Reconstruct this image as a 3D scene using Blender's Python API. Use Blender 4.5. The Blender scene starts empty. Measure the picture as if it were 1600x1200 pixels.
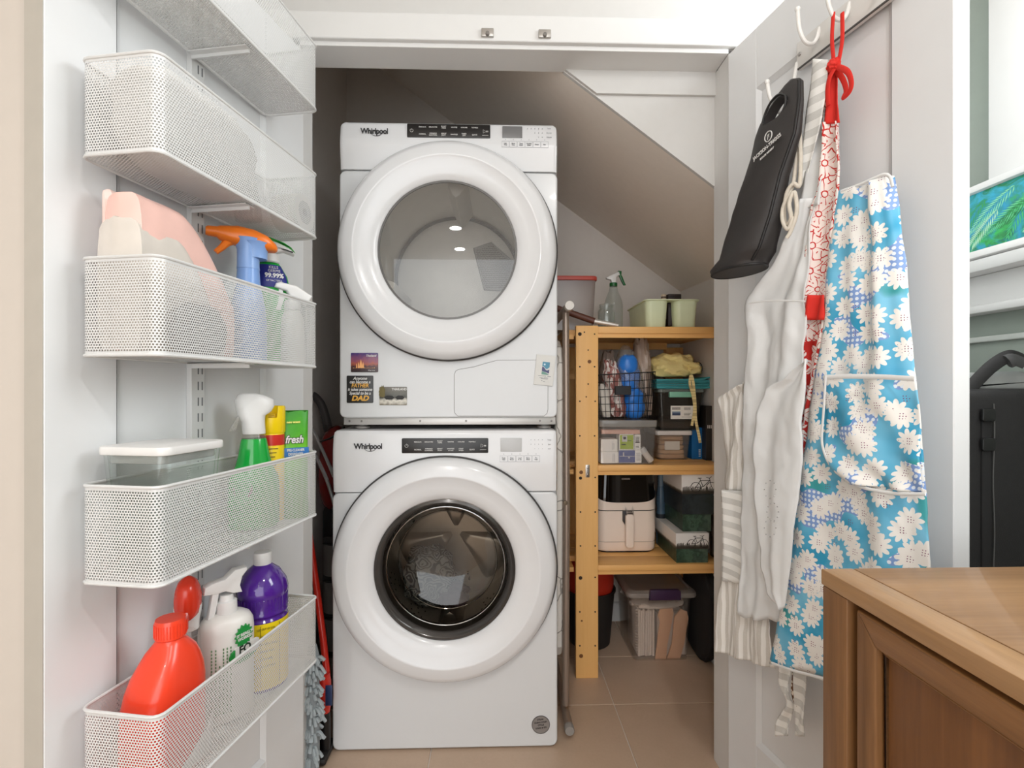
import bpy, bmesh, math, random
from mathutils import Vector, Matrix, noise
random.seed(7)
sc = bpy.context.scene
COL = sc.collection
PI = math.pi

# ------------------------------------------------------------------ camera, world, lights, exposure
F = 800.0                      # focal length in pixels of the 1600 px wide frame
TH = math.radians(1.7)         # the camera looks slightly to the right of the closet axis
CT, ST = math.cos(TH), math.sin(TH)
CAM = Vector((0, 0, 1.10))
cd = bpy.data.cameras.new('camera'); cam = bpy.data.objects.new('camera', cd); COL.objects.link(cam)
cam.location = CAM; cam.rotation_euler = (PI/2, 0, -TH)
cd.sensor_width = 36; cd.lens = F/1600*36; cd.shift_y = 8/1600; cd.clip_start = 0.02
sc.camera = cam
vs = sc.view_settings
vs.view_transform = 'Standard'; vs.look = 'None'; vs.gamma = 1; vs.use_curve_mapping = False
vs.exposure = -0.22

wd = bpy.data.worlds.new('world'); sc.world = wd; wd.use_nodes = True
bgn = wd.node_tree.nodes['Background']
bgn.inputs[0].default_value = (0.965, 0.985, 1.0, 1); bgn.inputs[1].default_value = 3.7

def area_light(name, loc, target, power, size, col=(1, 1, 1), shape='DISK', size_y=None, spread=PI):
    l = bpy.data.lights.new(name, 'AREA'); l.energy = power; l.shape = shape; l.size = size
    if size_y: l.size_y = size_y
    l.color = col; l.spread = spread
    o = bpy.data.objects.new(name, l); COL.objects.link(o); o.location = loc
    o.rotation_euler = (Vector(target)-Vector(loc)).to_track_quat('-Z', 'Y').to_euler()
    return o
LAMPS = ((-.33, -1.02), (-.34, -1.70), (.42, -.30))          # two recessed lamps behind the camera; third is added to brighten the shelves
for x_, y_ in LAMPS: area_light('downlight_lamp', (x_, y_, 2.425), (x_, y_, 0), 11.0, 0.10, (1, .985, .965))
area_light('daylight', (1.24, 0.63, 1.83), (0.0, 0.63, 1.5), 27.0, 0.80, (.94, .975, 1.0), 'RECTANGLE', 1.0)

# ------------------------------------------------------------------ geometry of the view
def W(xc, d, z=0.0):
    return Vector((xc*CT + d*ST, -xc*ST + d*CT, z))
def ray(u, v):
    x = (u-800)/F
    return Vector((x*CT+ST, -x*ST+CT, (608-v)/F))
def pY(u, v, Y):
    r = ray(u, v); return CAM + r*(Y/r.y)
def pX(u, v, X):
    r = ray(u, v); return CAM + r*(X/r.x)
def pZ(u, v, Z):
    r = ray(u, v); return CAM + r*((Z-CAM.z)/r.z)
class Frame:
    """a vertical frame: x along, y away from the viewer, z up"""
    def __init__(s, origin, xdir):
        xd = Vector((xdir.x, xdir.y, 0)).normalized()
        s.o = Vector((origin.x, origin.y, 0)); s.x = xd; s.y = Vector((-xd.y, xd.x, 0))
        s.ang = math.atan2(xd.y, xd.x)
    def at(s, x, y, z=0): return s.o + s.x*x + s.y*y + Vector((0, 0, z))
    def hit(s, u, v, y):
        """local coordinates of the point of the plane at local y seen at (u, v)"""
        r = ray(u, v); p0 = s.o + s.y*y
        t = (p0-CAM).dot(s.y)/r.dot(s.y); p = CAM + r*t
        return Vector(((p-s.o).dot(s.x), y, p.z))
    def depth(s, u, y):
        p = s.hit(u, 608, y); w = s.at(p.x, p.y)
        return w.x*ST + w.y*CT

# ------------------------------------------------------------------ materials
def lin(h):
    h = h.lstrip('#'); r = []
    for i in (0, 2, 4):
        c = int(h[i:i+2], 16)/255
        r.append(c/12.92 if c <= .04045 else ((c+.055)/1.055)**2.4)
    return (r[0], r[1], r[2], 1)
class NT:
    def __init__(s, name):
        s.m = bpy.data.materials.new(name); s.m.use_nodes = True
        s.t = s.m.node_tree; s.n = s.t.nodes; s.b = s.n['Principled BSDF']; s.out = s.n['Material Output']
    def link(s, a, b): s.t.links.new(a, b)
    def put(s, sock, val):
        if isinstance(val, bpy.types.NodeSocket): s.link(val, sock)
        else: sock.default_value = val
    def node(s, typ, **kw):
        n = s.n.new(typ)
        for k, v in kw.items(): setattr(n, k, v)
        return n
    def math(s, op, a, b=None, c=None, clamp=False):
        n = s.node('ShaderNodeMath', operation=op, use_clamp=clamp); s.put(n.inputs[0], a)
        if b is not None: s.put(n.inputs[1], b)
        if c is not None: s.put(n.inputs[2], c)
        return n.outputs[0]
    def vec(s, op, a, b=None):
        n = s.node('ShaderNodeVectorMath', operation=op); s.put(n.inputs[0], a)
        if b is not None: s.put(n.inputs[1], b)
        return n.outputs['Value'] if op in ('LENGTH', 'DOT_PRODUCT', 'DISTANCE') else n.outputs[0]
    def sep(s, v):
        n = s.node('ShaderNodeSeparateXYZ'); s.put(n.inputs[0], v); return n.outputs
    def comb(s, x, y, z):
        n = s.node('ShaderNodeCombineXYZ'); s.put(n.inputs[0], x); s.put(n.inputs[1], y); s.put(n.inputs[2], z); return n.outputs[0]
    def mix(s, f, a, b):
        n = s.node('ShaderNodeMix', data_type='RGBA'); s.put(n.inputs[0], f); s.put(n.inputs[6], a); s.put(n.inputs[7], b); return n.outputs[2]
    def coord(s, what='Object'): return s.node('ShaderNodeTexCoord').outputs[what]
    def scale(s, v, sx, sy, sz):
        n = s.node('ShaderNodeMapping'); s.put(n.inputs[0], v); n.inputs['Scale'].default_value = (sx, sy, sz); return n.outputs[0]
    def noise(s, v, scale, detail=3, rough=.5, dist=0):
        n = s.node('ShaderNodeTexNoise'); s.put(n.inputs['Vector'], v); n.inputs['Scale'].default_value = scale
        n.inputs['Detail'].default_value = detail; n.inputs['Roughness'].default_value = rough; n.inputs['Distortion'].default_value = dist
        return n.outputs['Fac']
    def voro(s, v, scale, rnd=1, feature='F1', dim='2D'):
        n = s.node('ShaderNodeTexVoronoi', voronoi_dimensions=dim, feature=feature); s.put(n.inputs['Vector'], v)
        n.inputs['Scale'].default_value = scale; n.inputs['Randomness'].default_value = rnd; return n.outputs
    def step(s, a, lo, hi):
        n = s.node('ShaderNodeMapRange'); n.clamp = True; s.put(n.inputs[0], a)
        n.inputs[1].default_value = lo; n.inputs[2].default_value = hi; return n.outputs[0]
    def bump(s, h, strength=.2, dist=.002):
        n = s.node('ShaderNodeBump'); s.put(n.inputs['Height'], h); n.inputs['Strength'].default_value = strength
        n.inputs['Distance'].default_value = dist; s.link(n.outputs[0], s.b.inputs['Normal'])
    def set(s, **kw):
        for k, v in kw.items():
            s.put(s.b.inputs[{'col': 'Base Color', 'rough': 'Roughness', 'metal': 'Metallic', 'trans': 'Transmission Weight', 'ior': 'IOR',
                              'alpha': 'Alpha', 'spec': 'Specular IOR Level', 'coat': 'Coat Weight', 'sheen': 'Sheen Weight',
                              'sss': 'Subsurface Weight', 'emit': 'Emission Strength', 'ecol': 'Emission Color'}[k]], v)
        return s
MATS = {}
def M(h, rough=.5, metal=0, var=.03, nscale=25, bump=0, coat=0, spec=.5, name=None):
    """paint / plastic / cloth: one colour with a faint procedural variation"""
    key = (h, rough, metal, var, nscale, bump, coat, spec)
    if key in MATS: return MATS[key]
    t = NT(name or 'mat_'+h.strip('#')); c = lin(h); co = t.coord()
    f = t.noise(co, nscale, 4)
    lo = tuple(max(0, x*(1-var*2)) for x in c[:3])+(1,); hi = tuple(min(1, x*(1+var*2)) for x in c[:3])+(1,)
    t.set(col=t.mix(f, lo, hi), rough=rough, metal=metal, coat=coat, spec=spec)
    if bump: t.bump(t.noise(co, nscale*6, 4), bump, .001)
    MATS[key] = t.m
    return t.m
def glassy(name, tint='#ffffff', body=0.0, bodycol='#e8e8e8', rough=0.02, refl=1.0, ior=1.45):
    """thin clear sheet: transparent + fresnel reflection + some milkiness"""
    t = NT(name); n = t
    tr = n.node('ShaderNodeBsdfTransparent'); tr.inputs[0].default_value = lin(tint)
    gl = n.node('ShaderNodeBsdfGlossy'); gl.inputs['Roughness'].default_value = rough
    lw = n.node('ShaderNodeLayerWeight'); lw.inputs[0].default_value = .5
    f0 = ((ior-1)/(ior+1))**2
    sch = n.math('ADD', f0, n.math('MULTIPLY', 1-f0, n.math('POWER', lw.outputs['Facing'], 5.0)))   # same from both sides of the sheet
    t.set(col=lin(bodycol), rough=.35)
    m1 = n.node('ShaderNodeMixShader'); m1.inputs[0].default_value = body
    n.link(tr.outputs[0], m1.inputs[1]); n.link(t.b.outputs[0], m1.inputs[2])
    m2 = n.node('ShaderNodeMixShader'); n.link(n.math('MULTIPLY', sch, refl, clamp=True), m2.inputs[0])
    n.link(m1.outputs[0], m2.inputs[1]); n.link(gl.outputs[0], m2.inputs[2])
    n.link(m2.outputs[0], n.out.inputs[0])
    return t.m
def wood(name, light, dark, axis='X', scale=1.0, rough=.5, contrast=1.0, coat=0):
    t = NT(name); co = t.coord()
    k = {'X': (3, 60, 60), 'Y': (60, 3, 60), 'Z': (60, 60, 3)}[axis]
    a = t.noise(t.scale(co, *[x*scale for x in k]), 1.0, 6, .65, .6)
    b = t.noise(t.scale(co, *[x*scale*.22 for x in k]), 1.0, 3, .5, 1.2)
    c = t.noise(t.scale(co, *[x*scale*3.2 for x in k]), 1.0, 4, .7)
    f = t.math('ADD', t.math('ADD', t.math('MULTIPLY', a, .45), t.math('MULTIPLY', b, .45)), t.math('MULTIPLY', c, .3))
    f = t.step(f, .6-.32/contrast, .6+.32/contrast)
    t.set(col=t.mix(f, lin(dark), lin(light)), rough=rough, coat=coat)
    t.bump(a, .15, .001)
    return t.m

# ------------------------------------------------------------------ mesh helpers
def BM(): return bmesh.new()
def new_verts(bm, n0): bm.verts.ensure_lookup_table(); return bm.verts[n0:]
def xf(bm, n0, mat):
    for v in new_verts(bm, n0): v.co = mat @ v.co
def box(bm, x0, x1, y0, y1, z0, z1, bev=0, seg=2, mat=None):
    n0 = len(bm.verts); f0 = len(bm.faces)
    r = bmesh.ops.create_cube(bm, size=1)
    for v in r['verts']:
        v.co = Vector(((x0+x1)/2+v.co.x*(x1-x0), (y0+y1)/2+v.co.y*(y1-y0), (z0+z1)/2+v.co.z*(z1-z0)))
    if bev > 0:
        es = list({e for v in r['verts'] for e in v.link_edges})
        bmesh.ops.bevel(bm, geom=es, offset=min(bev, .49*min(abs(x1-x0), abs(y1-y0), abs(z1-z0))), segments=seg, profile=.5, affect='EDGES')
    if mat is not None: xf(bm, n0, mat)
    return bm
def lathe(bm, prof, n=32, center=(0, 0, 0), axis='Z', sx=1, sy=1, mat=None, cap=True):
    """prof: (radius, height) pairs; revolved about axis"""
    n0 = len(bm.verts); rings = []
    for r, h in prof:
        if r < 1e-6: rings.append([bm.verts.new((0, 0, h))]); continue
        rings.append([bm.verts.new((r*sx*math.cos(2*PI*i/n), r*sy*math.sin(2*PI*i/n), h)) for i in range(n)])
    for a, b in zip(rings, rings[1:]):
        if len(a) == 1 and len(b) == 1: continue
        for i in range(n):
            j = (i+1) % n
            if len(a) == 1: bm.faces.new((a[0], b[j], b[i]))
            elif len(b) == 1: bm.faces.new((a[i], a[j], b[0]))
            else: bm.faces.new((a[i], a[j], b[j], b[i]))
    if cap:
        for rg, flip in ((rings[0], True), (rings[-1], False)):
            if len(rg) > 2:
                bm.faces.new(list(reversed(rg)) if flip else rg)
    c = Vector(center)
    for v in new_verts(bm, n0):
        p = v.co.copy()
        if axis == 'Y': p = Vector((p.x, p.z, -p.y))      # height runs along +y (away from the viewer)
        elif axis == 'X': p = Vector((p.z, p.y, -p.x))
        v.co = p + c
    if mat is not None: xf(bm, n0, mat)
    return bm
def smooth_path(pts, k=6):
    pts = [Vector(p) for p in pts]
    if len(pts) < 3 or k < 2: return pts
    out = []
    P = [pts[0]*2-pts[1]]+pts+[pts[-1]*2-pts[-2]]
    for i in range(1, len(P)-2):
        for j in range(k):
            t = j/k; a, b, c, d = P[i-1], P[i], P[i+1], P[i+2]
            out.append(.5*((2*b)+(c-a)*t+(2*a-5*b+4*c-d)*t*t+(3*b-a-3*c+d)*t*t*t))
    out.append(pts[-1]); return out
def tube(bm, pts, r, n=8, k=1, closed=False, flat=None):
    """flat=(w, h, normal) sweeps a flat strip instead of a round section"""
    pts = smooth_path(pts, k) if k > 1 else [Vector(p) for p in pts]
    N = len(pts); rings = []; up = None
    for i, p in enumerate(pts):
        a = pts[i-1] if (i > 0 or closed) else p; b = pts[(i+1) % N] if (i < N-1 or closed) else p
        t = (b-a)
        if t.length < 1e-9: t = Vector((0, 0, 1))
        t.normalize()
        if flat:
            nn = Vector(flat[2]); side = t.cross(nn).normalized(); nn = side.cross(t).normalized()
        else:
            if up is None:
                up = Vector((0, 0, 1)) if abs(t.z) < .9 else Vector((1, 0, 0))
            side = t.cross(up).normalized(); nn = side.cross(t).normalized(); up = nn
        rr = r(i/(N-1)) if callable(r) else r
        ring = []
        for j in range(n):
            an = 2*PI*j/n + (PI/4 if n == 4 else 0)
            ca, sa = math.cos(an), math.sin(an)
            if flat:
                q = 1.41421 if n == 4 else 1
                ring.append(bm.verts.new(p + side*ca*flat[0]/2*q + nn*sa*flat[1]/2*q))
            else: ring.append(bm.verts.new(p + side*ca*rr + nn*sa*rr))
        rings.append(ring)
    for i in range(N if closed else N-1):
        a, b = rings[i], rings[(i+1) % N]
        for j in range(n):
            bm.faces.new((a[j], a[(j+1) % n], b[(j+1) % n], b[j]))
    if not closed:
        bm.faces.new(list(reversed(rings[0]))); bm.faces.new(rings[-1])
    return bm
def prism(bm, poly, y0, y1, bev=0, seg=2, mat=None, plane='XZ'):
    """poly: (x, z) outline, extruded from y0 (front) to y1"""
    n0 = len(bm.verts)
    if plane == 'XZ': mk = lambda p, y: Vector((p[0], y, p[1]))
    elif plane == 'XY': mk = lambda p, y: Vector((p[0], p[1], y))
    else: mk = lambda p, y: Vector((y, p[0], p[1]))
    a = [bm.verts.new(mk(p, y0)) for p in poly]; b = [bm.verts.new(mk(p, y1)) for p in poly]
    n = len(poly)
    fs = [bm.faces.new(a), bm.faces.new(list(reversed(b)))]
    for i in range(n):
        j = (i+1) % n; fs.append(bm.faces.new((a[j], a[i], b[i], b[j])))
    bmesh.ops.recalc_face_normals(bm, faces=fs)
    if bev:
        es = list(fs[0].edges)+list(fs[1].edges)
        bmesh.ops.bevel(bm, geom=es, offset=bev, segments=seg, profile=.5, affect='EDGES')
    if mat is not None: xf(bm, n0, mat)
    return bm
def rrect(x0, x1, z0, z1, r, k=5):
    out = []
    for cx, cz, a0 in ((x1-r, z1-r, 0), (x0+r, z1-r, 90), (x0+r, z0+r, 180), (x1-r, z0+r, 270)):
        for i in range(k+1):
            a = math.radians(a0+90*i/k); out.append((cx+r*math.cos(a), cz+r*math.sin(a)))
    return out
def loft(bm, rings, cap=True, closed=True):
    rs = [[bm.verts.new(p) for p in r] for r in rings]
    n = len(rs[0])
    for a, b in zip(rs, rs[1:]):
        for j in range(n if closed else n-1):
            k = (j+1) % n; bm.faces.new((a[j], a[k], b[k], b[j]))
    if cap and closed:
        bm.faces.new(list(reversed(rs[0]))); bm.faces.new(rs[-1])
    return bm
def sup(rx, ry, z, n=28, e=2.0, cx=0, cy=0):
    """superellipse ring"""
    out = []
    for i in range(n):
        a = 2*PI*i/n; c, s_ = math.cos(a), math.sin(a)
        out.append(Vector((cx+rx*math.copysign(abs(c)**(2/e), c), cy+ry*math.copysign(abs(s_)**(2/e), s_), z)))
    return out
def blob(bm, c, rx, ry, rz, amp=.15, freq=2.5, seed=0, e=2.0, n=36, m=24, flatbase=True):
    """a crumpled lump: cloth bundle, bag"""
    rings = []
    for i in range(m+1):
        ph = -PI/2+PI*i/m; r = max(1e-3, math.cos(ph))**(2/e); z = math.copysign(abs(math.sin(ph))**(2/e), math.sin(ph))
        ring = []
        for j in range(n):
            a = 2*PI*j/n; ca, sa = math.cos(a), math.sin(a)
            d = Vector((math.copysign(abs(ca)**(2/e), ca)*r, math.copysign(abs(sa)**(2/e), sa)*r, z))
            k = 1+amp*noise.noise(d*freq+Vector((seed*7.3, seed*3.1, 0)))+amp*.6*abs(noise.noise(d*freq*2.3+Vector((seed, 0, 9))))
            p = Vector((c[0]+d.x*rx*k, c[1]+d.y*ry*k, c[2]+d.z*rz*k))
            if flatbase: p.z = max(p.z, c[2]-rz*.97)
            ring.append(p)
        rings.append(ring)
    return loft(bm, rings)
def obj(name, bm, m, parent=None, world=False, smooth=35, label=None, kind=None):
    me = bpy.data.meshes.new(name)
    if smooth:
        for f in bm.faces: f.smooth = True
    bmesh.ops.recalc_face_normals(bm, faces=bm.faces)
    if parent is not None and world:
        bm.transform(world_of(parent).inverted())
    bm.to_mesh(me); bm.free()
    if smooth: me.set_sharp_from_angle(angle=math.radians(smooth))
    o = bpy.data.objects.new(name, me); COL.objects.link(o)
    for x in (m if isinstance(m, (list, tuple)) else [m]): me.materials.append(x)
    if parent is not None: o.parent = parent
    if label: o['label'] = label
    if kind: o['kind'] = kind
    return o
def world_of(o):
    m = o.matrix_basis.copy()
    while o.parent is not None: o = o.parent; m = o.matrix_basis @ m
    return m
def thing(name, label, cat, loc=(0, 0, 0), rz=0, group=None, rot=None):
    o = bpy.data.objects.new(name, None); COL.objects.link(o); o.empty_display_size = .05
    o.location = loc; o.rotation_euler = rot if rot else (0, 0, rz)
    o['label'] = label; o['category'] = cat
    if group: o['group'] = group
    return o
def tag(o, label, cat, group=None):
    o['label'] = label; o['category'] = cat
    if group: o['group'] = group
    return o
def struct(name, bm, m, parent=None, smooth=0):
    o = obj(name, bm, m, parent, smooth=smooth)
    if parent is None: o['kind'] = 'structure'
    return o
def cut(o, cutter_bm):
    """boolean difference, applied"""
    me = bpy.data.meshes.new('cut'); bmesh.ops.recalc_face_normals(cutter_bm, faces=cutter_bm.faces); cutter_bm.to_mesh(me); cutter_bm.free()
    c = bpy.data.objects.new('cut', me); COL.objects.link(c)
    par = o.parent; o.parent = None; mb = o.matrix_basis.copy(); o.matrix_basis = Matrix()
    md = o.modifiers.new('b', 'BOOLEAN'); md.operation = 'DIFFERENCE'; md.object = c; md.solver = 'EXACT'
    dg = bpy.context.evaluated_depsgraph_get(); dg.update()
    nm = bpy.data.meshes.new_from_object(o.evaluated_get(dg))
    o.modifiers.clear(); o.data = nm; o.parent = par; o.matrix_basis = mb
    bpy.data.objects.remove(c); bpy.data.meshes.remove(me)
    return o
def text(s, size, mat4, m, parent, name='lettering', align='CENTER', bold=0, shear=0, sx=1, spacing=1, thick=.0003, kind=None):
    """flat lettering: mat4 places the text plane (text x, text y) in the parent's space"""
    cu = bpy.data.curves.new(name, 'FONT'); cu.body = s; cu.size = size; cu.align_x = align; cu.align_y = 'CENTER'
    cu.offset = bold; cu.shear = shear; cu.extrude = thick; cu.space_character = spacing; cu.resolution_u = 4
    t = bpy.data.objects.new(name+'_c', cu); COL.objects.link(t)
    dg = bpy.context.evaluated_depsgraph_get()
    me = bpy.data.meshes.new_from_object(t.evaluated_get(dg)); bpy.data.objects.remove(t); bpy.data.curves.remove(cu)
    me.transform(mat4 @ Matrix.Diagonal((sx, 1, 1, 1)))
    me.materials.clear(); me.materials.append(m)
    o = bpy.data.objects.new(name, me); COL.objects.link(o); o.parent = parent
    return o
def front(x, y, z):
    """plane facing -y (towards the viewer), text x -> +x"""
    return Matrix.Translation((x, y, z)) @ Matrix.Rotation(PI/2, 4, 'X')
def join_text(items, m, parent, name='lettering'):
    """several lines of small print as one part: items = (string, size, mat4, kwargs)"""
    bm = bmesh.new()
    for s, size, mt, kw in items:
        o = text(s, size, mt, m, None, **kw); bm.from_mesh(o.data); me = o.data
        bpy.data.objects.remove(o); bpy.data.meshes.remove(me)
    return obj(name, bm, m, parent, smooth=0)

# ------------------------------------------------------------------ shared materials
WHITE_PAINT = M('#dddcda', .45, var=.008, name='white_satin_paint')
WALL_PAINT = M('#cfcdca', .8, var=.012, bump=.06, nscale=40, name='pale_wall_paint')
CLOSET_PAINT = M('#e3dcd5', .85, var=.012, bump=.06, nscale=40, name='closet_wall_paint')
SLOPE_PAINT = M('#f1e8de', .85, var=.015, bump=.06, nscale=40, name='slope_paint')
DOOR_PAINT = M('#e3e4e5', .4, var=.008, name='door_paint')
CREAM_PAINT = M('#cec5bb', .7, var=.01, name='cream_wall_paint')
SAGE = M('#8f988f', .8, var=.02, name='sage_wall_paint')
STEEL_WHITE = M('#d9d9d8', .32, var=.005, name='white_coated_steel')
ENAMEL = M('#d6d7d8', .24, var=.004, coat=.08, name='white_enamel')
PLASTIC_WHITE = M('#dfdfe0', .22, var=.004, coat=.2, name='white_gloss_plastic')
BLACK_PANEL = M('#1b1817', .3, var=.02, name='black_panel_plastic')
CHROME = M('#e2e2e2', .18, .75, name='chrome')
STEEL = M('#b4aea8', .28, 1, var=.05, name='brushed_steel')
INK = M('#1d1d1f', .6, name='black_ink')
GREY_INK = M('#8e9096', .6, name='grey_ink')
PALE_INK = M('#d9d7d4', .6, name='pale_ink')
PLASTIC_OFF = M('#e4e3e1', .35, name='white_plastic')
PINE = wood('pine', '#fdc981', '#e9ad62', 'X', 1.0, .5)
PINE_Z = wood('pine_upright', '#fecb84', '#efb469', 'Z', 1.0, .5)
CLEAR_PLASTIC = glassy('clear_plastic', '#fbfaf9', .07, '#e6e3df', .06, .9)
CLEAR_GLASS = glassy('clear_glass', '#f2f4f3', .02, '#e8ecea', .02, 1.2)
FILM = glassy('clear_bag_film', '#f2f0ee', .16, '#e6e2de', .16, 1.6)

# ================================================================== SETTING
YF, YI, YB = 1.41, 1.50, 2.42          # closet front wall: front and inner face; closet back wall
XL, XR = -0.705, 0.876                  # closet side walls
RXL, RXR, RYB, CEIL = -1.15, 1.20, -2.2, 2.44
OPL, OPR, HEAD = -0.535, 0.645, 2.034  # closet doorway
GROUT = M('#e3d9ce', .9, var=.05, name='grout')
bm = BM(); box(bm, RXL-.1, RXR+.1, RYB, YB+.06, -.05, -.004); floor = struct('floor', bm, GROUT)
def tile_mat():
    t = NT('porcelain_tile'); co = t.coord()
    f = t.noise(co, 6, 5, .6); g = t.noise(co, 120, 3, .6)
    t.set(col=t.mix(t.math('ADD', t.math('MULTIPLY', f, .7), t.math('MULTIPLY', g, .3)), lin('#b0967f'), lin('#cfb59e')), rough=.42)
    t.bump(g, .05, .001); return t.m
TILE = tile_mat(); TW, TD = .606, .314
bm = BM(); box(bm, 0, TW, 0, TD, -.012, 0, .0012, 1); tile0 = obj('tile', bm, TILE, floor, smooth=0)
first = True
for r in range(-13, 3):
    y = 1.776 + r*.3175
    off = .411 if r < 1 else .562
    for c in range(-4, 2):
        x = off + c*.6095
        if x > RXR or x+TW < RXL: continue
        o = tile0 if first else tile0.copy(); first = False
        if o is not tile0: COL.objects.link(o); o.parent = floor
        o.location = (x, y, 0)
# closet shell
bm = BM(); box(bm, XL-.08, XR+.08, YB, YB+.06, 0, 2.95); struct('wall_back', bm, CLOSET_PAINT)
bm = BM(); box(bm, XL-.08, XL, YI, YB, 0, 2.95); struct('wall_left', bm, CLOSET_PAINT)
bm = BM(); box(bm, XR, XR+.08, YI, YB, 0, 2.95); struct('wall_right', bm, CLOSET_PAINT)
sl = .73
def zs(x): return 1.566 + sl*(XR-x)
def zp(x): return 2.041 - .7407*(x-.186)
bm = BM()                                # stair underside: its front edge follows the panel over the doorway
xa, xb = XL-.08, XR+.08
loft(bm, [[Vector((xa, Y_, f_(xa))), Vector((xb, Y_, f_(xb))), Vector((xb, Y_, f_(xb)+.12)), Vector((xa, Y_, f_(xa)+.12))] for Y_, f_ in ((YI+.010, zp), (YB+.05, zs))])
struct('ceiling', bm, SLOPE_PAINT)
# front wall of the closet: header, side pieces, the boxed-in panel over the slope
xs_ = .186+(2.041-HEAD)/.7407
bm = BM(); box(bm, RXL, OPL-.012, YF, YI, 0, CEIL+.2); box(bm, OPR+.012, RXR, YF, YI, 0, CEIL+.2); box(bm, OPL-.012, OPR+.012, YF, YI, HEAD+.012, CEIL+.2)
struct('wall_front', bm, WALL_PAINT)
bm = BM(); prism(bm, [(xs_, HEAD+.05), (xs_, HEAD), (XR, zp(XR)), (XR, HEAD+.05)], YI, YI+.012); struct('wall_panel', bm, WALL_PAINT)
bm = BM(); prism(bm, [(xs_+.004, HEAD+.001), (xs_+.004+.069/.7407, HEAD-.068), (OPR+.012, HEAD-.068), (OPR+.012, HEAD+.001)], YI-.010, YI-.0002); struct('trim_1', bm, WALL_PAINT)
bm = BM(); box(bm, OPL, OPR, YF-.004, YI+.004, HEAD, HEAD+.014, .001, 1); struct('trim_2', bm, WHITE_PAINT)
bm = BM(); box(bm, OPL-.014, OPL, YF-.004, YI+.004, 0, HEAD, .001, 1); struct('trim_3', bm, WHITE_PAINT)
bm = BM(); box(bm, OPR, OPR+.014, YF-.004, YI+.004, 0, HEAD, .001, 1); struct('trim_4', bm, WHITE_PAINT)
bm = BM(); box(bm, OPL-.09, OPR+.09, YF-.018, YF-.001, HEAD+.012, HEAD+.085, .004); struct('trim_5', bm, WHITE_PAINT)
bm = BM(); box(bm, OPR+.013, OPR+.09, YF-.018, YF-.001, 0, HEAD+.012, .004); struct('trim_6', bm, WHITE_PAINT)
bm = BM(); box(bm, OPL-.09, OPL-.015, YF-.018, YF-.001, 0, HEAD+.012, .004); struct('trim_7', bm, WHITE_PAINT)
for i, u in enumerate((762, 850)):
    p = pY(u, 66, YF)
    t = thing('roller_catch', ('small metal catch under the doorway head, above the middle of the dryer', 'small metal catch under the doorway head, above the right edge of the dryer')[i], 'door catch', (p.x, YF-.022, HEAD+.02))
    bm = BM(); box(bm, -.017, .017, -.004, .004, 0, .022, .002); obj('plate', bm, M('#bdb8b2', .3, .8), t)
    bm = BM(); lathe(bm, [(.005, -.008), (.006, .0)], 12, (0, -.002, .005), 'Y'); obj('roller', bm, M('#77726d', .4), t)
# room
bm = BM(); box(bm, RXL-.08, RXL, RYB, YF, 0, CEIL+.2); struct('wall_room_left', bm, CREAM_PAINT)
bm = BM(); box(bm, RXL, -.742, .83, YF-.019, 0, CEIL, .002, 1); struct('wall_return', bm, CREAM_PAINT)
bm = BM(); box(bm, RXL-.08, RXR+.08, RYB, YF, CEIL, CEIL+.1); struct('ceiling_room', bm, M('#e6e3df', .9, var=.01))
# the right wall has a window opening: y WY0..WY1, z WZ0..WZ1
WY0, WY1, WZ0, WZ1 = .27, 1.055, 1.42, 2.10
bm = BM()
box(bm, RXR, RXR+.1, RYB, WY0, 0, CEIL+.2); box(bm, RXR, RXR+.1, WY1, YF+.09, 0, CEIL+.2)
box(bm, RXR, RXR+.1, WY0, WY1, 0, WZ0); box(bm, RXR, RXR+.1, WY0, WY1, WZ1, CEIL+.2)
struct('wall_room_right', bm, SAGE)
for k, (x, y) in enumerate(LAMPS):
    t = thing('recessed_downlight', ('round recessed ceiling downlight behind the camera, nearer one of the pair', 'round recessed ceiling downlight behind the camera, farther one of the pair', 'round added fill light in the ceiling above the oak dresser')[k], 'ceiling light', (x, y, CEIL), 0)
    bm = BM(); lathe(bm, [(.06, -.004), (.075, -.006), (.078, 0)], 28, cap=False); obj('trim_ring', bm, WHITE_PAINT, t)
# window_1: casing, sill, sash, pane
CAS = .135
win = bpy.data.objects.new('window_1', None); COL.objects.link(win); win.location = (RXR, (WY0+WY1)/2, WZ0); win['kind'] = 'structure'
def wpart(n, *b, m=WHITE_PAINT, bev=.003):
    bm = BM()
    for q in b: box(bm, *q, bev)
    return obj(n, bm, m, win, True, smooth=30)
for (a, b_) in ((WY1-.004, WY1+.048), (WY1+.048, WY1+CAS)):
    wpart('casing', (RXR-(.026 if a > WY1+.02 else .018), RXR, a, b_, 1.405, WZ1+.12))
wpart('casing', (RXR-.022, RXR, WY0-CAS, WY0+.004, 1.405, WZ1+.12))
wpart('casing', (RXR-.022, RXR, WY0-CAS, WY1+CAS, WZ1-.004, WZ1+.12))
wpart('sill', (RXR-.075, RXR+.03, WY0-.17, WY1+.30, 1.375, 1.405), bev=.006)
wpart('apron', (RXR-.030, RXR, WY0-.15, WY1+.30, 1.300, 1.375))
wpart('apron_moulding', (RXR-.045, RXR, WY0-.15, WY1+.30, 1.282, 1.302), bev=.006)
wpart('sash', (RXR+.03, RXR+.06, WY0, WY0+.05, WZ0, WZ1), (RXR+.03, RXR+.06, WY1-.05, WY1, WZ0, WZ1), (RXR+.03, RXR+.06, WY0+.05, WY1-.05, WZ0, WZ0+.05), (RXR+.03, RXR+.06, WY0+.05, WY1-.05, WZ1-.05, WZ1))
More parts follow.
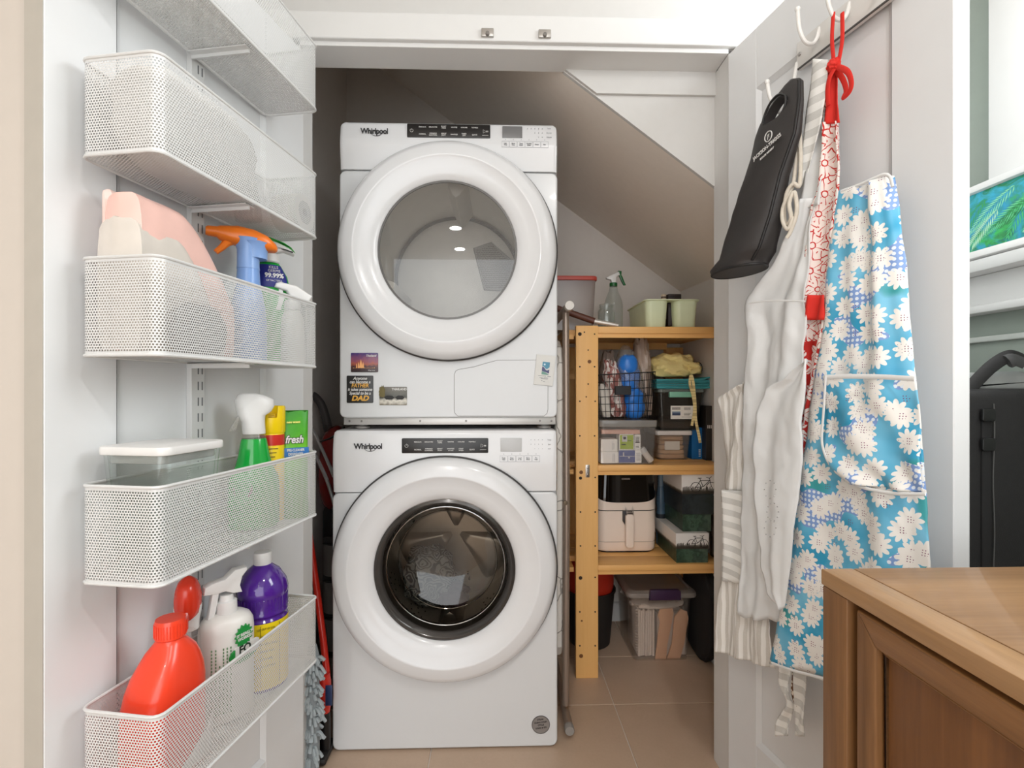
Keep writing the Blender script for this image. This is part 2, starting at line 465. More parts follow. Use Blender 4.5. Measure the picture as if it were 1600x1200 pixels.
wpart('pane', (RXR+.043, RXR+.047, WY0+.05, WY1-.05, WZ0+.05, WZ1-.05), m=CLEAR_GLASS, bev=0)
bm = BM(); box(bm, RXR-.010, RXR, .2, YF, 1.215, 1.229, .003); struct('trim_8', bm, M('#b9bdb7', .5))

# ------------------------------------------------------------------ doors
E1 = W(-.566, 1.39); LD = Frame(E1 - W(.205, 1).normalized()*.643, W(.205, 1))   # left door: x from near edge (0) to hinge (.643)
E2 = W(.5915, 1.40); RD = Frame(E2, W(.2425, -.970))                              # right door: x from hinge (0) to near edge
RW = .571
LDEDGE = CREAM_PAINT
def door(name, fr, w, thick, sl_, sr, z1, rail_t, edge_m):
    d = bpy.data.objects.new(name, None); COL.objects.link(d); d.location = fr.o; d.rotation_euler = (0, 0, fr.ang); d['kind'] = 'structure'
    z0 = .012
    for a, b in ((0, sl_), (w-sr, w)):
        bm = BM(); box(bm, a, b, 0, thick, z0, z1, .0015, 1); obj('stile', bm, edge_m, d, smooth=0)
    for a, b in ((z0, .20), (z1-rail_t, z1)):
        bm = BM(); box(bm, sl_, w-sr, 0, thick, a, b, .0015, 1); obj('rail', bm, edge_m, d, smooth=0)
    bm = BM(); box(bm, sl_-.003, w-sr+.003, .009, thick-.009, .195, z1-rail_t+.005); obj('panel', bm, DOOR_PAINT, d, smooth=0)
    bm = BM()                                               # sloped bead around the panel
    x0, x1, za, zb = sl_, w-sr, .20, z1-rail_t
    for q in ([(x0, za), (x0, zb), (x0+.011, zb-.011), (x0+.011, za+.011)], [(x1, za), (x1-.011, za+.011), (x1-.011, zb-.011), (x1, zb)],
              [(x0, zb), (x1, zb), (x1-.011, zb-.011), (x0+.011, zb-.011)], [(x0, za), (x0+.011, za+.011), (x1-.011, za+.011), (x1, za)]):
        a, b, c, e = [Vector((p[0], .0085 if x0+.005 < p[0] < x1-.005 and za+.005 < p[1] < zb-.005 else .0005, p[1])) for p in q]
        bm.faces.new([bm.verts.new(p) for p in (a, b, c, e)])
    obj('panel_bead', bm, DOOR_PAINT, d, smooth=0)
    return d
d1 = door('door_1', LD, .643, .036, .114, .152, 2.015, .105, DOOR_PAINT)
bm = BM(); box(bm, -.0012, 0, .0008, .0352, .012, 2.015); obj('edge_light_tint', bm, M('#b7b1a7', .6, name='warm_lit_edge'), d1, smooth=0, label='near edge of the door, tinted as if in warm light')  # added strip: warm, softer light on the door's edge painted as its colour
# top of the right door's panel is in view at about z 1.85
d2 = door('door_2', RD, RW, .036, .108, .108, 2.015, .155, DOOR_PAINT)
for fr, d, xx in ((LD, d1, .643), (RD, d2, 0)):
    for z in (.25, 1.05, 1.8):
        bm = BM(); lathe(bm, [(.006, z), (.006, z+.09)], 12, (xx+(.006 if fr is LD else -.006), .038, 0)); obj('hinge', bm, STEEL, d)

# baseboards in view in the closet
bm = BM(); box(bm, XR-.012, XR, YI+.06, YB-.002, 0, .09, .003); struct('baseboard_right', bm, WHITE_PAINT)
bm = BM(); box(bm, XL, XR-.012, YB-.012, YB, 0, .09, .003); struct('baseboard_back', bm, WHITE_PAINT)

# ================================================================== DRYER AND WASHER
def perforated_drum(t):
    return t
DRUM = M('#dcd7d0', .30, .65, var=.06, name='drum_steel')
DRUM_GREY = M('#e6e3de', .4, .1, var=.04, name='dryer_drum_grey')
TINT_D = glassy('dryer_door_glass', '#e4e3e0', .10, '#a5a3a0', .01, 2.2)
TINT_W = glassy('washer_door_glass', '#b9b2a9', .0, '#555555', .01, 2.0)
def machine(kind, label, cx, yf, z0, H, wid, dc, seam, strip, disp, btn, logo):
    """local x = 0 at the middle of the front, y into the machine, z from its base. dc = door centre (x, z)"""
    t = thing(kind, label, kind, (cx, yf, z0))
    w = wid/2; R = .337; dx, dz = dc
    bm = BM(); box(bm, -w, w, .014, .70, .012, H, .010, 3); body = obj('body', bm, ENAMEL, t)
    c = BM(); lathe(c, [(.262, -.1), (.262, .52)], 64, (dx, 0, dz), 'Y'); cut(body, c)
    # front panel below the seam: slightly bowed sheet with the door opening
    bm = BM(); prism(bm, rrect(-w, w, 0.004, seam-.0015, .02, 6), -.004, .016, .006, 3); fp = obj('front_panel', bm, ENAMEL, t)
    c = BM(); lathe(c, [(.262, -.1), (.262, .1)], 64, (dx, 0, dz), 'Y'); cut(fp, c)
    # control panel above the seam
    prof = [(-.004, seam+.0015), (-.012, seam+.075), (-.0125, H-.055), (-.006, H-.012), (.004, H-.001), (.03, H+.001), (.03, seam+.0015)]
    bm = BM()
    sects = []
    for x, k in ((-w, .012), (-w+.004, .004), (-w+.014, 0), (w-.014, 0), (w-.004, .004), (w, .012)):
        sects.append([Vector((x, min(y+k, .03), z-(k if z > H-.06 else 0))) for y, z in prof])
    loft(bm, sects); cp = obj('control_panel', bm, PLASTIC_WHITE, t)
    if dz+.262 > seam:
        c = BM(); lathe(c, [(.262, -.1), (.262, .1)], 64, (dx, 0, dz), 'Y'); cut(cp, c)
    for q in (body, fp, cp):
        md = q.modifiers.new('flat_faces', 'WEIGHTED_NORMAL'); md.keep_sharp = True; md.weight = 100
    # raised dish around the door with its dark gap
    bm = BM(); lathe(bm, [(R+.004, -.0128), (R+.0045, -.016), (R+.0005, -.018), (R-.008, -.013)], 96, (dx, 0, dz), 'Y', cap=False); obj('door_gap', bm, M('#3d3b3a', .6), t)
    prof = [(R-.010, -.012), (R-.0015, -.016), (R, -.022), (R-.002, -.034), (R-.010, -.047), (R-.024, -.055), (R-.05, -.0585), (.285, -.059), (.281, -.0575),
            (.276, -.054), (.25, -.049), (.232, -.044), (.2165, -.036), (.212, -.030), (.2105, -.022), (.214, -.012)]
    bm = BM(); lathe(bm, prof, 128, (dx, 0, dz), 'Y', cap=False); dr = obj('door', bm, PLASTIC_WHITE, t, smooth=50)
    if kind == 'dryer':
        bm = BM(); lathe(bm, [(.2115, -.031), (.15, -.0318), (.08, -.0322), (0, -.0323)], 64, (dx, 0, dz), 'Y', cap=False); obj('door_glass', bm, TINT_D, dr)
        bm = BM(); lathe(bm, [(.2135, -.033), (.2075, -.034), (.2075, -.028)], 64, (dx, 0, dz), 'Y', cap=False); obj('glass_rim', bm, M('#6d6b69', .3), dr)
    else:
        bm = BM(); lathe(bm, [(.2115, -.030), (.203, -.033), (.196, -.028), (.188, -.010), (.178, .012)], 96, (dx, 0, dz), 'Y', cap=False); obj('glass_rim', bm, M('#45413e', .18, .3, coat=.4), dr)
        bm = BM(); lathe(bm, [(.19, -.016), (.178, .012), (.168, .045), (.15, .075), (.11, .092), (.05, .098), (0, .099)], 64, (dx, 0, dz), 'Y', cap=False); obj('door_glass', bm, TINT_W, dr)
        for rr, yy in ((.181, .004), (.157, .066)):
            bm = BM(); tube(bm, [(dx+rr*math.cos(2*PI*i/72), yy, dz+rr*math.sin(2*PI*i/72)) for i in range(72)], .0014, 6, closed=True); obj('glass_ring', bm, M('#dcdcdc', .08, 1), dr)
    # drum
    if kind == 'dryer':
        bm = BM(); lathe(bm, [(.235, .02), (.250, .10), (.252, .40), (.246, .415)], 64, (dx, 0, dz), 'Y', cap=False); obj('drum', bm, DRUM_GREY, t)
        bm = BM(); lathe(bm, [(0, .40), (.19, .405), (.232, .412), (.25, .41)], 64, (dx, 0, dz), 'Y', cap=False); obj('drum_back', bm, DRUM_GREY, t)
        bm = BM(); lathe(bm, [(.234, .398), (.247, .396), (.247, .405)], 64, (dx, 0, dz), 'Y', cap=False); obj('drum_seal', bm, M('#4b4744', .6), t)
        q = [(.058, .125), (.130, .150), (.215, .075), (.21, -.045), (.100, -.040)]
        bm = BM(); prism(bm, [(dx+a, dz+b) for a, b in q], .392, .405, .006); vg = obj('vent_grille', bm, M('#8f8b87', .4, .2), t)
        bm = BM()
        for i in range(26):
            for j in range(26):
                x = .06+.155*i/25+(.003 if j % 2 else 0); z = -.045+.19*j/25
                ins = True
                for k in range(5):
                    a, b = q[k], q[(k+1) % 5]
                    if (b[0]-a[0])*(z-a[1])-(b[1]-a[1])*(x-a[0]) > -.0011: ins = False
                if ins: lathe(bm, [(.0019, .3912), (.0019, .3925)], 6, (dx+x, 0, dz+z), 'Y')
        obj('vent_hole', bm, M('#4d4a47', .7), vg, kind='stuff')
        for an in (205, 325, 85):
            a = math.radians(an); m4 = Matrix.Translation((dx, 0, dz)) @ Matrix.Rotation(-a, 4, 'Y')
            bm = BM(); prism(bm, [(.252, -.04), (.205, -.012), (.197, 0), (.205, .012), (.252, .04)], .06, .38, .004, mat=m4); obj('baffle', bm, M('#dad7d2', .35), t)
    else:
        bm = BM(); lathe(bm, [(.205, .06), (.225, .075), (.245, .10), (.246, .42)], 64, (dx, 0, dz), 'Y', cap=False); obj('drum', bm, DRUM, t)
        bm = BM(); lathe(bm, [(.262, -.002), (.235, .012), (.214, .035), (.206, .055), (.222, .07)], 64, (dx, 0, dz), 'Y', cap=False); obj('door_gasket', bm, M('#6f6c69', .5), t)
        # back of the drum: dished disc with a three-lobed relief
        bm = BM(); n, mrad = 96, 22; rings = []
        for i in range(mrad+1):
            r = .002+.244*i/mrad; ring = []
            for j in range(n):
                a = 2*PI*j/n
                lobe = .5+.5*math.cos(3*(a-PI/2)); k = (1/(1+math.exp(-(lobe-.62)*22)))*min(1, r/.05)*min(1, max(0, (.225-r)/.03))
                ring.append(Vector((dx+r*math.cos(a), .40-.030*k+.012*math.cos(r/.246*PI/2), dz+r*math.sin(a))))
            rings.append(ring)
        loft(bm, rings, cap=True); obj('drum_back', bm, DRUM, t, smooth=40)
        hb = BM()
        for a0 in range(0, 360, 30):
            for i in range(5):
                for j in range(3):
                    a = math.radians(a0+(i-2)*3.2+j*1.5); yy = .16+.05*j+.02*(i % 2)
                    lathe(hb, [(.0032, 0), (.0032, .001)], 6, mat=Matrix.Translation((dx+.2445*math.cos(a), yy, dz+.2445*math.sin(a))) @ Vector((math.cos(a), 0, math.sin(a))).to_track_quat('Z', 'Y').to_matrix().to_4x4() @ Matrix.Translation((0, 0, -.0006)))
        for k in range(3):
            for i in range(5):
                for j in range(2):
                    a = math.radians(150+120*k+(i-2)*8); r = .165+.022*j+.004*(i % 2)
                    lathe(hb, [(.0034, .378), (.0034, .4)], 6, (dx+r*math.cos(a), 0, dz+r*math.sin(a)), 'Y')
        obj('drum_hole', hb, M('#2c2926', .7), t, kind='stuff')
        for an in (270, 30, 150):
            a = math.radians(an); m4 = Matrix.Translation((dx, 0, dz)) @ Matrix.Rotation(-a, 4, 'Y')
            bm = BM(); prism(bm, [(.247, -.045), (.20, -.016), (.19, 0), (.20, .016), (.247, .045)], .12, .39, .006, mat=m4); obj('baffle', bm, STEEL, t)
    # control strip
    yp = -.0135
    x0, x1, za, zb = strip
    bm = BM(); prism(bm, rrect(x0, x1, za, zb, .003), yp, -.008, .0008); cs = obj('control_strip', bm, BLACK_PANEL, t)
    zc = (za+zb)/2; sw = x1-x0; lw = .0052
    lab = [('REGULAR', .185, .26), ('DELICATES', .312, .26), ('BULKY\nITEMS', .44, .26), ('WHITES', .565, .26), ('COLORS', .685, .26), ('TOWELS', .812, .26),
           ('NORMAL', .185, -.26), ('WRINKLE\nCONTROL', .312, -.26), ('HEAVY\nDUTY', .44, -.26), ('SANITIZE', .565, -.26) if kind == 'dryer' else ('SANITIZE\nw/ OXI', .565, -.26), ('TIMED\nDRY' if kind == 'dryer' else 'COLD\nWASH', .685, -.26), ('QUICK', .812, -.26)]
    items = [(s_, lw, front(x0+sw*fx, yp-.0004, zc+(zb-za)*fz), dict(bold=.0001)) for s_, fx, fz in lab]
    join_text(items, PALE_INK, cs)
    bm = BM(); tube(bm, [(x0+sw*.055+.0048*math.cos(a), yp-.0004, zc+.0048*math.sin(a)) for a in [math.radians(120+300*i/20) for i in range(21)]], .0006, 4); box(bm, x0+sw*.055-.0005, x0+sw*.055+.0005, yp-.0008, yp, zc+.001, zc+.0062); obj('power_symbol', bm, PALE_INK, cs, smooth=0)
    bm = BM(); px_ = x0+sw*.915
    tube(bm, [(px_, yp-.0004, zc-.0055), (px_, yp-.0004, zc+.0055), (px_+.006, yp-.0004, zc+.0025), (px_+.006, yp-.0004, zc-.0025)], .0006, 4, closed=True)
    for k in range(2): box(bm, px_+.009+.004*k, px_+.0112+.004*k, yp-.0008, yp, zc-.0022, zc+.0022)
    box(bm, px_-.003, px_+.016, yp-.0008, yp, zc-.0125, zc-.0118)
    obj('start_symbol', bm, PALE_INK, cs, smooth=0)
    x0, x1, za, zb = disp
    bm = BM(); prism(bm, rrect(x0, x1, za, zb, .0015), yp, -.008, .0005); obj('display', bm, M('#757474' if kind == 'dryer' else '#bfbfbf', .3), t)
    bx0, bz, n, bw = btn
    bm = BM()
    for i in range(n):
        a = bx0+bw*i
        for q in ((a, a+bw*.94, bz-.0095, bz-.009), (a, a+bw*.94, bz+.009, bz+.0095), (a, a+.0005, bz-.009, bz+.009), (a+bw*.94-.0005, a+bw*.94, bz-.009, bz+.009)):
            box(bm, q[0], q[1], yp+.0006, -.008, q[2], q[3])
        box(bm, a+bw*.47-.001, a+bw*.47+.001, yp+.0006, -.008, bz+.0135, bz+.0155)
    for r_ in range(3):
        nd = (4, 4, 3)[r_] if kind == 'washer' else (5, 3, 2)[r_]
        for i in range(nd): box(bm, x1+.038-.0115*i+.024, x1+.0395-.0115*i+.024, yp+.0006, -.008, zb-.006-.0135*r_, zb-.0045-.0135*r_)
    obj('button_marking', bm, GREY_INK, t, smooth=0)
    names = ('Less\nTime', 'More\nTime', 'Temp\nBoost', 'Wrinkle\nShield', 'Damp', 'Eco') if kind == 'dryer' else ('Fresh\nHold', 'Clean\nBoost', 'Load\n& Go', 'Extra\nRinse', 'Pre\nSoak')
    its = [(s_, .0048, front(bx0+bw*(i+.47), yp+.0004, bz), dict(bold=.00012)) for i, s_ in enumerate(names)]
    its += [(s_, .0050, front(x1+.084, yp+.0004, zb-.0055-.0135*i), {}) for i, s_ in enumerate(('Temp', 'Dryness', 'Volume') if kind == 'dryer' else ('Temp', 'Spin', 'Soil'))]
    join_text(its, M('#6a6b70', .6), t)
    lx, lz, lsz = logo
    join_text([('Whirlpool', lsz, front(lx, yp+.0002, lz), dict(bold=.0006, spacing=.93, sx=.92, thick=.0004))], INK, t, 'logo')
    bm = BM(); tube(bm, [(lx+.006+.018*math.cos(a)*1.0, yp, lz-.002+.0125*math.sin(a)) for a in [math.radians(-160+205*i/22) for i in range(23)]], lambda q: .0007*math.sin(PI*min(1, .08+q*.9))+.0002, 5, k=1); obj('logo_swoosh', bm, INK, t)
    return t
def rel(u, v, Y, o): p = pY(u, v, Y); return (p.x-o[0], p.z-o[1])
DY, WYF = 1.61, 1.57
DCX, DZ0 = (-.489+.191)/2, 1.006; DH = 1.934-DZ0
WCX, WZ0_ = (-.496+.184)/2, .0; WH = .974
def rr_(Y, o, u0, u1, v0, v1):
    a = rel(u0, v1, Y, o); b = rel(u1, v0, Y, o); return (a[0], b[0], a[1], b[1])
o = (DCX, DZ0)
dry = machine('dryer', 'white front-loading dryer stacked on top of the washer', DCX, DY, DZ0, DH, .680, rel(699, 389.5, DY-.04, o), rel(700, 268, DY, o)[1],
        rr_(DY-.013, o, 636, 766, 195, 214.5), rr_(DY-.013, o, 785, 816, 197.5, 215), (rel(784, 225, DY-.013, o)[0], rel(784, 225, DY-.013, o)[1], 6, .0245), rel(585, 205, DY-.013, o)+(.0235,))
o = (WCX, WZ0_)
wash = machine('washer', 'white front-loading washing machine standing on the floor under the dryer', WCX, WYF, WZ0_+.0, WH, .684, rel(694.5, 892.5, WYF-.04, o), rel(695, 768.5, WYF, o)[1],
        rr_(WYF, o, 629, 763, 684, 707.5), rr_(WYF, o, 782, 815, 684, 705), (rel(781, 716, WYF, o)[0], rel(781, 716, WYF, o)[1], 5, .0247), rel(577, 697, WYF, o)+(.0235,))
# lint-filter door outline on the dryer: a thin recessed line around a flush lid
def dl(u, v): return rel(u, v, DY-.005, (DCX, DZ0))
lid = [dl(*p) for p in ((715, 650), (710.5, 645), (710, 640), (710, 585), (712, 580), (716, 577.5), (722, 576.5), (740, 573.5), (760, 567.5), (777, 563), (856, 562.5), (856, 640), (854.5, 646), (850, 650))]
bm = BM(); prism(bm, lid, -.0055, -.001, .0008); obj('lint_door', bm, ENAMEL, dry, smooth=0)
bm = BM(); tube(bm, [(x, -.0046, z) for x, z in lid], .0010, 5, closed=True); obj('lint_door_seam', bm, M('#7f7c79', .6), dry)
# stacking kit between the machines
for i, u in enumerate((562, 852)):
    x = pY(u, 663, DY).x-DCX
    bm = BM(); lathe(bm, [(.022, -.030), (.022, -.024), (.015, -.022), (.015, .012)], 24, (x, .035, 0)); obj('foot', bm, M('#8b8783', .4), dry)
    bm = BM(); lathe(bm, [(.022, -.030), (.022, -.024), (.015, -.022), (.015, .012)], 24, (x, .62, 0)); obj('foot', bm, M('#8b8783', .4), dry)
bm = BM(); box(bm, -.33, .335, .008, .02, -.018, .006, .001); br = obj('stacking_bracket', bm, M('#c9c6c2', .35, .4), dry)
for u in (545, 564, 656, 728, 844, 862):
    x = pY(u, 661, DY).x-DCX
    bm = BM(); lathe(bm, [(.0, .0055), (.003, .006), (.0035, .008)], 10, (x, 0, -.006), 'Y'); obj('screw', bm, M('#7a7672', .35, .8), br)
t = thing('patterned_cloth', 'grey-blue cloth with a curling line pattern lying in the washer drum', 'cloth', (WCX-.075, WYF+.26, rel(694.5, 892.5, WYF-.04, (WCX, 0))[1]-.215))
def curl_mat():
    n = NT('curl_print'); co = n.coord(); w_ = n.vec('ADD', co, n.comb(n.math('MULTIPLY', n.noise(co, 16, 2), .09), 0, n.math('MULTIPLY', n.noise(n.vec('ADD', co, (4, 4, 4)), 16, 2), .09)))
    v = n.voro(w_, 17, .8, 'F1', '3D'); f = n.math('SINE', n.math('MULTIPLY', v['Distance'], 42))
    n.set(col=n.mix(n.step(f, -.15, .15), lin('#39434a'), lin('#a9b4b8')), rough=.9); return n.m
bm = BM(); blob(bm, (-.01, 0, .095), .085, .075, .095, .22, 1.8, 14, 2.6, 40, 26)
obj('cloth', bm, curl_mat(), t)
bm = BM(); blob(bm, (.075, -.02, .035), .055, .06, .035, .3, 2, 15, 2.4, 30, 18); obj('cloth_corner', bm, M('#6d5a66', .9, bump=.3), t, label='dull mauve corner of the cloth')
# round badge low on the washer front
bx, bz = rel(845, 1132, WYF-.004, (WCX, 0))
bm = BM(); lathe(bm, [(0, -.0055), (.0265, -.0055), (.0275, -.004)], 36, (bx, 0, bz), 'Y'); bdg = obj('badge', bm, M('#8d8885', .35, .3), wash)
bm = BM(); tube(bm, [(bx+.027*math.cos(2*PI*i/40), -.0052, bz+.027*math.sin(2*PI*i/40)) for i in range(40)], .0011, 5, closed=True); obj('badge_ring', bm, M('#4a4644', .4), bdg)
tl = Matrix.Translation((bx, -.0057, bz)) @ Matrix.Rotation(PI/2, 4, 'X') @ Matrix.Rotation(math.radians(6), 4, 'Z')
join_text([(s_, .0062, tl @ Matrix.Translation((0, .016-.0085*i, 0)), dict(bold=.0003)) for i, s_ in enumerate(('STEAM', 'CLEAN WASH', 'CYCLE', 'LOAD & GO'))], M('#3a3433', .5), bdg)

# magnets on the dryer front --------------------------------------------------
def magnet(name, label, u0, u1, v0, v1, m, thick=.0025, cat='magnet', rot=0, r=.003):
    y = DY-.0042
    a = pY(u0, v1, y); b = pY(u1, v0, y)
    t = thing(name, label, cat, ((a.x+b.x)/2, y-.0001, (a.z+b.z)/2), rot=(0, math.radians(rot), 0))
    w, h = (b.x-a.x)/2, (b.z-a.z)/2
    bm = BM(); prism(bm, rrect(-w, w, -h, h, r), -thick, 0, .0005); obj('card', bm, m, t)
    return t, w, h
def ramp_mat(name, stops, axis='z', lo=-1, hi=1, nz=0, nscale=60):
    t = NT(name); co = t.sep(t.coord())
    f = t.step(co[{'x': 0, 'y': 1, 'z': 2}[axis]], lo, hi)
    if nz: f = t.math('ADD', f, t.math('MULTIPLY', t.math('SUBTRACT', t.noise(t.coord(), nscale, 4), .5), nz))
    r = t.node('ShaderNodeValToRGB'); t.put(r.inputs[0], f)
    els = r.color_ramp.elements
    while len(els) < len(stops): els.new(.5)
    for e, (p, c) in zip(els, stops): e.position = p; e.color = lin(c)
    t.set(col=r.outputs[0], rough=.35); return t.m
t, w, h = magnet('fridge_magnet', 'postcard magnet of a temple at purple and orange dusk', 548.5, 591, 551.5, 581.5, ramp_mat('dusk_print', [(0, '#2a1a1c'), (.28, '#4a2526'), (.42, '#a8553f'), (.62, '#8a4a62'), (1, '#3d2a6e')], 'z', -.03, .03, .5, 90))
bm = BM()
for x, s in ((-.018, .55), (-.011, 1), (-.004, .6), (-.024, .35)):
    prism(bm, [(x-.005*s, -.017), (x-.0035*s, -.008+.004*s), (x, -.010+.020*s), (x+.0035*s, -.008+.004*s), (x+.005*s, -.017)], -.0030, -.0024)
obj('temple_print', bm, M('#f0b070', .4), t, smooth=0)
bm = BM()
for i in range(14): box(bm, -.035+.005*i, -.033+.005*i, -.0029, -.0024, -.018, -.0165+random.random()*.002)
obj('city_light_print', bm, M('#e0a468', .4), t, smooth=0, kind='stuff')
text('Thailand', .0095, front(.020, -.0028, .021), PALE_INK, t, shear=.25, bold=.0002)
text('Wat Arun', .0052, front(.022, -.0028, -.0245), PALE_INK, t)
t, w, h = magnet('fridge_magnet', 'black square magnet lettered about being a FATHER and a DAD', 542, 583.5, 587, 629.5, M('#161413', .35))
GOLD = M('#e0a83e', .4)
join_text([('Anyone', .0135, front(0, -.0028, .0335), dict(shear=.25, bold=.0003)), ('can become a', .0135, front(0, -.0028, .0225), dict(shear=.25, bold=.0003, sx=.85)), ('it takes someone', .0135, front(0, -.0028, -.001), dict(shear=.25, bold=.0003, sx=.80)), ('Special to be a', .0135, front(0, -.0028, -.0125), dict(shear=.25, bold=.0003, sx=.83))], PALE_INK, t)
join_text([('FATHER', .0165, front(0, -.0028, .011), dict(shear=.2, bold=.0004, sx=.9)), ('DAD', .022, front(0, -.0028, -.0285), dict(shear=.25, bold=.0009, sx=1.1))], GOLD, t)
t, w, h = magnet('fridge_magnet', 'picture magnet of dark boats on pale water, lowest of the cluster', 593, 636, 604.5, 633, ramp_mat('boat_print', [(0, '#8d8678'), (.2, '#d9d4c8'), (.42, '#3a382e'), (.6, '#55534a'), (1, '#6f6a60')], 'z', -.028, .028, .45, 70))
bm = BM()
for x, s in ((-.012, 1), (.021, .9)):
    prism(bm, [(x-.016*s, -.004), (x-.006*s, .002), (x+.010*s, .001), (x+.016*s, -.006), (x+.008*s, -.011), (x-.010*s, -.011)], -.0030, -.0024)
obj('boat_print', bm, M('#141210', .5), t, smooth=0)
bm = BM(); blob(bm, (-.034, -.0026, .012), .008, .0004, .016, .5, 4, 3); obj('tree_print', bm, M('#6d6238', .6), t)
text('THAILAND', .0095, front(.019, -.0029, .021), PALE_INK, t, bold=.0003)
y = DY-.0058; a = pY(833, 603, y); b = pY(869, 554, y)
t = thing('gift_tag', 'white card tag with a small blue wave emblem, right side of dryer', 'card', ((a.x+b.x)/2, y, (a.z+b.z)/2), rot=(0, math.radians(6), 0))
w, h = .0305, .0475
bm = BM(); box(bm, -w, w, -.0035, -.0005, -h, h, .0006, 1); obj('card', bm, M('#dad9d5', .6), t)
def wave(x0, x1, f0, f1, n=10):
    return [(x0+(x1-x0)*i/n, f0(i/n)) for i in range(n+1)]+[(x0+(x1-x0)*i/n, f1(i/n)) for i in range(n, -1, -1)]
for f0, f1, cc in ((lambda q: .008+.004*math.sin(q*6+1), lambda q: .026, '#4f8da8'), (lambda q: -.003-.006*q, lambda q: .0065+.004*math.sin(q*6+1)-.006*q*q, '#4b4f78'), (lambda q: -.014, lambda q: -.0045-.009*q*q, '#6f9a8e')):
    bm = BM(); prism(bm, wave(-.009, .014, f0, f1), -.0039, -.0033); obj('emblem_print', bm, M(cc, .5), t, smooth=0)
bm = BM(); lathe(bm, [(.003, -.0042), (.003, -.0034)], 14, (-.002, 0, .018), 'Y'); obj('emblem_print', bm, M('#cfe2ee', .5), t)
bm = BM()
for z, a, b in ((-.0185, -.019, .006), (-.0185, .010, .021), (-.024, -.014, -.004), (-.024, -.001, .013), (-.027, -.010, .012), (-.033, -.008, -.004), (-.036, -.002, .004)):
    box(bm, a, b, -.0038, -.0034, z-.0008, z+.0008)
obj('small_print', bm, GREY_INK, t, smooth=0)

# ================================================================== LEFT DOOR: RACK, BASKETS AND WHAT IS IN THEM
LBdir = W(.1477, .989)
LB = Frame(W(-.530, .767) + Vector((-LBdir.y, LBdir.x, 0)).normalized()*0, LBdir)   # x = 0 near end .. .459 far end; y = 0 front .. .137 back
BL, BW_, BH = .459, .137, .150
# slotted upright on the door panel, one rail with bracket slots
ru = LD.hit(305, 608, .004)
rail = thing('slotted_rail', 'white slotted metal upright fixed to the open left door behind the baskets', 'rail', LD.at(ru.x, .009, 0), LD.ang)
bm = BM(); box(bm, -.017, .017, -.012, 0, .30, 2.0, .001, 1); up_ = obj('upright', bm, STEEL_WHITE, rail)
bm = BM()
for i in range(52):
    z = .33+i*.032
    for x in (.000, .010): box(bm, x-.0014, x+.0014, -.0127, -.0115, z, z+.017)
obj('slot', bm, M('#77787a', .7), up_, smooth=0, kind='stuff')
def mesh_sheet(mapf, L, H, px=.0048, pz=.00416, hole=.62):
    """perforated steel: hexagonal cells, each with a real hole, mapped by mapf(s, h)"""
    vs_, fs_ = [], []
    nx, nz = int(L/px), int(H/pz)
    ax, az = L/nx, H/nz
    for j in range(nz):
        for i in range(nx):
            cx, cz = (i+(.5 if j % 2 else 0)+.25)*ax, (j+.5)*az
            b = len(vs_)
            outer = [(0, az*.667), (-ax/2, az*.333), (-ax/2, -az*.333), (0, -az*.667), (ax/2, -az*.333), (ax/2, az*.333)]
            for x, z in outer: vs_.append(mapf(min(L, max(0, cx+x)), min(H, max(0, cz+z))))
            for x, z in outer: vs_.append(mapf(min(L, max(0, cx+x*hole)), min(H, max(0, cz+z*hole*.93))))
            for k in range(6):
                m_ = (k+1) % 6; fs_.append((b+k, b+m_, b+6+m_, b+6+k))
    return vs_, fs_
rad = .016
def perim(s):
    """point of the rounded-rectangle outline at arc length s, starting mid back"""
    segs = [((BL/2, BW_), (BL-rad, BW_)), ((BL-rad, BW_-rad), 90), ((BL, BW_-rad), (BL, rad)), ((BL-rad, rad), 0), ((BL-rad, 0), (rad, 0)), ((rad, rad), 270), ((0, rad), (0, BW_-rad)), ((rad, BW_-rad), 180), ((rad, BW_), (BL/2, BW_))]
    for a, b in segs:
        if isinstance(b, tuple):
            l = math.dist(a, b)
            if s <= l: return (a[0]+(b[0]-a[0])*s/l, a[1]+(b[1]-a[1])*s/l)
        else:
            l = rad*PI/2
            if s <= l:
                an = math.radians(b)-s/rad; return (a[0]+rad*math.cos(an), a[1]+rad*math.sin(an))
        s -= l
    return (BL/2, BW_)
PERL = 2*(BL+BW_)-8*rad+2*PI*rad
def quick(name, vs_, fs_, m):
    me = bpy.data.meshes.new(name); me.from_pydata([tuple(v) for v in vs_], [], fs_); me.materials.append(m); return me
v1, f1 = mesh_sheet(lambda s_, h: (*perim(s_), .006+h), PERL, BH-.012)
v2, f2 = mesh_sheet(lambda s_, h: (.004+s_, .004+h, .001), BL-.008, BW_-.008)
side_me = quick('basket_side', v1, f1, STEEL_WHITE); bot_me = quick('basket_bottom', v2, f2, STEEL_WHITE)
def ring_path(z, n=120): return [(*perim(PERL*i/n), z) for i in range(n)]
def band(z0, z1, t=.0012):
    bm = BM(); pts = ring_path(0, 160); n = len(pts); c = Vector((BL/2, BW_/2, 0)); R = []
    for p in pts:
        R.append([bm.verts.new((p[0], p[1], z)) for z in (z0, z1)])
    for i in range(n): bm.faces.new((R[i][0], R[(i+1) % n][0], R[(i+1) % n][1], R[i][1]))
    tube(bm, [(p[0], p[1], z1 if z0 > .05 else z0) for p in pts], .0026, 8, closed=True)
    return bm
BZ = [1.761, 1.4575, 1.151, .8015, .4565]
BLAB = ['white wire mesh basket cut off by the top of the photo, highest on the door', 'second white mesh basket from the top, seen from below',
        'middle white mesh basket, holding the pink bag roll and spray bottles', 'white mesh basket holding the glass container and green spray bottle',
        'lowest white mesh basket, holding the red jug and the purple bottle']
BASKETS = []
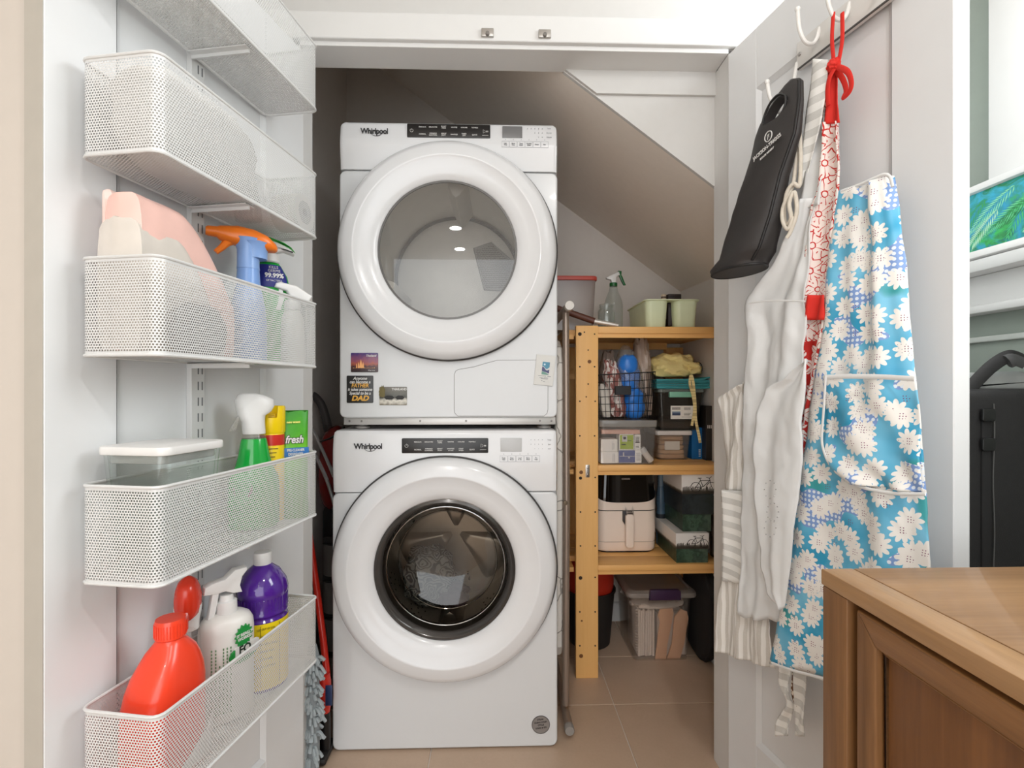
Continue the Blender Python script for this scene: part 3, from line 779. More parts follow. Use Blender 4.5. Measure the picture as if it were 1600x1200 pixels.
for i, z in enumerate(BZ):
    t = thing('mesh_basket', BLAB[i], 'basket', LB.at(0, 0, z), LB.ang, 'mesh baskets on the left door')
    for nm, me in (('mesh_side', side_me), ('mesh_bottom', bot_me)):
        q = bpy.data.objects.new(nm, me); COL.objects.link(q); q.parent = t
    if i == 0:
        rim = obj('rim', band(BH-.007, BH), STEEL_WHITE, t); foot = obj('bottom_edge', band(.001, .007), STEEL_WHITE, t)
        bm = BM(); xr = .225
        prism(bm, [(xr-.0015, -.002), (xr+.0015, -.002), (xr+.0015, -.010), (xr-.0015, -.010)], .012, BW_-.001)
        box(bm, xr-.014, xr+.014, .010, BW_-.002, -.0035, -.0012, .001, 1); brk = obj('bracket', bm, STEEL_WHITE, t)
    else:
        for s_ in (rim, foot, brk):
            q = s_.copy(); COL.objects.link(q); q.parent = t
    BASKETS.append(t)

def spot(u, y):
    """local x in the basket frame, view depth, of the thing centred at pixel column u standing at local y"""
    p = LB.hit(u, 608, y); return p.x, LB.depth(u, y)
def zat(v, d): return CAM.z + (608-v)/F*d
def sprayer(name, label, u, y, bz, vtop, body, collar, head, trig, bodym, headm, trigm, collarm=None, turn=0, group=None, sx=1, sy=.7, headsc=1, headpoly=None, trigpoly=None, liquid=None):
    """trigger spray bottle standing on z=bz; body/collar = lathe profiles in fractions of height"""
    x, d = spot(u, y); H = zat(vtop, d)-bz-.005
    t = thing(name, label, 'spray bottle', LB.at(x, y, bz+.004), LB.ang+math.radians(turn), group)
    bm = BM(); lathe(bm, [(r, h*H) for r, h in body], 32, sx=sx, sy=sy); obj('bottle', bm, bodym, t)
    if collar: bm = BM(); lathe(bm, [(r, h*H) for r, h in collar], 28); obj('collar', bm, collarm or headm, t)
    hp = headpoly or [(-.055, .955), (-.052, .99), (.0, 1.0), (.03, .985), (.045, .94), (.04, .90), (.015, .88), (.012, .83), (-.014, .83), (-.018, .90), (-.04, .93)]
    bm = BM(); prism(bm, [(px_*headsc, pz*H) for px_, pz in hp], -.014*headsc, .014*headsc, .005, 3); obj('spray_head', bm, headm, t)
    if trig:
        bm = BM(); prism(bm, [(px_*headsc, pz*H) for px_, pz in trig], -.007, .007, .002); obj('trigger', bm, trigm, t)
    return t, H
# --- basket 2: white plastic bags and a clear bottle poking out
x, d = spot(318, .07)
t = thing('plastic_bag', 'crumpled white plastic bag bulging above the rim of the second basket', 'plastic bag', LB.at(.152, .072, BZ[1]+.006), LB.ang)
bm = BM(); blob(bm, (0, 0, .082), .134, .052, .082, .10, 2.2, 3, 3.4); obj('bag', bm, M('#d8d6d2', .35, var=.02, name='white_bag_film'), t)
x, d = spot(362, .10)
t = thing('clear_squeeze_bottle', 'narrow clear plastic bottle leaning out of the second basket', 'bottle', LB.at(.350, .102, BZ[1]+.010), 0, rot=(math.radians(-3), math.radians(-9), LB.ang))
bm = BM(); lathe(bm, [(.0, 0), (.027, .002), (.028, .02), (.026, .12), (.022, .15), (.012, .163), (.012, .178)], 24); obj('bottle', bm, FILM, t)
bm = BM(); lathe(bm, [(.014, .17), (.014, .19), (.006, .194), (.005, .214)], 18); obj('cap', bm, CLEAR_PLASTIC, t)
x, d = spot(402, .055)
t = thing('paper_roll', 'pale roll with a round end label inside the second basket, behind the mesh', 'roll', LB.at(.410, .036, BZ[1]+.047), LB.ang)
bm = BM(); lathe(bm, [(.012, -.03), (.041, -.03), (.042, -.026), (.042, .026), (.041, .03), (.012, .03)], 32, axis='Y', cap=False); obj('roll', bm, M('#dedbd6', .7), t)
bm = BM(); lathe(bm, [(.010, -.031), (.026, -.031)], 28, axis='Y', cap=False); obj('end_label', bm, M('#a9a7a4', .6), t, label='grey ring label')
# --- basket 3
zb = BZ[2]
x, d = spot(252, .075)
t = thing('bin_liner_roll', 'roll of pink plastic bags in its wrapper standing in the middle basket', 'bag roll', LB.at(.127, .088, zb+.004), LB.ang)
pink = M('#eec3b8', .3, var=.06, nscale=18, name='pink_bag_film'); H = zat(315, .84)-zb
def bagloop(H, x0, x1, w, drop, th=.022, n=22, seed=0):
    """flat roll seen end on: hump shaped outline that falls off to the far side"""
    rings = []
    for i in range(n+1):
        q = i/n; x = x0+(x1-x0)*q; hh = H*(1-drop*max(0, q-.42)**1.55*2.3)
        k = min(1, q/.05+.25, (1-q)/.04+.3)
        ring = []
        for j in range(28):
            a = 2*PI*j/28; e = .5
            yy = w*k*math.copysign(abs(math.cos(a))**e, math.cos(a)); zz = hh/2*(1+math.copysign(abs(math.sin(a))**.42, math.sin(a))*(.96 if k < 1 else 1))
            wob = .0035*noise.noise(Vector((x*30+seed, a*2, zz*22)))+.002*noise.noise(Vector((x*90, a*5, zz*60+seed)))
            ring.append(Vector((x+wob*.6, yy+wob, max(0.001, zz+wob))))
        rings.append(ring)
    bm = BM(); loft(bm, rings); return bm
obj('bag_roll', bagloop(H, -.112, .120, .036, .62, seed=2), pink, t)
bm = bagloop(H+.006, -.105, .06, .010, .32, seed=5); bm.transform(Matrix.Translation((.0, .030, 0))); obj('inner_bag', bm, M('#f3d5cc', .3, var=.05), t)
bm = bagloop(H*.84, -.115, .085, .040, .95, seed=9); obj('wrapper', bm, M('#d9d1c8', .25, var=.05, name='cream_wrapper'), t, label='cream clear wrapper around the lower half')
t, H = sprayer('trigger_sprayer', 'light blue spray bottle with an orange trigger head in the middle basket', 388, .075, zb, 362, [(0, 0), (.034, .002), (.036, .03), (.036, .30), (.033, .42), (.0235, .60), (.0215, .70), (.0215, .715)],
               [(.0222, .715), (.0215, .74), (.0215, .86), (.028, .925), (.030, .94)], None, None, M('#7ea3dc', .3, name='light_blue_plastic'), M('#f07b1f', .3, name='orange_plastic'), None, M('#86a8dd', .3), turn=-48, sx=1, sy=1)
for o in [o for o in t.children if o.name.startswith('spray_head')]: bpy.data.objects.remove(o)
OR = M('#f07b1f', .3)
sec = []
for xx, zc_, hh, ww in ((-.078, .965, .016, .008), (-.074, .967, .020, .010), (-.058, .968, .022, .012), (-.052, .962, .030, .015), (-.02, .957, .042, .022), (.01, .945, .042, .026), (.035, .925, .034, .025), (.052, .900, .018, .016), (.056, .893, .008, .008)):
    sec.append([Vector((xx, ww*math.cos(a)*(1 if True else 1), zc_*H+hh/2*math.copysign(abs(math.sin(a))**.7, math.sin(a)))) for a in [2*PI*i/20 for i in range(20)]])
bm = BM(); loft(bm, sec); obj('spray_head', bm, OR, t)
bm = BM(); lathe(bm, [(.0215, .80*H), (.0225, .87*H), (.031, .915*H), (.020, .94*H)], 28, (.012, 0, 0), sx=1.15); obj('head_base', bm, M('#86a8dd', .3), t)
bm = BM(); tube(bm, [(-.022, 0, .935*H), (-.040, 0, .895*H), (-.048, 0, .86*H), (-.060, 0, .815*H)], lambda q: .0095-.004*q, 10, k=4); obj('trigger', bm, OR, t)
t, H = sprayer('trigger_sprayer', 'green and white disinfectant spray bottle with a dark blue label in the middle basket', 421, .088, zb, 371, [(0, 0), (.040, .002), (.042, .03), (.043, .62), (.038, .70), (.024, .785), (.020, .80), (.019, .83)],
               [(.0185, .80), (.021, .81), (.021, .865), (.018, .87)], None, None, M('#0c9a32', .3, name='green_bottle_plastic'), PLASTIC_OFF, None, turn=-52, sx=1, sy=.62,
               headpoly=[(-.045, .955), (-.03, .985), (.0, .985), (.040, .935), (.054, .895), (.052, .88), (.030, .90), (.012, .88), (.010, .865), (-.012, .865), (-.014, .92), (-.04, .94)])
bm = BM(); prism(bm, [(-.046, .97*H), (-.03, .995*H), (.0, .995*H), (.030, .965*H), (.045, .935*H), (.054, .895*H), (.044, .918*H), (.020, .955*H), (-.01, .975*H)], -.0155, .0155, .003); obj('head_top', bm, M('#12a52c', .3), t, label='bright green top of the spray head')
sec = []
for k in range(9):
    q = k/8; f_ = .60+.18*q; z = f_*H; r = (.043 if f_ < .62 else .043-.005*(f_-.62)/.08 if f_ < .70 else .038-.014*(f_-.70)/.085)+.0006
    a0 = math.radians(-150+22*(1-q)**2); a1 = math.radians(-28)
    sec.append([Vector((r*math.cos(a0+(a1-a0)*i/14), .62*r*math.sin(a0+(a1-a0)*i/14)-.0006, z)) for i in range(15)])
bm = BM(); loft(bm, sec, cap=False, closed=False); lb = obj('label', bm, M('#1c2478', .4), t, label='dark blue label')
join_text([('KILLS', .0085, front(.007, -.0195, .757*H), {}), ('GERMS', .0085, front(.008, -.0225, .728*H), {}), ('99.99%', .0135, front(.008, -.0252, .690*H), dict(bold=.0005)), ('OF BACTERIA', .0055, front(.008, -.0262, .650*H), {})], PALE_INK, t)
WT = PLASTIC_OFF
t, H = sprayer('trigger_sprayer', 'small white trigger spray bottle at the far end of the middle basket', 457, .040, zb, 443, [(0, 0), (.024, .002), (.026, .03), (.026, .45), (.024, .58), (.017, .66), (.015, .72)], [(.0175, .68), (.0175, .78), (.013, .80)],
               None, [(-.030, .93), (-.022, .93), (-.018, .80), (-.026, .66), (-.036, .66), (-.030, .80)], M('#e7e5e0', .35), WT, WT, turn=-50, sx=1, sy=.75, headpoly=[(-.040, .93), (-.036, .985), (-.026, 1.0), (.008, .97), (.042, .86), (.036, .80), (.026, .72), (.014, .78), (-.006, .82), (-.014, .90)])
t = thing('sponge_pack', 'grey rounded pack lying in the middle basket, showing through its mesh', 'sponge pack', LB.at(.085, .0265, zb+.004), LB.ang)
bm = BM(); blob(bm, (.03, 0, .045), .055, .0165, .045, .08, 2, 12, 3); obj('pack', bm, M('#8d8a88', .7), t)
# --- basket 4
zb = BZ[3]
t = thing('glass_container', 'square glass food container with a white lid in the fourth basket', 'food container', LB.at(.087, .0685, zb+.004), LB.ang)
H = 1.008-zb
def taper(x0, x1, y0, y1, xa, xb, ya, yb, h0, h1, r, k=8):
    return [[Vector((*p, h0)) for p in rrect(x0, x1, y0, y1, r, k)], [Vector((*p, h1)) for p in rrect(xa, xb, ya, yb, r*1.1, k)]]
bm = BM(); outer = taper(-.055, .055, -.047, .047, -.067, .067, -.060, .060, 0, H-.012, .018); inner = taper(-.051, .051, -.043, .043, -.063, .063, -.056, .056, .006, H-.012, .016)
loft(bm, [outer[0], outer[1], inner[1], inner[0]], cap=True); obj('glass_box', bm, glassy('container_glass', '#fafcfb', .02, '#e6eae8', .02, 1.0), t)
bm = BM(); prism(bm, rrect(-.070, .070, -.063, .063, .018, 8), H-.016, H-.002, .003, plane='XY'); obj('lid', bm, PLASTIC_OFF, t)
bm = BM(); prism(bm, rrect(-.060, .060, -.053, .053, .016, 8), H-.030, H-.015, .002, plane='XY'); obj('lid_seal', bm, glassy('lid_seal', '#dddddd', .4, '#e9e9e7', .1), t)
GB = glassy('green_liquid_bottle', '#0fa23a', .82, '#079a35', .05, 1.2); 
x, d = spot(397, .072); H = zat(614, d)-zb-.004
t = thing('trigger_sprayer', 'green spray bottle with a white trigger head beside the yellow can', 'spray bottle', LB.at(x, .072, zb+.004), LB.ang+math.radians(-48))
bm = BM(); lathe(bm, [(r, h*H) for r, h in ((0, 0), (.046, .003), (.050, .02), (.050, .30), (.048, .37), (.037, .45), (.034, .49), (.031, .53), (.0255, .645), (.024, .66))], 40, sy=.72); obj('bottle', bm, M('#0aa23a', .12, var=.04, coat=.4, name='green_spray_plastic'), t)
bm = BM(); lathe(bm, [(.0242, .66*H), (.0225, .685*H), (.021, .70*H), (.0205, .705*H)], 28, sy=.85); obj('bottle_neck', bm, CLEAR_PLASTIC, t)
sec = []
for zz, x0, x1, w in ((.695, -.0215, .0225, .019), (.705, -.0225, .0225, .020), (.79, -.0245, .021, .020), (.83, -.030, .022, .019), (.86, -.033, .034, .018), (.90, -.036, .040, .017), (.95, -.037, .038, .017), (.985, -.031, .020, .014), (1.0, -.026, .004, .009)):
    sec.append([Vector(((x0+x1)/2+(x1-x0)/2*math.copysign(abs(math.cos(a))**.75, math.cos(a)), w*math.sin(a), zz*H)) for a in [2*PI*i/24 for i in range(24)]])
bm = BM(); loft(bm, sec); obj('spray_head', bm, PLASTIC_OFF, t, smooth=60)
bm = BM(); prism(bm, [(-.030, .84*H), (-.026, .84*H), (-.034, .73*H), (-.046, .715*H), (-.048, .725*H)], -.007, .007, .0015); obj('trigger', bm, CLEAR_PLASTIC, t)
bm = BM(); lathe(bm, [(0, 0), (.019, 0)], 24, mat=Matrix.Translation((-.024, -.0290, .30*H)) @ Matrix.Rotation(math.radians(84), 4, 'X') @ Matrix.Rotation(math.radians(-24), 4, 'Y'), cap=False); obj('label', bm, M('#6b5648', .5), t)
x, d = spot(427, .068); H = zat(634, d)-zb-.004
t = thing('spray_can', 'yellow aerosol can with a red band in the fourth basket', 'aerosol can', LB.at(x-.006, .068, zb+.004), LB.ang+math.radians(-50))
YEL = M('#f2cf0c', .3, name='yellow_plastic')
bm = BM(); lathe(bm, [(0, 0), (.026, .002), (.0265, .02), (.0265, .755*H), (.025, .77*H)], 32); can = obj('can', bm, YEL, t)
bm = BM(); lathe(bm, [(.0269, .66*H), (.0269, .752*H)], 32, cap=False); obj('band', bm, M('#c5281c', .35), can, label='red band')
bm = BM(); lathe(bm, [(.026, .76*H), (.0285, .775*H), (.0285, .985*H), (.027, 1.0*H), (.024, 1.0*H), (.022, .93*H), (0, .93*H)], 32); cp_ = obj('cap', bm, YEL, t)
c = BM(); prism(c, [(-.010, .90*H), (.008, .90*H), (.012, 1.1*H), (-.012, 1.1*H)], -.06, .0, .002); cut(cp_, c)
bm = BM()
for k in range(7): box(bm, -.012, .010-.003*(k % 3), -.0271, -.0255, (.63-.035*k)*H, (.638-.035*k)*H)
obj('small_print', bm, M('#7a5a12', .6), can, smooth=0, kind='stuff')
x, d = spot(457, .036); H = zat(643, d)-zb-.004
t = thing('cleaner_pouch', 'green foil pouch lettered fresh at the far end of the fourth basket', 'pouch', LB.at(.420, .037, zb+.004), LB.ang+math.radians(-50))
rings = []
for k in range(13):
    q = k/12; rings.append([Vector((.0300*math.copysign(abs(math.cos(a))**.45, math.cos(a))*(1-.04*math.sin(q*PI)), (.024*(1-q)**.6+.0015)*math.sin(a), q*H+(.0025*math.sin(9*math.cos(a)) if k == 12 else 0))) for a in [2*PI*i/32 for i in range(32)]])
bm = BM(); loft(bm, rings); obj('pouch', bm, ramp_mat('pouch_print', [(0, '#3c8f1d'), (.42, '#58b01d'), (.62, '#7cc62c'), (.8, '#4aa31f'), (1, '#2f8a1a')], 'z', 0, H, .35, 30), t)
bm = BM(); prism(bm, [(-.0285, .575*H), (.0285, .575*H), (.0285, .66*H), (-.0285, .66*H)], -.0185, -.0150, .001); obj('blue_band', bm, M('#2f6fb4', .4), t, label='blue band with small lettering')
join_text([('PRE-CLEANER', .0080, front(.0, -.0188, .637*H), dict(bold=.0002, sx=.75)), ('DEGREASER', .0080, front(.0, -.0188, .600*H), dict(bold=.0002, sx=.75))], PALE_INK, t)
text('fresh', .024, front(-.003, -.0150, .735*H), INK, t, shear=.25, bold=.0018, sx=.8)
text('fresh', .024, front(-.003, -.0157, .735*H), PALE_INK, t, shear=.25, bold=.0006, sx=.8)
text('new scent', .007, front(-.004, -.0110, .90*H), M('#e9e37a', .4), t, bold=.0004)
# --- basket 5
zb = BZ[4]
RED = M('#ee4326', .28, var=.03, coat=.2, name='red_jug_plastic')
t = thing('detergent_jug', 'big red plastic jug with a red screw cap in the lowest basket', 'jug', LB.at(.084, .066, zb+.004), LB.ang+math.radians(-4))
H = zat(976, .845)-zb-.004; rings = []
for q, x0, x1, w in ((0, -.066, .062, .040), (.01, -.070, .066, .043), (.30, -.071, .067, .044), (.48, -.068, .067, .044), (.58, -.060, .066, .043), (.66, -.049, .063, .041), (.73, -.036, .058, .036), (.79, -.024, .051, .031), (.845, -.014, .041, .024), (.87, -.009, .034, .021), (.885, -.009, .034, .0205)):
    rings.append(sup((x1-x0)/2*.88, w, q*H, 40, 3.4 if q < .8 else 2.2, cx=(x0+x1)/2*.88))
bm = BM(); loft(bm, rings); obj('jug', bm, RED, t, smooth=50)
bm = BM(); lathe(bm, [(.022, .872*H), (.0235, .88*H), (.0235, .98*H), (.022, 1.0*H), (0, 1.0*H)], 32, (.011, 0, 0)); cp_ = obj('cap', bm, RED, t)
bm = BM()
for i in range(32): a = 2*PI*i/32; box(bm, .011+.0236*math.cos(a)-.0006, .011+.0236*math.cos(a)+.0006, .0236*math.sin(a)-.0006, .0236*math.sin(a)+.0006, .89*H, .975*H)
obj('cap_rib', bm, RED, cp_, smooth=0, kind='stuff')
bm = BM(); prism(bm, [(-.03, .02*H), (.054, .02*H), (.055, .30*H), (.045, .22*H), (.01, .12*H)], -.0450, -.043, .0004); obj('label', bm, PALE_INK, t, label='white label corner low on the jug')
x, d = spot(288, .106); H = zat(905, d)-zb-.004
t = thing('trigger_sprayer', 'clear spray bottle with a red and white head behind the red jug', 'spray bottle', LB.at(.180, .106, zb+.004), LB.ang+math.radians(34))
bm = BM(); lathe(bm, [(r, h*H) for r, h in ((0, 0), (.024, .002), (.026, .02), (.026, .48), (.025, .60), (.018, .72), (.0155, .76))], 30, sy=.85); obj('bottle', bm, CLEAR_PLASTIC, t)
bm = BM(); lathe(bm, [(.0165, .66*H), (.0185, .665*H), (.0190, .72*H), (.0225, .78*H), (.0235, .82*H)], 26); obj('collar', bm, PLASTIC_OFF, t)
sec = []
for zz, rx_, ry_, cx_ in ((.775, .016, .014, -.006), (.79, .0235, .020, -.004), (.83, .0275, .0225, .0), (.88, .0285, .0225, .001), (.93, .0265, .020, .000), (.97, .021, .016, -.003), (.99, .013, .010, -.005), (1.0, .004, .003, -.006)):
    sec.append([Vector((cx_+rx_*math.cos(a), ry_*math.sin(a), (zz+.035*math.cos(a)*(1 if zz < .9 else .4))*H)) for a in [2*PI*i/26 for i in range(26)]])
bm = BM(); loft(bm, sec); obj('spray_head', bm, M('#e03a22', .25, coat=.2), t, smooth=60)
bm = BM(); tube(bm, [(-.026, 0, .80*H), (-.032, 0, .76*H), (-.033, 0, .71*H)], .005, 8, k=3); obj('trigger', bm, M('#e03a22', .25, coat=.2), t)
x, d = spot(354, .070); H = zat(890, d)-zb-.004
t = thing('soap_sprayer', 'white oval bottle with a green starburst label and white trigger in the lowest basket', 'spray bottle', LB.at(x, .070, zb+.004), LB.ang+math.radians(-38))
WB = M('#e0ddd8', .35, var=.01, name='white_bottle_plastic')
rings = [sup(.049*a, .036*a, q*H, 40, 2.3) for q, a in ((0, .95), (.008, 1), (.05, 1), (.59, 1), (.64, .97), (.675, .86), (.70, .62), (.71, .42))]
bm = BM(); loft(bm, rings); obj('bottle', bm, WB, t, smooth=50)
bm = BM(); lathe(bm, [(.019, .705*H), (.0195, .71*H), (.0185, .785*H), (.013, .79*H), (.012, .83*H)], 28); obj('collar', bm, PLASTIC_OFF, t)
bm = BM(); prism(bm, [(-.042, .865*H), (-.040, .915*H), (-.028, .935*H), (-.005, .945*H), (.012, .995*H), (.034, 1.0*H), (.036, .98*H), (.026, .94*H), (.022, .88*H), (.026, .83*H), (.010, .835*H), (-.004, .86*H), (-.020, .855*H)], -.0115, .0115, .003); obj('spray_head', bm, PLASTIC_OFF, t)
bm = BM(); prism(bm, [(-.026, .87*H), (-.014, .87*H), (-.020, .74*H), (-.026, .66*H), (-.036, .655*H), (-.032, .74*H)], -.008, .008, .002); obj('trigger', bm, PLASTIC_OFF, t)
GR = M('#188a3a', .4, name='green_label_ink')
lbm = Matrix.Translation((.022, -.0350, 0))
star = [((.0165 if i % 2 else .0215)*math.cos(2*PI*i/28)*.92, (.0165 if i % 2 else .0215)*math.sin(2*PI*i/28)) for i in range(28)]
rot = Matrix.Rotation(math.radians(24), 4, 'Z')
bm = BM(); prism(bm, [(x_, z_+.56*H) for x_, z_ in star], -.0010, .003, mat=lbm @ rot); obj('starburst_label', bm, GR, t, smooth=0, label='green starburst label')
join_text([('IT REALLY', .0078, lbm @ rot @ front(0, -.0014, .57*H), dict(shear=.1, bold=.0003)), ('WORKS!', .0078, lbm @ rot @ front(0, -.0014, .543*H), dict(shear=.1, bold=.0003))], PALE_INK, t)
bm = BM(); prism(bm, [(.031*math.cos(a), .44*H+.017*math.sin(a)) for a in [2*PI*i/28 for i in range(28)]], -.0008, .003, mat=lbm @ rot); obj('oval_label', bm, GR, t, smooth=0)
bm = BM(); prism(bm, rrect(-.020, .034, .42*H, .42*H+.022, .004), -.0013, .003, mat=lbm @ rot @ Matrix.Translation((0, 0, .000))); obj('name_plate', bm, PALE_INK, t, smooth=0)
text('FO', .021, lbm @ rot @ front(.001, -.0016, .468*H), M('#1d2a20', .5), t, bold=.0006)
bm = BM()
for k in range(6):
    xx = -.034+.0062*k; 
    for q in range(20 if k != 2 else 15):
        z = (.07+.0225*q)*H; r_ = math.sqrt(max(0, 1-abs(xx/.049)**2.3))**(2/2.3)*.036
        box(bm, xx, xx+.0022, -r_-.0012, -r_+.001, z, z+.0038)
obj('small_print', bm, M('#6f8f6a', .6), t, smooth=0, kind='stuff')
bm = BM(); tube(bm, [(-.0478, -.012, .50*H), (-.0492, -.010, .42*H), (-.0480, -.014, .36*H), (-.0490, -.008, .30*H), (-.047, -.016, .24*H)], lambda q: .001+.0035*math.sin(PI*q)**2, 6, k=5); obj('leaf_print', bm, M('#4a7a45', .5), t)
x, d = spot(413, .062); H = zat(862, d)-zb-.004
t = thing('cleaner_bottle', 'round purple cleaner bottle with a white cap and yellow label', 'bottle', LB.at(x, .066, zb+.004), LB.ang+math.radians(-35))
PUR = M('#4a1f86', .1, var=.05, coat=.5, name='purple_liquid_plastic'); R0 = .051
bm = BM(); lathe(bm, [(r, h*H) for r, h in ((0, 0), (.048, .004), (R0, .02), (R0, .52), (.048, .535), (.048, .545), (.051, .56), (.051, .575), (.0498, .585), (.0498, .685), (.052, .70), (.052, .73), (.048, .785), (.034, .865), (.022, .897), (.017, .91))], 48); obj('bottle', bm, PUR, t)
bm = BM()
for i in range(40): a = 2*PI*i/40; box(bm, -.0012, .0012, -.0012, .0008, .59*H, .68*H, 0, 2, Matrix.Rotation(a, 4, 'Z') @ Matrix.Translation((0, -.050, 0)))
obj('grip_rib', bm, PUR, t, smooth=0, kind='stuff')
bm = BM(); lathe(bm, [(.0165, .905*H), (.0185, .915*H), (.0185, .985*H), (.017, 1.0*H), (0, 1.0*H)], 30); obj('cap', bm, PLASTIC_OFF, t)
bm = BM(); lathe(bm, [(R0+.0005, .03*H), (R0+.0005, .515*H)], 48, cap=False); lb = obj('label', bm, M('#f0d51a', .4, name='yellow_label'), t, label='yellow label')
its = []
for k, s_ in enumerate(('KEEP OUT OF EYES', 'WARNING', 'HARMFUL IF SWALLOWED.', 'AVOID CONTACT', 'WATER LABEL', 'DO NOT MIX WITH')):
    an = math.radians(-14); its.append((s_, .0055, Matrix.Rotation(an, 4, 'Z') @ front(0, -(R0+.0022), (.48-.055*k)*H), dict(sx=.75)))
join_text(its, M('#4d3c10', .6), lb)
bm = BM(); tube(bm, [((R0+.001)*math.cos(math.radians(a)), (R0+.001)*math.sin(math.radians(a)), z*H) for a, z in ((-72, .06), (-72, .50), (-115, .50), (-115, .06))], .0004, 4, closed=True); obj('label_box', bm, M('#4d3c10', .6), lb, smooth=0)

# ================================================================== LEFT OF THE WASHER: MOP, DUSTER, VACUUM, CRATE
DARK = M('#262322', .6, name='dark_plastic'); BLK = M('#161414', .5, name='black_plastic')
def ptube(bm, pts, r, n=10, k=5, **kw): return tube(bm, [pY(u, v, Y) for u, v, Y in pts], r, n, k=k, **kw)
RD2 = M('#cf2a1c', .3, coat=.2, name='red_mop_plastic')
b = pZ(508, 1150, 0.02)
t = thing('spray_mop', 'red-handled mop standing between the left door and the washer', 'mop', (b.x, 1.52, 0))
bm = BM(); ptube(bm, [(470, 740, 1.66), (500, 960, 1.59), (511, 1056, 1.56)], .0105, 12); obj('handle', bm, RD2, t, True)
bm = BM(); a = pY(511, 1050, 1.56); c = pY(508, 1108, 1.545)
lathe(bm, [(.013, 0), (.017, .02), (.021, .09), (.018, .115)], 16, mat=Matrix.Translation((c.x, 1.548, c.z-.01)) @ Matrix.Rotation(math.radians(-3), 4, 'Y')); obj('grip_housing', bm, RD2, t, True)
bm = BM(); box(bm, c.x+.006, c.x+.026, 1.527, 1.532, c.z+.02, c.z+.08, .002); obj('label', bm, M('#26365f', .4), t, True, label='dark blue label')
bm = BM(); lathe(bm, [(.012, .02), (.014, .05), (.013, c.z-.01)], 14, (c.x+.001, 1.548, 0)); obj('lower_tube', bm, BLK, t, True)
bm = BM(); box(bm, c.x-.095, c.x+.016, 1.50, 1.60, .004, .026, .008); obj('mop_plate', bm, BLK, t, True)
# chenille duster hanging / standing behind the door
GRY = M('#a3abae', .9, var=.1, nscale=60, name='grey_chenille')
b = pZ(488, 1150, .0); X0 = pY(487, 1090, 1.47).x
t = thing('chenille_duster', 'grey chenille mop head below the red mop handle', 'mop head', (X0, 1.47, 0))
bm = BM()
for i in range(150):
    z = .05+.30*random.random(); a = random.uniform(-PI*.95, -.05) if random.random() < .8 else random.random()*2*PI
    r0 = .014; r1 = .030+.010*random.random(); p0 = Vector((X0+r0*math.cos(a), 1.47+r0*math.sin(a)*.7, z)); dr = Vector((math.cos(a), math.sin(a)*.7, random.uniform(-.75, .1)))
    p1 = p0+dr*(r1-r0); tube(bm, [p0, (p0+p1)/2+Vector((0, 0, .004)), p1+Vector((0, 0, -.006))], .0046, 6, k=2)
obj('chenille_strand', bm, GRY, t, True, kind='stuff')
bm = BM(); lathe(bm, [(0, .0), (.018, .004), (.02, .05), (.019, .34), (.012, .37), (0, .372)], 18, (X0, 1.475, 0)); obj('core', bm, M('#8d9497', .8), t, True)
# vacuum cleaner
t = thing('vacuum_cleaner', 'upright vacuum with a dark hose, chrome tubes and deep red body beside the dryer', 'vacuum cleaner', (-.60, 1.92, 0))
bm = BM(); ptube(bm, [(452, 640, 2.00), (470, 620, 2.00), (487, 617, 2.00), (502, 632, 1.99), (512, 665, 1.97), (519, 700, 1.95), (524, 760, 1.94), (526, 880, 1.93)], .0155, 12); hose = obj('hose', bm, M('#4a4646', .3, name='hose_grey'), t, True)
bm = BM()
pp = smooth_path([pY(u, v, Y) for u, v, Y in [(512, 665, 1.97), (519, 700, 1.95), (524, 760, 1.94), (526, 880, 1.93)]], 14)
for q in pp[::1]: lathe(bm, [(.0158, -.0022), (.0172, 0), (.0158, .0022)], 14, (q.x, q.y, q.z), cap=False)
obj('hose_rib', bm, M('#2c2929', .4), hose, True, kind='stuff')
for k, pts in enumerate(([(470, 650, 1.90), (488, 672, 1.89), (508, 712, 1.88), (522, 745, 1.87)], [(470, 672, 1.86), (490, 707, 1.855), (510, 748, 1.85), (526, 800, 1.84)])):
    bm = BM(); ptube(bm, pts, .0065, 10); obj('chrome_tube', bm, CHROME, t, True)
bm = BM(); blob(bm, (-.615, 1.98, .80), .055, .09, .16, .04, 1.5, 2, 2.6); obj('dust_body', bm, M('#7d1715', .25, coat=.3, name='deep_red_plastic'), t, True)
bm = BM(); box(bm, -.655, -.575, 1.93, 2.05, .06, .66, .02); obj('motor_body', bm, BLK, t, True)
bm = BM(); box(bm, -.66, -.52, 1.78, 2.06, .0, .075, .02); obj('floor_head', bm, BLK, t, True)
bm = BM(); ptube(bm, [(500, 690, 1.80), (520, 683, 1.79), (538, 668, 1.72)], .004, 6); obj('cord', bm, BLK, t, True)
# folded black shoe organiser in the gap
t = thing('hanging_organiser', 'black fabric pocket organiser wedged beside the washer, behind the red handle', 'organiser', (-.545, 1.74, 0))
x0, x1 = -.588, -.506
bm = BM(); box(bm, x0, x1, 1.745, 1.765, .05, .60, .008); obj('back_sheet', bm, M('#1f1c1b', .85), t, True)
for i in range(4):
    z = .10+i*.125
    bm = BM(); rings = []
    for k in range(7):
        q = k/6; rings.append([Vector((x0+.004+(x1-x0-.008)*j/9, 1.744-.028*max(0, math.sin(PI*j/9))**.7*(.35+.65*math.sin(PI*min(1, .25+.6*q))), z+.105*q)) for j in range(10)])
    loft(bm, rings, closed=False); o = obj('pocket', bm, M('#5a5653', .35, name='organiser_mesh'), t, True)
    bm = BM(); tube(bm, [v for v in rings[-1]], .003, 6); obj('pocket_trim', bm, M('#121010', .7), o, True)

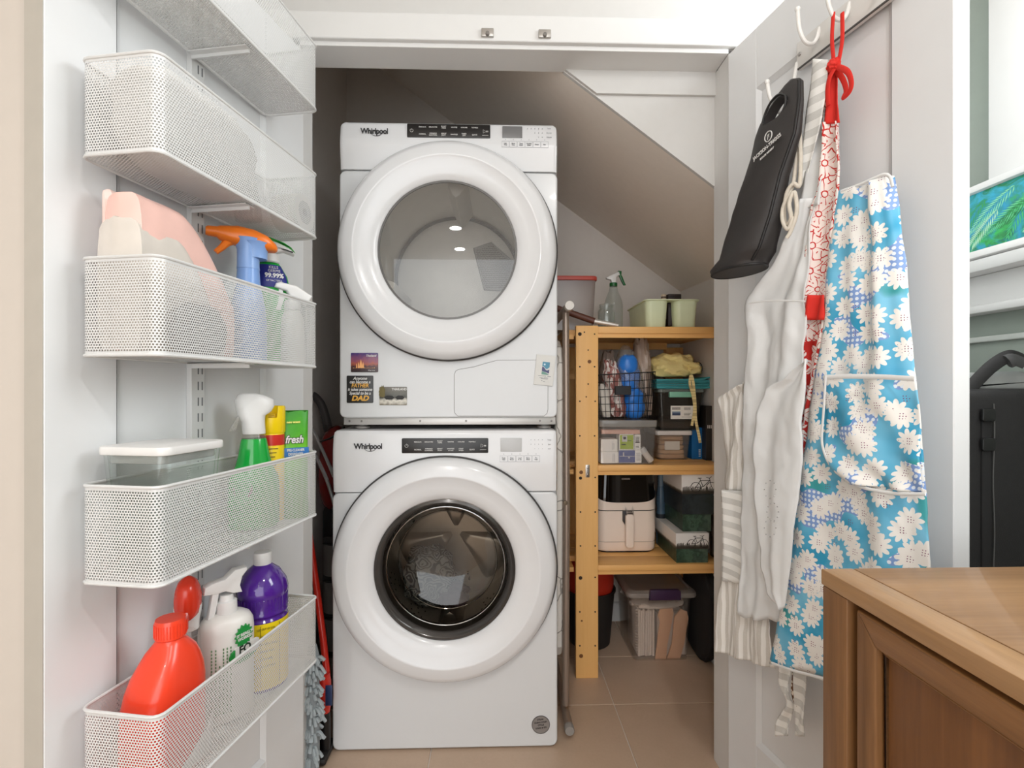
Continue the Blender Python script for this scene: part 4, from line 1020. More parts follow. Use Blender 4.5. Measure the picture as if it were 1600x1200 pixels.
# ================================================================== IRONING BOARD
XB = pY(878, 700, 1.66).x
t = thing('ironing_board', 'ironing board folded upright between the machines and the shelf unit', 'ironing board', (XB+.01, 1.9, 0))
def cover_mat():
    t_ = NT('ironing_cover'); co = t_.coord(); e = t_.voro(t_.vec('ADD', co, t_.comb(t_.math('MULTIPLY', t_.noise(co, 9), .12), 0, 0)), 6.5, 1, 'DISTANCE_TO_EDGE', '3D')['Distance']
    ln = t_.math('LESS_THAN', e, .012); t_.set(col=t_.mix(t_.math('MULTIPLY', ln, .8), lin('#e6e0d8'), lin('#8d867d')), rough=.85); return t_.m
bm = BM(); prism(bm, [(1.70, .24), (1.70, 1.17), (1.72, 1.24), (1.78, 1.27), (1.98, 1.27), (2.05, 1.22), (2.06, 1.10), (2.06, .22), (1.73, .20)], XB-.016, XB+.010, .010, 3, plane='YZ'); obj('board', bm, cover_mat(), t, True)
TP = M('#9c8b7e', .3, .5, name='taupe_tube')
bm = BM(); a = pY(883, 478, 1.70); b_ = pY(881, 1085, 1.69)
XT = a.x
tube(bm, [(XT+.002, 1.70, 1.36), (XT+.004, 1.695, .7), (XT, 1.69, .055)], .0115, 12); obj('leg', bm, TP, t, True)
bm = BM(); tube(bm, [(XT+.002, 2.02, 1.30), (XT+.004, 2.02, .7), (XT, 2.02, .055)], .0115, 12); obj('leg', bm, TP, t, True)
for z, y0 in ((1.366, 1.63), (.033, 1.60)):
    bm = BM(); lathe(bm, [(.0135, y0), (.0135, 2.06)], 18, (XT+.004 if z > 1 else XT, 0, z), 'Y'); cb = obj('crossbar', bm, TP, t, True)
    bm = BM(); lathe(bm, [(0, y0-.010), (.014, y0-.010), (.0155, y0-.006), (.0155, y0+.012)], 20, (XT+.004 if z > 1 else XT, 0, z), 'Y'); obj('end_cap', bm, M('#cfcac4' if z > 1 else '#8f8a85', .4), cb, True)
bm = BM(); p = pY(885, 785, 1.69); lathe(bm, [(0, -.004), (.007, -.003), (.008, .002)], 12, (p.x-.004, 1.683, p.z), 'Y'); obj('rivet', bm, M('#6d5e4c', .4, .6), t, True)

# ================================================================== PINE SHELF UNIT
SY = 1.938; SX0, SX1 = .301, .870; SB = 2.395
su = thing('shelf_unit', 'pine shelf unit with three slatted shelves standing right of the machines', 'shelf unit', ((SX0+SX1)/2, SY, 0))
ZT, ZM, ZL = 1.339, .809, .428
pos = []
for nm, x0, y0 in (('a', SX0, SY), ('b', SX1-.085, SB-.03), ('c', SX0, SB-.03)):
    bm = BM(); box(bm, x0, x0+.085, y0, y0+.028, 0, ZT+.003 if nm == 'a' else ZT-.045, .002); p = obj('post', bm, PINE_Z, su, True); pos.append(p)
DKN = M('#2e1d10', .7); KN = M('#7a4a22', .6)
hb = []
for u, v, r in ((906, 522, 3), (913, 519, 1.2), (929, 522, 1.2), (919, 547, 1.1), (906, 573, 1.3), (929, 573, 1.3), (919, 600, 1.2), (906, 627, 1.3), (930, 627, 1.3), (906, 681, 1.3), (929, 681, 1.3), (907, 747, 2.6), (930, 746, 1.3), (907, 800, 1.3), (930, 800, 1.3), (907, 853, 1.3), (930, 853, 1.3), (907, 903, 3), (930, 902, 1.3), (906, 956, 1.3), (930, 956, 1.3), (906, 1009, 1.3), (930, 1009, 1.3)):
    p = pY(u, v, SY); bm = BM(); lathe(bm, [(0, -.0006), (r*.0024, -.0006), (r*.0024, .001)], 10, (p.x, SY, p.z), 'Y'); obj('screw_hole', bm, DKN, pos[0], True, smooth=0)
for u, v, r in ((921, 565, 3), (908, 738, 3), (908, 1025, 3.2), (909, 970, 1.5), (916, 620, 1.2)):
    p = pY(u, v, SY); bm = BM(); lathe(bm, [(0, -.0004), (r*.0012, -.0005), (r*.0024, -.0003), (r*.0024, .001)], 12, (p.x, SY, p.z), 'Y'); obj('knot', bm, KN, pos[0], True)
p = pY(918, 736, SY); bm = BM(); prism(bm, rrect(p.x-.008, p.x+.008, p.z-.024, p.z+.024, .003), SY-.002, SY+.001, .0006); pl = obj('mending_plate', bm, STEEL, pos[0], True)
for dz_ in (-.012, .012): bm = BM(); lathe(bm, [(0, -.004), (.003, -.0035), (.0045, -.002)], 10, (p.x, SY, p.z+dz_), 'Y'); obj('screw', bm, STEEL, pl, True)
PLANK = wood('pine_plank', '#fdc981', '#e6a95e', 'X', .8, .5, 1.0)
for z, dp, x0 in ((ZT, .026, SX0-.03), (ZM, .022, SX0-.02), (ZL, .022, SX0-.035)):
    y = SY+(.006 if z == ZT else .004); n = 4; wd_ = (SB-SY-.006)/n
    for i in range(n):
        a = y+i*wd_; bm = BM(); box(bm, (SX0+.0855 if i == 0 else x0), SX1, a, a+wd_-.005, z-dp, z, .002); obj('plank', bm, PLANK, su, True)
    bm = BM(); box(bm, SX0+.0855, SX1-.001, SY+.012, SY+.026, z-dp-.016, z-dp); obj('cleat', bm, PINE, su, True)
    bm = BM(); box(bm, SX0+.086, SX1-.086, SB-.055, SB-.034, z-dp-.03, z-dp); obj('cleat', bm, PINE, su, True)
    bm = BM(); box(bm, x0+.003, SX0-.001, SY+.05, SB-.04, z-dp-.018, z-dp-.0005); obj('side_cleat', bm, PINE, su, True)

# ================================================================== ON THE SHELVES
def bx(u0, u1, v0, v1, Y):
    a = pY(u0, v1, Y); b = pY(u1, v0, Y); return a.x, b.x, a.z, b.z
# --- top shelf ---------------------------------------------------------------
zt = ZT+.0005
Y = 2.06; x0, x1, _, z1 = bx(845, 934, 431, 510, Y)
t = thing('storage_box', 'clear square food box with a red lid, left end of the top shelf', 'food box', ((x0+x1)/2, Y+.07, zt)); H = z1-zt; w = (x1-x0)/2
bm = BM(); loft(bm, [[Vector((*p, z)) for p in rrect(-a, a, -b, b, .018, 6)] for a, b, z in ((w*.86, .062, 0), (w*.95, .068, H-.012))]); obj('tub', bm, glassy('milky_plastic', '#e9e4e0', .45, '#b5aaa5', .2), t)
bm = BM(); prism(bm, rrect(-w, w, -.074, .074, .022, 6), H-.018, H, .004, plane='XY'); obj('lid', bm, M('#b9473a', .4), t)
# long handled tool lying on the shelf, brown grip
a = pY(905, 492, 1.97); t = thing('roller_pole', 'pole with a brown grip and pale shaft lying on the top shelf', 'pole', (a.x, a.y, a.z))
pa, pb, pc = pY(868, 481, 2.0), pY(929, 502, 1.975), pY(966, 513, 1.962)
pc.z = max(pc.z, zt+.006)
bm = BM(); tube(bm, [pa, pb], .0125, 14); obj('grip', bm, M('#5d3325', .5, name='brown_grip'), t, True)
bm = BM(); tube(bm, [pb, pb*.3+pc*.7, pc], lambda q: .0095-.003*q, 14); obj('shaft', bm, M('#c9c3bc', .3, .4), t, True)
def jar_profile(r, H, lip): return [(r*.9, .001), (r, .006), (r, H*.72), (r*.86, H*.80), (lip, H*.83), (lip, H*.88), (lip+.002, H*.89), (lip+.002, H*.91), (lip, H*.92), (lip, H*.95), (lip+.002, H*.96), (lip+.0015, H), (lip-.002, H), (lip-.003, H*.82), (r*.84, H*.78), (r-.003, H*.70), (r-.003, .010), (0, .008)]
Y = 2.0; x0, x1, _, z1 = bx(937, 964, 474, 510, Y); r = (x1-x0)/2
t = thing('glass_jar', 'empty clear glass jar in front of the spray bottle on the top shelf', 'jar', ((x0+x1)/2, Y+r, zt))
bm = BM(); lathe(bm, jar_profile(r, z1-zt, r*.80), 30, cap=False); obj('jar', bm, glassy('jar_glass', '#f5f7f6', .06, '#dfe4e2', .03, 1.6), t)
Y = 2.115; x0, x1, _, z1 = bx(948, 977, 420, 510, Y); r = (x1-x0)/2; H = z1-zt
t = thing('trigger_sprayer', 'clear spray bottle with a green collar and green trigger on the top shelf', 'spray bottle', ((x0+x1)/2-.002, Y+r, zt))
bm = BM(); lathe(bm, [(r*.95, .001), (r, .008), (r, H*.44), (r*.9, H*.52), (r*.52, H*.66), (r*.40, H*.74), (r*.38, H*.765)], 30); obj('bottle', bm, glassy('clear_spray', '#eef1ef', .12, '#d6dbd7', .06, 1.3), t)
DG = M('#14602c', .35, name='dark_green_plastic')
bm = BM(); lathe(bm, [(r*.42, H*.745), (r*.42, H*.80), (r*.25, H*.81)], 24); obj('collar', bm, DG, t)
bm = BM(); prism(bm, [(-.030, H*.865), (-.032, H*.885), (-.010, H*.925), (.022, H*.985), (.026, H*.93), (.012, H*.90), (.009, H*.80), (-.009, H*.80), (-.011, H*.85)], -.009, .009, .003); obj('spray_head', bm, PLASTIC_OFF, t)
bm = BM(); prism(bm, [(.018, H*.955), (.020, H*1.0), (.034, H*.995), (.033, H*.93), (.038, H*.90), (.046, H*.82), (.052, H*.77), (.043, H*.765), (.034, H*.83), (.026, H*.90)], -.006, .006, .0015); obj('trigger', bm, DG, t)
# mint caddy with two cups and a tray
MINT = M('#e4efcb', .4, var=.03, name='mint_plastic')
Y = 1.985; z1 = pY(1050, 467, Y).z; H = z1-zt
c1, c2 = pY(1028, 500, Y).x, pY(1074, 500, Y).x; r1 = pY(1046, 500, Y).x-c1; r2 = pY(1093, 500, Y).x-c2
xl = pY(983, 490, Y).x; xr_ = c2+r2+.006
t = thing('plastic_caddy', 'mint green plastic caddy with two deep cups on the top shelf', 'caddy', ((c1+c2)/2, Y+.1, zt))
for c, rr in ((c1, r1), (c2, r2)):
    bm = BM(); n = 7; L0, L1 = Y+.004, Y+.285
    rings = []
    for k, (q, sc_) in enumerate(((0, .84), (.03, .87), (1, 1.0))):
        rings.append([Vector((c+(p[0])*sc_, (L0+L1)/2+p[1]*(.5+.5*sc_), zt+q*(H-.004))) for p in rrect(-rr, rr, -(L1-L0)/2, (L1-L0)/2, rr*.55, n)])
    inner = [[Vector((c+(v.x-c)*.95, (L0+L1)/2+(v.y-(L0+L1)/2)*.98, v.z+(.003 if i == 0 else 0))) for v in rings[i]] for i in (2, 0)]
    loft(bm, rings+inner); obj('cup', bm, MINT, t, True)
bm = BM(); ol = rrect(c1-r1-.006, xr_, Y-.003, Y+.292, .024, 6)
prism(bm, ol, zt+H-.006, zt+H-.001, .002, plane='XY'); rm = obj('rim', bm, MINT, t, True)
for c, rr in ((c1, r1*.93), (c2, r2*.93)):
    k = BM(); prism(k, rrect(c-rr, c+rr, Y+.008, Y+.281, rr*.52, 7), zt+H-.05, zt+H+.05, plane='XY'); k.transform(world_of(t).inverted()); cut(rm, k)
t = thing('black_box', 'small dark box lying in the mint caddy', 'box', (c2-.02, Y+.09, z1-.10))
a = bx(1044, 1065, 459, 470, Y+.05); bm = BM(); box(bm, a[0], a[1], Y+.05, Y+.11, z1-.10, a[3], .004); obj('box', bm, M('#2a1c1a', .5), t, True)
bm = BM(); box(bm, a[0]+.002, a[1]-.002, Y+.0495, Y+.0515, a[3]-.014, a[3]-.010); obj('lid_line', bm, BLK, t, True)
t = thing('bead_pot', 'small pale bottle cap standing in the left cup of the mint caddy', 'cap', (c1+.01, Y+.09, z1-.07))
bm = BM(); p = pY(1037, 460, Y+.07); lathe(bm, [(.010, z1-.07), (.010, p.z-.004), (.008, p.z), (0, p.z)], 14, (p.x, p.y, 0)); obj('cap', bm, M('#cdb9a0', .5), t, True)
bm = BM(); lathe(bm, [(.0106, p.z-.016), (.0106, p.z-.010)], 14, (p.x, p.y, 0), cap=False); obj('band', bm, M('#5a4a40', .5), t, True)

# --- middle shelf ------------------------------------------------------------
zm = ZM+.0005
def open_bin(t, x0, x1, y0, y1, z0, z1, m, lean=.010, r=.014, wall=.002, nm='tub'):
    bm = BM()
    o0 = [[Vector((*p, z)) for p in rrect(x0+lean*k, x1-lean*k, y0+lean*k, y1-lean*k, r, 5)] for k, z in ((1, z0), (0, z1))]
    i0 = [[Vector((*p, z)) for p in rrect(x0+lean*k+wall, x1-lean*k-wall, y0+lean*k+wall, y1-lean*k-wall, r, 5)] for k, z in ((0, z1), (1, z0+.003))]
    loft(bm, o0+i0); return obj(nm, bm, m, t, True)
Y = SY+.012; x0, x1, _, z1 = bx(938, 1029, 656, 727, Y); x0 -= .0
BY0, BY1 = Y, Y+.27
t = thing('clear_bin', 'clear plastic bin of boxes on the middle shelf under the wire basket', 'bin', ((x0+x1)/2, Y+.13, zm))
open_bin(t, x0, x1-.006, BY0, BY1, zm, z1-.02, CLEAR_PLASTIC, .008)
bm = BM(); prism(bm, rrect(x0-.004, x1-.002, BY0-.004, BY1+.004, .016, 5), z1-.028, z1-.001, .004, plane='XY'); obj('lid', bm, glassy('bin_lid', '#f5f3f0', .30, '#e6e1db', .12), t, True)
BX0 = x0; BZ1 = z1
def carton(name, label, u0, u1, v0, v1, Y, dep, m, z0=None, group=None, bev=.0012, rot=0):
    a = bx(u0, u1, v0, v1, Y); zb_ = z0 if z0 is not None else a[2]
    t = thing(name, label, 'box', ((a[0]+a[1])/2, Y+dep/2, zb_))
    w = (a[1]-a[0])/2; H = a[3]-zb_
    bm = BM(); box(bm, -w, w, -dep/2, dep/2, 0, H-.001, bev, 1); obj('carton', bm, m, t)
    bm = BM(); box(bm, -w+.002, w-.002, -dep/2+.002, dep/2-.002, H-.0012, H, .0002, 1); obj('flap', bm, m, t)
    return t, w, H, -dep/2
CW = M('#fffaf6', .6, name='white_carton')
def print_bars(t, w, H, y, spec, m, name='small_print'):
    bm = BM()
    for a, b, c, d in spec: box(bm, a*w, b*w, y-.0006, y+.0005, c*H, d*H)
    return obj(name, bm, m, t, smooth=0, kind='stuff')
BYi = BY0+.012
t, w, H, y = carton('medicine_box', 'white carton at the bottom of the clear bin, behind the pine post', 939, 966, 705.5, 724, BYi, .07, CW, zm+.0045)
print_bars(t, w, H, y, [(.35, .42, .15+.1*k, .2+.1*k) for k in range(7)]+[(.5, .6, .15+.1*k, .2+.1*k) for k in range(7)], GREY_INK)
zz = zm+.0045+H
t, w, H, y = carton('medicine_box', 'white carton lying on the lowest carton inside the clear bin', 939, 965, 686, 705, BYi, .07, M('#fff8f2', .6), zz+.0006)
print_bars(t, w, H, y, [(.35, .42, .15+.1*k, .2+.1*k) for k in range(7)]+[(.5, .6, .2+.1*k, .24+.1*k) for k in range(5)], GREY_INK)
t, w, H, y = carton('tissue_box', 'white and blue printed carton at the bottom of the clear bin', 966.5, 1002.5, 703, 724.5, BYi+.004, .08, CW, zm+.0045)
bm = BM(); box(bm, -w*.98, w*.42, y-.0008, y+.001, .04*H, .97*H); q = obj('blue_panel', bm, M('#54639e', .5), t, smooth=0, label='blue printed panel')
bm = BM(); box(bm, -w*.95, w*.40, y-.0012, y, .50*H, .54*H); box(bm, -w*.62, -w*.52, y-.0012, y, .5*H, .82*H); lathe(bm, [(0, y-.0012), (.0035, y-.0012), (.0035, y)], 12, (-w*.1, 0, .42*H), 'Y'); obj('blue_panel_print', bm, PALE_INK, t, smooth=0, kind='stuff')
print_bars(t, w, H, y, [(.55, .9, .2+.09*k, .23+.09*k) for k in range(7)], GREY_INK)
zz = zm+.0045+H
t, w, H, y = carton('dressing_box', 'white carton with a lime green panel in the clear bin', 967.5, 990.5, 678.5, 702, BYi+.002, .05, CW, zz+.0006)
bm = BM(); box(bm, -w*.9, w*.9, y-.0008, y+.001, .05*H, .95*H); obj('green_panel', bm, M('#a9c02a', .5), t, smooth=0, label='lime green panel')
bm = BM(); box(bm, -w*.62, w*.08, y-.0014, y, .52*H, .92*H); obj('white_square', bm, PALE_INK, t, smooth=0)
bm = BM(); box(bm, -w*.45, -w*.08, y-.0018, y, .68*H, .84*H); box(bm, -w*.68, -w*.1, y-.0014, y, .32*H, .38*H); box(bm, w*.2, w*.6, y-.0014, y, .57*H, .61*H); obj('dark_print', bm, M('#26243f', .5), t, smooth=0)
t, w, H, y = carton('dressing_box', 'narrow white carton with grey print right of the lime green carton', 991.5, 1001, 679, 702, BYi+.002, .05, CW, zz+.0006)
print_bars(t, w, H, y, [(-.7, .6, .82-.06*k, .85-.06*k) for k in range(7)]+[(-.8, .7, .46, .52), (-.6, .5, .15, .18), (-.6, .4, .22, .25)], M('#5c5450', .6))
t, w, H, y = carton('folded_leaflet', 'coral and white flat packs stacked on the cartons in the clear bin', 940, 1000, 671.5, 678, BYi+.003, .05, M('#e8b9a6', .6), pY(960, 678.3, BYi).z)
a = pY(1004, 702, BYi); b_ = pY(1019, 722, BYi)
t = thing('white_tube', 'white plastic tube leaning in the right corner of the clear bin', 'tube', (b_.x, BYi+.012, zm+.006))
bm = BM(); d_ = Vector((a.x-b_.x, 0, a.z-b_.z)); L = d_.length; m4 = Matrix.Translation((b_.x, BYi+.012, b_.z+.001)) @ d_.to_track_quat('Z', 'Y').to_matrix().to_4x4()
lathe(bm, [(.010, 0), (.0125, .002), (.0125, L*.72)], 20, mat=m4); obj('tube', bm, M('#ece4db', .4), t, True)
bm = BM(); lathe(bm, [(.0133, L*.72), (.0133, L), (.011, L+.003)], 20, mat=m4); obj('cap', bm, PLASTIC_OFF, t, True)
# wire basket on the bin
Y = BY0+.004; a = bx(936, 1024, 581, 655, Y); z0 = BZ1+.0012; xa, xb = BX0-.004, a[1]; zt0 = a[3]; zl = zt0-.010
t = thing('wire_basket', 'black wire basket of bagged packets on the middle shelf', 'wire basket', ((xa+xb)/2, Y+.12, z0))
bm = BM(); yb_ = Y+.25; hh = zt0-z0
def wl(p, q, rr=.0013, n=5): tube(bm, [p, q], rr, n)
ins = .012
for k in range(12):
    q = k/11; x = xa+(xb-xa)*q; xq = xa+ins+(xb-xa-2*ins)*q; top = zt0-.012*(1-q)
    wl((xq, Y+ins, z0+.002), (x, Y, top)); wl((xq, yb_-ins, z0+.002), (x, yb_, top)); wl((xq, Y+ins, z0+.002), (xq, yb_-ins, z0+.002))
for k in range(10):
    q = k/9; y = Y+(yb_-Y)*q; yq = Y+ins+(yb_-Y-2*ins)*q
    for xs2, xi, top in ((xa, xa+ins, zt0-.012), (xb, xb-ins, zt0)): wl((xi, yq, z0+.002), (xs2, y, top))
for k in range(6):
    q = k/6; i2 = ins*(1-q); zz0 = z0+.002+(hh-.012-.002)*q; zz1 = z0+.002+(hh-.002)*q
    wl((xa+i2, Y+i2, zz0), (xb-i2, Y+i2, zz1)); wl((xa+i2, yb_-i2, zz0), (xb-i2, yb_-i2, zz1)); wl((xa+i2, Y+i2, zz0), (xa+i2, yb_-i2, zz0)); wl((xb-i2, Y+i2, zz1), (xb-i2, yb_-i2, zz1))
obj('wire_grid', bm, BLK, t, True)
bm = BM(); tube(bm, [(xa, Y, zt0-.012), (xb, Y, zt0), (xb, yb_, zt0), (xa, yb_, zt0-.012)], .0024, 6, closed=True); obj('rim', bm, BLK, t, True)
q = bx(961.5, 986, 603, 617, Y); bm = BM(); box(bm, q[0], q[1], Y-.0015, Y+.008, q[2], q[3], .001, 1); obj('label_plate', bm, BLK, t, True)
def bag(name, label, ul, ur, vt, Y, dep, m, film, amp, seed, zb_, lumps=None, cat='packet', lean=0):
    a = bx(ul, ur, vt, 655, Y); t = thing(name, label, cat, ((a[0]+a[1])/2, Y+dep/2, zb_)); w = (a[1]-a[0])/2; H = a[3]-zb_
    bm = BM()
    if lumps:
        rs = random.Random(seed)
        for k in range(lumps):
            q = (k+.5)/lumps; px_ = rs.uniform(-.35, .35)*w; py_ = rs.uniform(-.4, .0)*dep
            blob(bm, (px_*.6-lean*(q-.5), py_*.5, .05*H+q*H*.76), w*.78, dep*.42, H*.72/lumps*1.1, .12, 2, seed+k, 2.4, 20, 12, False)
        obj('contents', bm, m, t); bm = BM()
        blob(bm, (0, 0, H*.5), w, dep/2, H*.5, amp, 2.4, seed, 2.6, 40, 30)
        for v in bm.verts: v.co.x -= lean*(v.co.z/H-.5); f_ = max(0, (v.co.z/H-.72)/.28); v.co.x *= 1-.35*f_
        obj('clear_bag', bm, film, t)
    else:
        blob(bm, (0, 0, H*.5), w, dep/2, H*.5, amp, 2.6, seed, 2.8, 40, 30)
        for v in bm.verts: v.co.x -= lean*(v.co.z/H-.5)
        obj('packet', bm, m, t)
        bm = BM(); blob(bm, (-lean*.4, 0, H*.93), w*.55, dep*.2, H*.10, .4, 3, seed+1, 2.2, 20, 10, False); obj('twisted_top', bm, film, t)
    return t
zi = z0+.005
t = bag('bagged_packets', 'clear bag of bright blue packets in the wire basket', 968, 1009, 541, Y+.055, .10, M('#2f80dd', .35, var=.1, nscale=40, name='bright_blue_film'), FILM, .10, 4, zi, 5, lean=.045)
def foil_mat():
    t_ = NT('red_white_foil'); co = t_.coord(); e = t_.voro(t_.scale(co, 1, 1, .35), 110, 1, 'F1', '3D'); sp_ = t_.sep(e['Color'])
    t_.set(col=t_.mix(t_.math('GREATER_THAN', sp_[0], .55), lin('#9a6660'), lin('#ddd2cc')), rough=.25); t_.bump(t_.noise(co, 60, 3), .5, .003); return t_.m
t = bag('bagged_packets', 'bag of dark red and silver packets at the left of the wire basket', 948, 976, 566, Y+.030, .075, foil_mat(), FILM, .22, 8, zi, lean=.035)
t = bag('bagged_packets', 'crumpled clear bag standing tallest at the right end of the wire basket', 996, 1021, 529, Y+.115, .10, M('#b9a596', .3, var=.12, nscale=30, name='clear_crumple'), FILM, .24, 12, zi, lean=.012)
t = bag('bagged_packets', 'white paper packet low in the left corner of the wire basket', 937, 955, 601, Y+.026, .05, M('#d9d2c8', .7, bump=.3), FILM, .12, 17, zi, lean=.02)
t = bag('bagged_packets', 'loose clear bag behind the red packets in the wire basket', 941, 966, 553, Y+.15, .09, M('#8d7b70', .3, var=.1), FILM, .2, 21, zi)
# right half of the middle shelf
Y = 2.08; a = bx(1027, 1080, 673, 718, Y)
t = thing('small_bin', 'small clear bin of brown fabric with a white rim on the middle shelf', 'bin', ((a[0]+a[1])/2, Y+.09, zm))
open_bin(t, a[0], a[1], Y, Y+.18, zm, a[3]-.014, CLEAR_PLASTIC, .008)
bm = BM(); prism(bm, rrect(a[0]-.006, a[1]+.006, Y-.006, Y+.186, .014, 5), a[3]-.018, a[3], .003, plane='XY'); obj('lid', bm, M('#e9e1da', .4), t, True)
t = thing('folded_fabric', 'folded beige fabric inside the small clear bin', 'fabric', ((a[0]+a[1])/2, Y+.09, zm+.005))
bm = BM()
w = (a[1]-a[0])/2-.014; Hf = (a[3]-.022-zm)
for k in range(5):
    blob(bm, (0, 0, .007+k*Hf/5.2), w*(1-.02*k), .070, Hf/9.5, .10, 3, 30+k, 5, 36, 10, False)
obj('fold', bm, M('#dcb48c', .9, var=.08, bump=.3), t)
bm = BM(); box(bm, -.035, .028, -.0775, -.0735, .35*Hf, .72*Hf, .0015, 1); obj('paper_slip', bm, M('#fff5e8', .7), t)
zz = a[3]+.001
a2 = bx(1028, 1103, 608, 672, Y)
t = thing('storage_bin', 'grey see-through bin with a mint lid and a printed label', 'bin', ((a2[0]+a2[1])/2, Y+.1, zz))
open_bin(t, a2[0]+.004, a2[1]-.010, Y+.002, Y+.20, zz, a2[3]-.012, glassy('smoky_plastic', '#c4c0ba', .18, '#6b6660', .08), .010)
bm = BM(); prism(bm, rrect(a2[0], a2[1]-.006, Y-.006, Y+.206, .016, 5), a2[3]-.014, a2[3], .003, plane='XY'); obj('lid', bm, glassy('bin_lid_smoky', '#d9dfdb', .40, '#a5b0ab', .12), t, True)
q = bx(1046, 1083, 612, 621, Y-.006); bm = BM(); box(bm, q[0], q[1], Y-.012, Y+.01, q[2], q[3], .003); obj('latch', bm, M('#8fd0b4', .35), t, True, label='mint green latch')
q = bx(1048.5, 1086, 634, 655, Y); bm = BM(); box(bm, q[0], q[1], Y+.0035, Y+.0052, q[2], q[3], .0003, 1); lb = obj('label', bm, M('#fbf3ea', .6), t, True, label='white printed label')
bm = BM(); w_, h_ = q[1]-q[0], q[3]-q[2]
for c0, c1_, d0, d1_ in [(.05, .40, .80, .86), (.05, .40, .72, .77), (.55, .80, .35, .38), (.55, .85, .42, .45), (.55, .78, .28, .31), (.45, .9, .14, .17)]+[(.56+.03*k, .572+.03*k, .68, .88) for k in range(9)]: box(bm, q[0]+c0*w_, q[0]+c1_*w_, Y+.003, Y+.004, q[2]+d0*h_, q[2]+d1_*h_)
obj('label_print', bm, M('#6d645c', .6), lb, True, smooth=0, kind='stuff')
bm = BM(); box(bm, q[0]+.06*w_, q[0]+.40*w_, Y+.003, Y+.004, q[2]+.28*h_, q[2]+.58*h_); obj('label_picture', bm, ramp_mat('label_pic', [(0, '#3a4258'), (.5, '#4d5d7c'), (1, '#aebfca')], 'z', q[2]+.28*h_-zz, q[2]+.58*h_-zz), lb, True, smooth=0)
t = thing('dark_fabric', 'folded dark cloth inside the grey see-through bin', 'cloth', ((a2[0]+a2[1])/2, Y+.11, zz+.004))
bm = BM(); blob(bm, (0, 0, (a2[3]-zz)*.58), (a2[1]-a2[0])/2*.80, .075, (a2[3]-zz)*.30, .06, 2, 5, 5, 36, 14, False); obj('cloth', bm, M('#6e665e', .9), t)
bm = BM(); blob(bm, (0, 0, .017), (a2[1]-a2[0])/2*.80, .078, .0165, .08, 2, 6, 5, 36, 10, False); obj('pale_cloth', bm, M('#f3e2d5', .9), t, label='pale folded cloth at the bottom')
ztl = a2[3]+.001
# teal folded mat: a strip folded over, rolled edge to the right
TEAL = M('#43a0a6', .6, var=.04, name='teal_mat')
a3 = bx(1026, 1119, 589, 608, Y)
t = thing('folded_mat', 'teal mat folded over and lying on the grey bin', 'mat', ((a3[0]+a3[1])/2, Y+.09, ztl))
bm = BM(); x0, x1 = a3[0], a3[1]; zc = ztl+.025
path = [(x0, zc-.020), (x1-.055, zc-.021), (x1-.018, zc-.014), (x1-.003, zc+.004), (x1-.014, zc+.0205), (x1-.040, zc+.020), (x1-.07, zc+.014), (x0, zc+.012)]
tube(bm, [(p[0], Y+.085, p[1]) for p in path], 1, 4, k=6, flat=(.17, .0065, (0, 0, 1)))
obj('outer_fold', bm, TEAL, t, True)
for q, nm in ((.62, 'inner_fold'), (.25, 'inner_fold')):
    bm = BM(); path = [(x0, zc-.020*q-.001), (x1-.055, zc-.020*q-.001), (x1-.030+.004*q, zc-.012*q), (x1-.024+.010*q, zc+.003), (x1-.034, zc+.016*q), (x1-.055, zc+.012*q), (x0, zc+.008*q)]
    tube(bm, [(p[0], Y+.085, p[1]) for p in path], 1, 4, k=6, flat=(.165, .0055, (0, 0, 1))); obj(nm, bm, TEAL, t, True)
zy = zc+.026
YEF = M('#fde39c', .85, var=.06, bump=.3, name='yellow_cloth')
a4 = bx(1026, 1090, 549, 590, Y)
t = thing('yellow_pouch', 'mustard yellow drawstring pouch on top of the teal mat', 'pouch', ((a4[0]+a4[1])/2, Y+.08, zy))
bm = BM(); H = a4[3]-zy
blob(bm, ((a4[0]+a4[1])/2, Y+.085, zy+H*.46), (a4[1]-a4[0])/2*1.0,   .075, H*.47, .22, 1.6, 11, 3, 48, 30)
for v in bm.verts:
    if v.co.y < Y+.06: v.co.z += .006*math.sin(v.co.x*110)*min(1, (v.co.z-zy)/.02); v.co.y += .006*math.sin(v.co.x*70+v.co.z*160)
obj('pouch', bm, YEF, t, True)
bm = BM(); blob(bm, (a4[1]-.012, Y+.06, zy+H*.34), .042, .05, H*.25, .3, 2, 9, 2.4); obj('pouch_flap', bm, YEF, t, True)
bm = BM(); tube(bm, [pY(1081, 571, Y+.05), pY(1090, 566, Y+.04), pY(1096, 570, Y+.03), pY(1097, 578, Y+.03), pY(1095, 583, Y+.04)], .0017, 6, k=5); obj('cord', bm, BLK, t, True)
# measuring tape draped over
def tape_mat():
    t_ = NT('measuring_tape'); co = t_.sep(t_.coord()); f = t_.math('LESS_THAN', t_.math('FRACT', t_.math('MULTIPLY', co[2], 90)), .18)
    g = t_.math('LESS_THAN', t_.math('FRACT', t_.math('MULTIPLY', co[2], 18)), .22)
    t_.set(col=t_.mix(t_.math('MAXIMUM', t_.math('MULTIPLY', f, .45), t_.math('MULTIPLY', g, .4)), lin('#ffe9a8'), lin('#8c6a36')), rough=.5); return t_.m
TM = tape_mat()
t = thing('measuring_tape', 'yellow measuring tape draped over the mat, its end hanging down', 'tape measure', (pY(1083, 600, Y-.02).x, Y-.02, pY(1083, 692, Y).z))
bm = BM(); tube(bm, [pY(1080, 585, Y-.012), pY(1083, 597, Y-.019), pY(1086, 628, Y-.020), pY(1087, 655, Y-.022), pY(1092, 680, Y-.022), pY(1094, 692, Y-.022)], 1, 4, k=5, flat=(.0115, .0007, (0, -1, 0))); obj('tape', bm, TM, t, True)
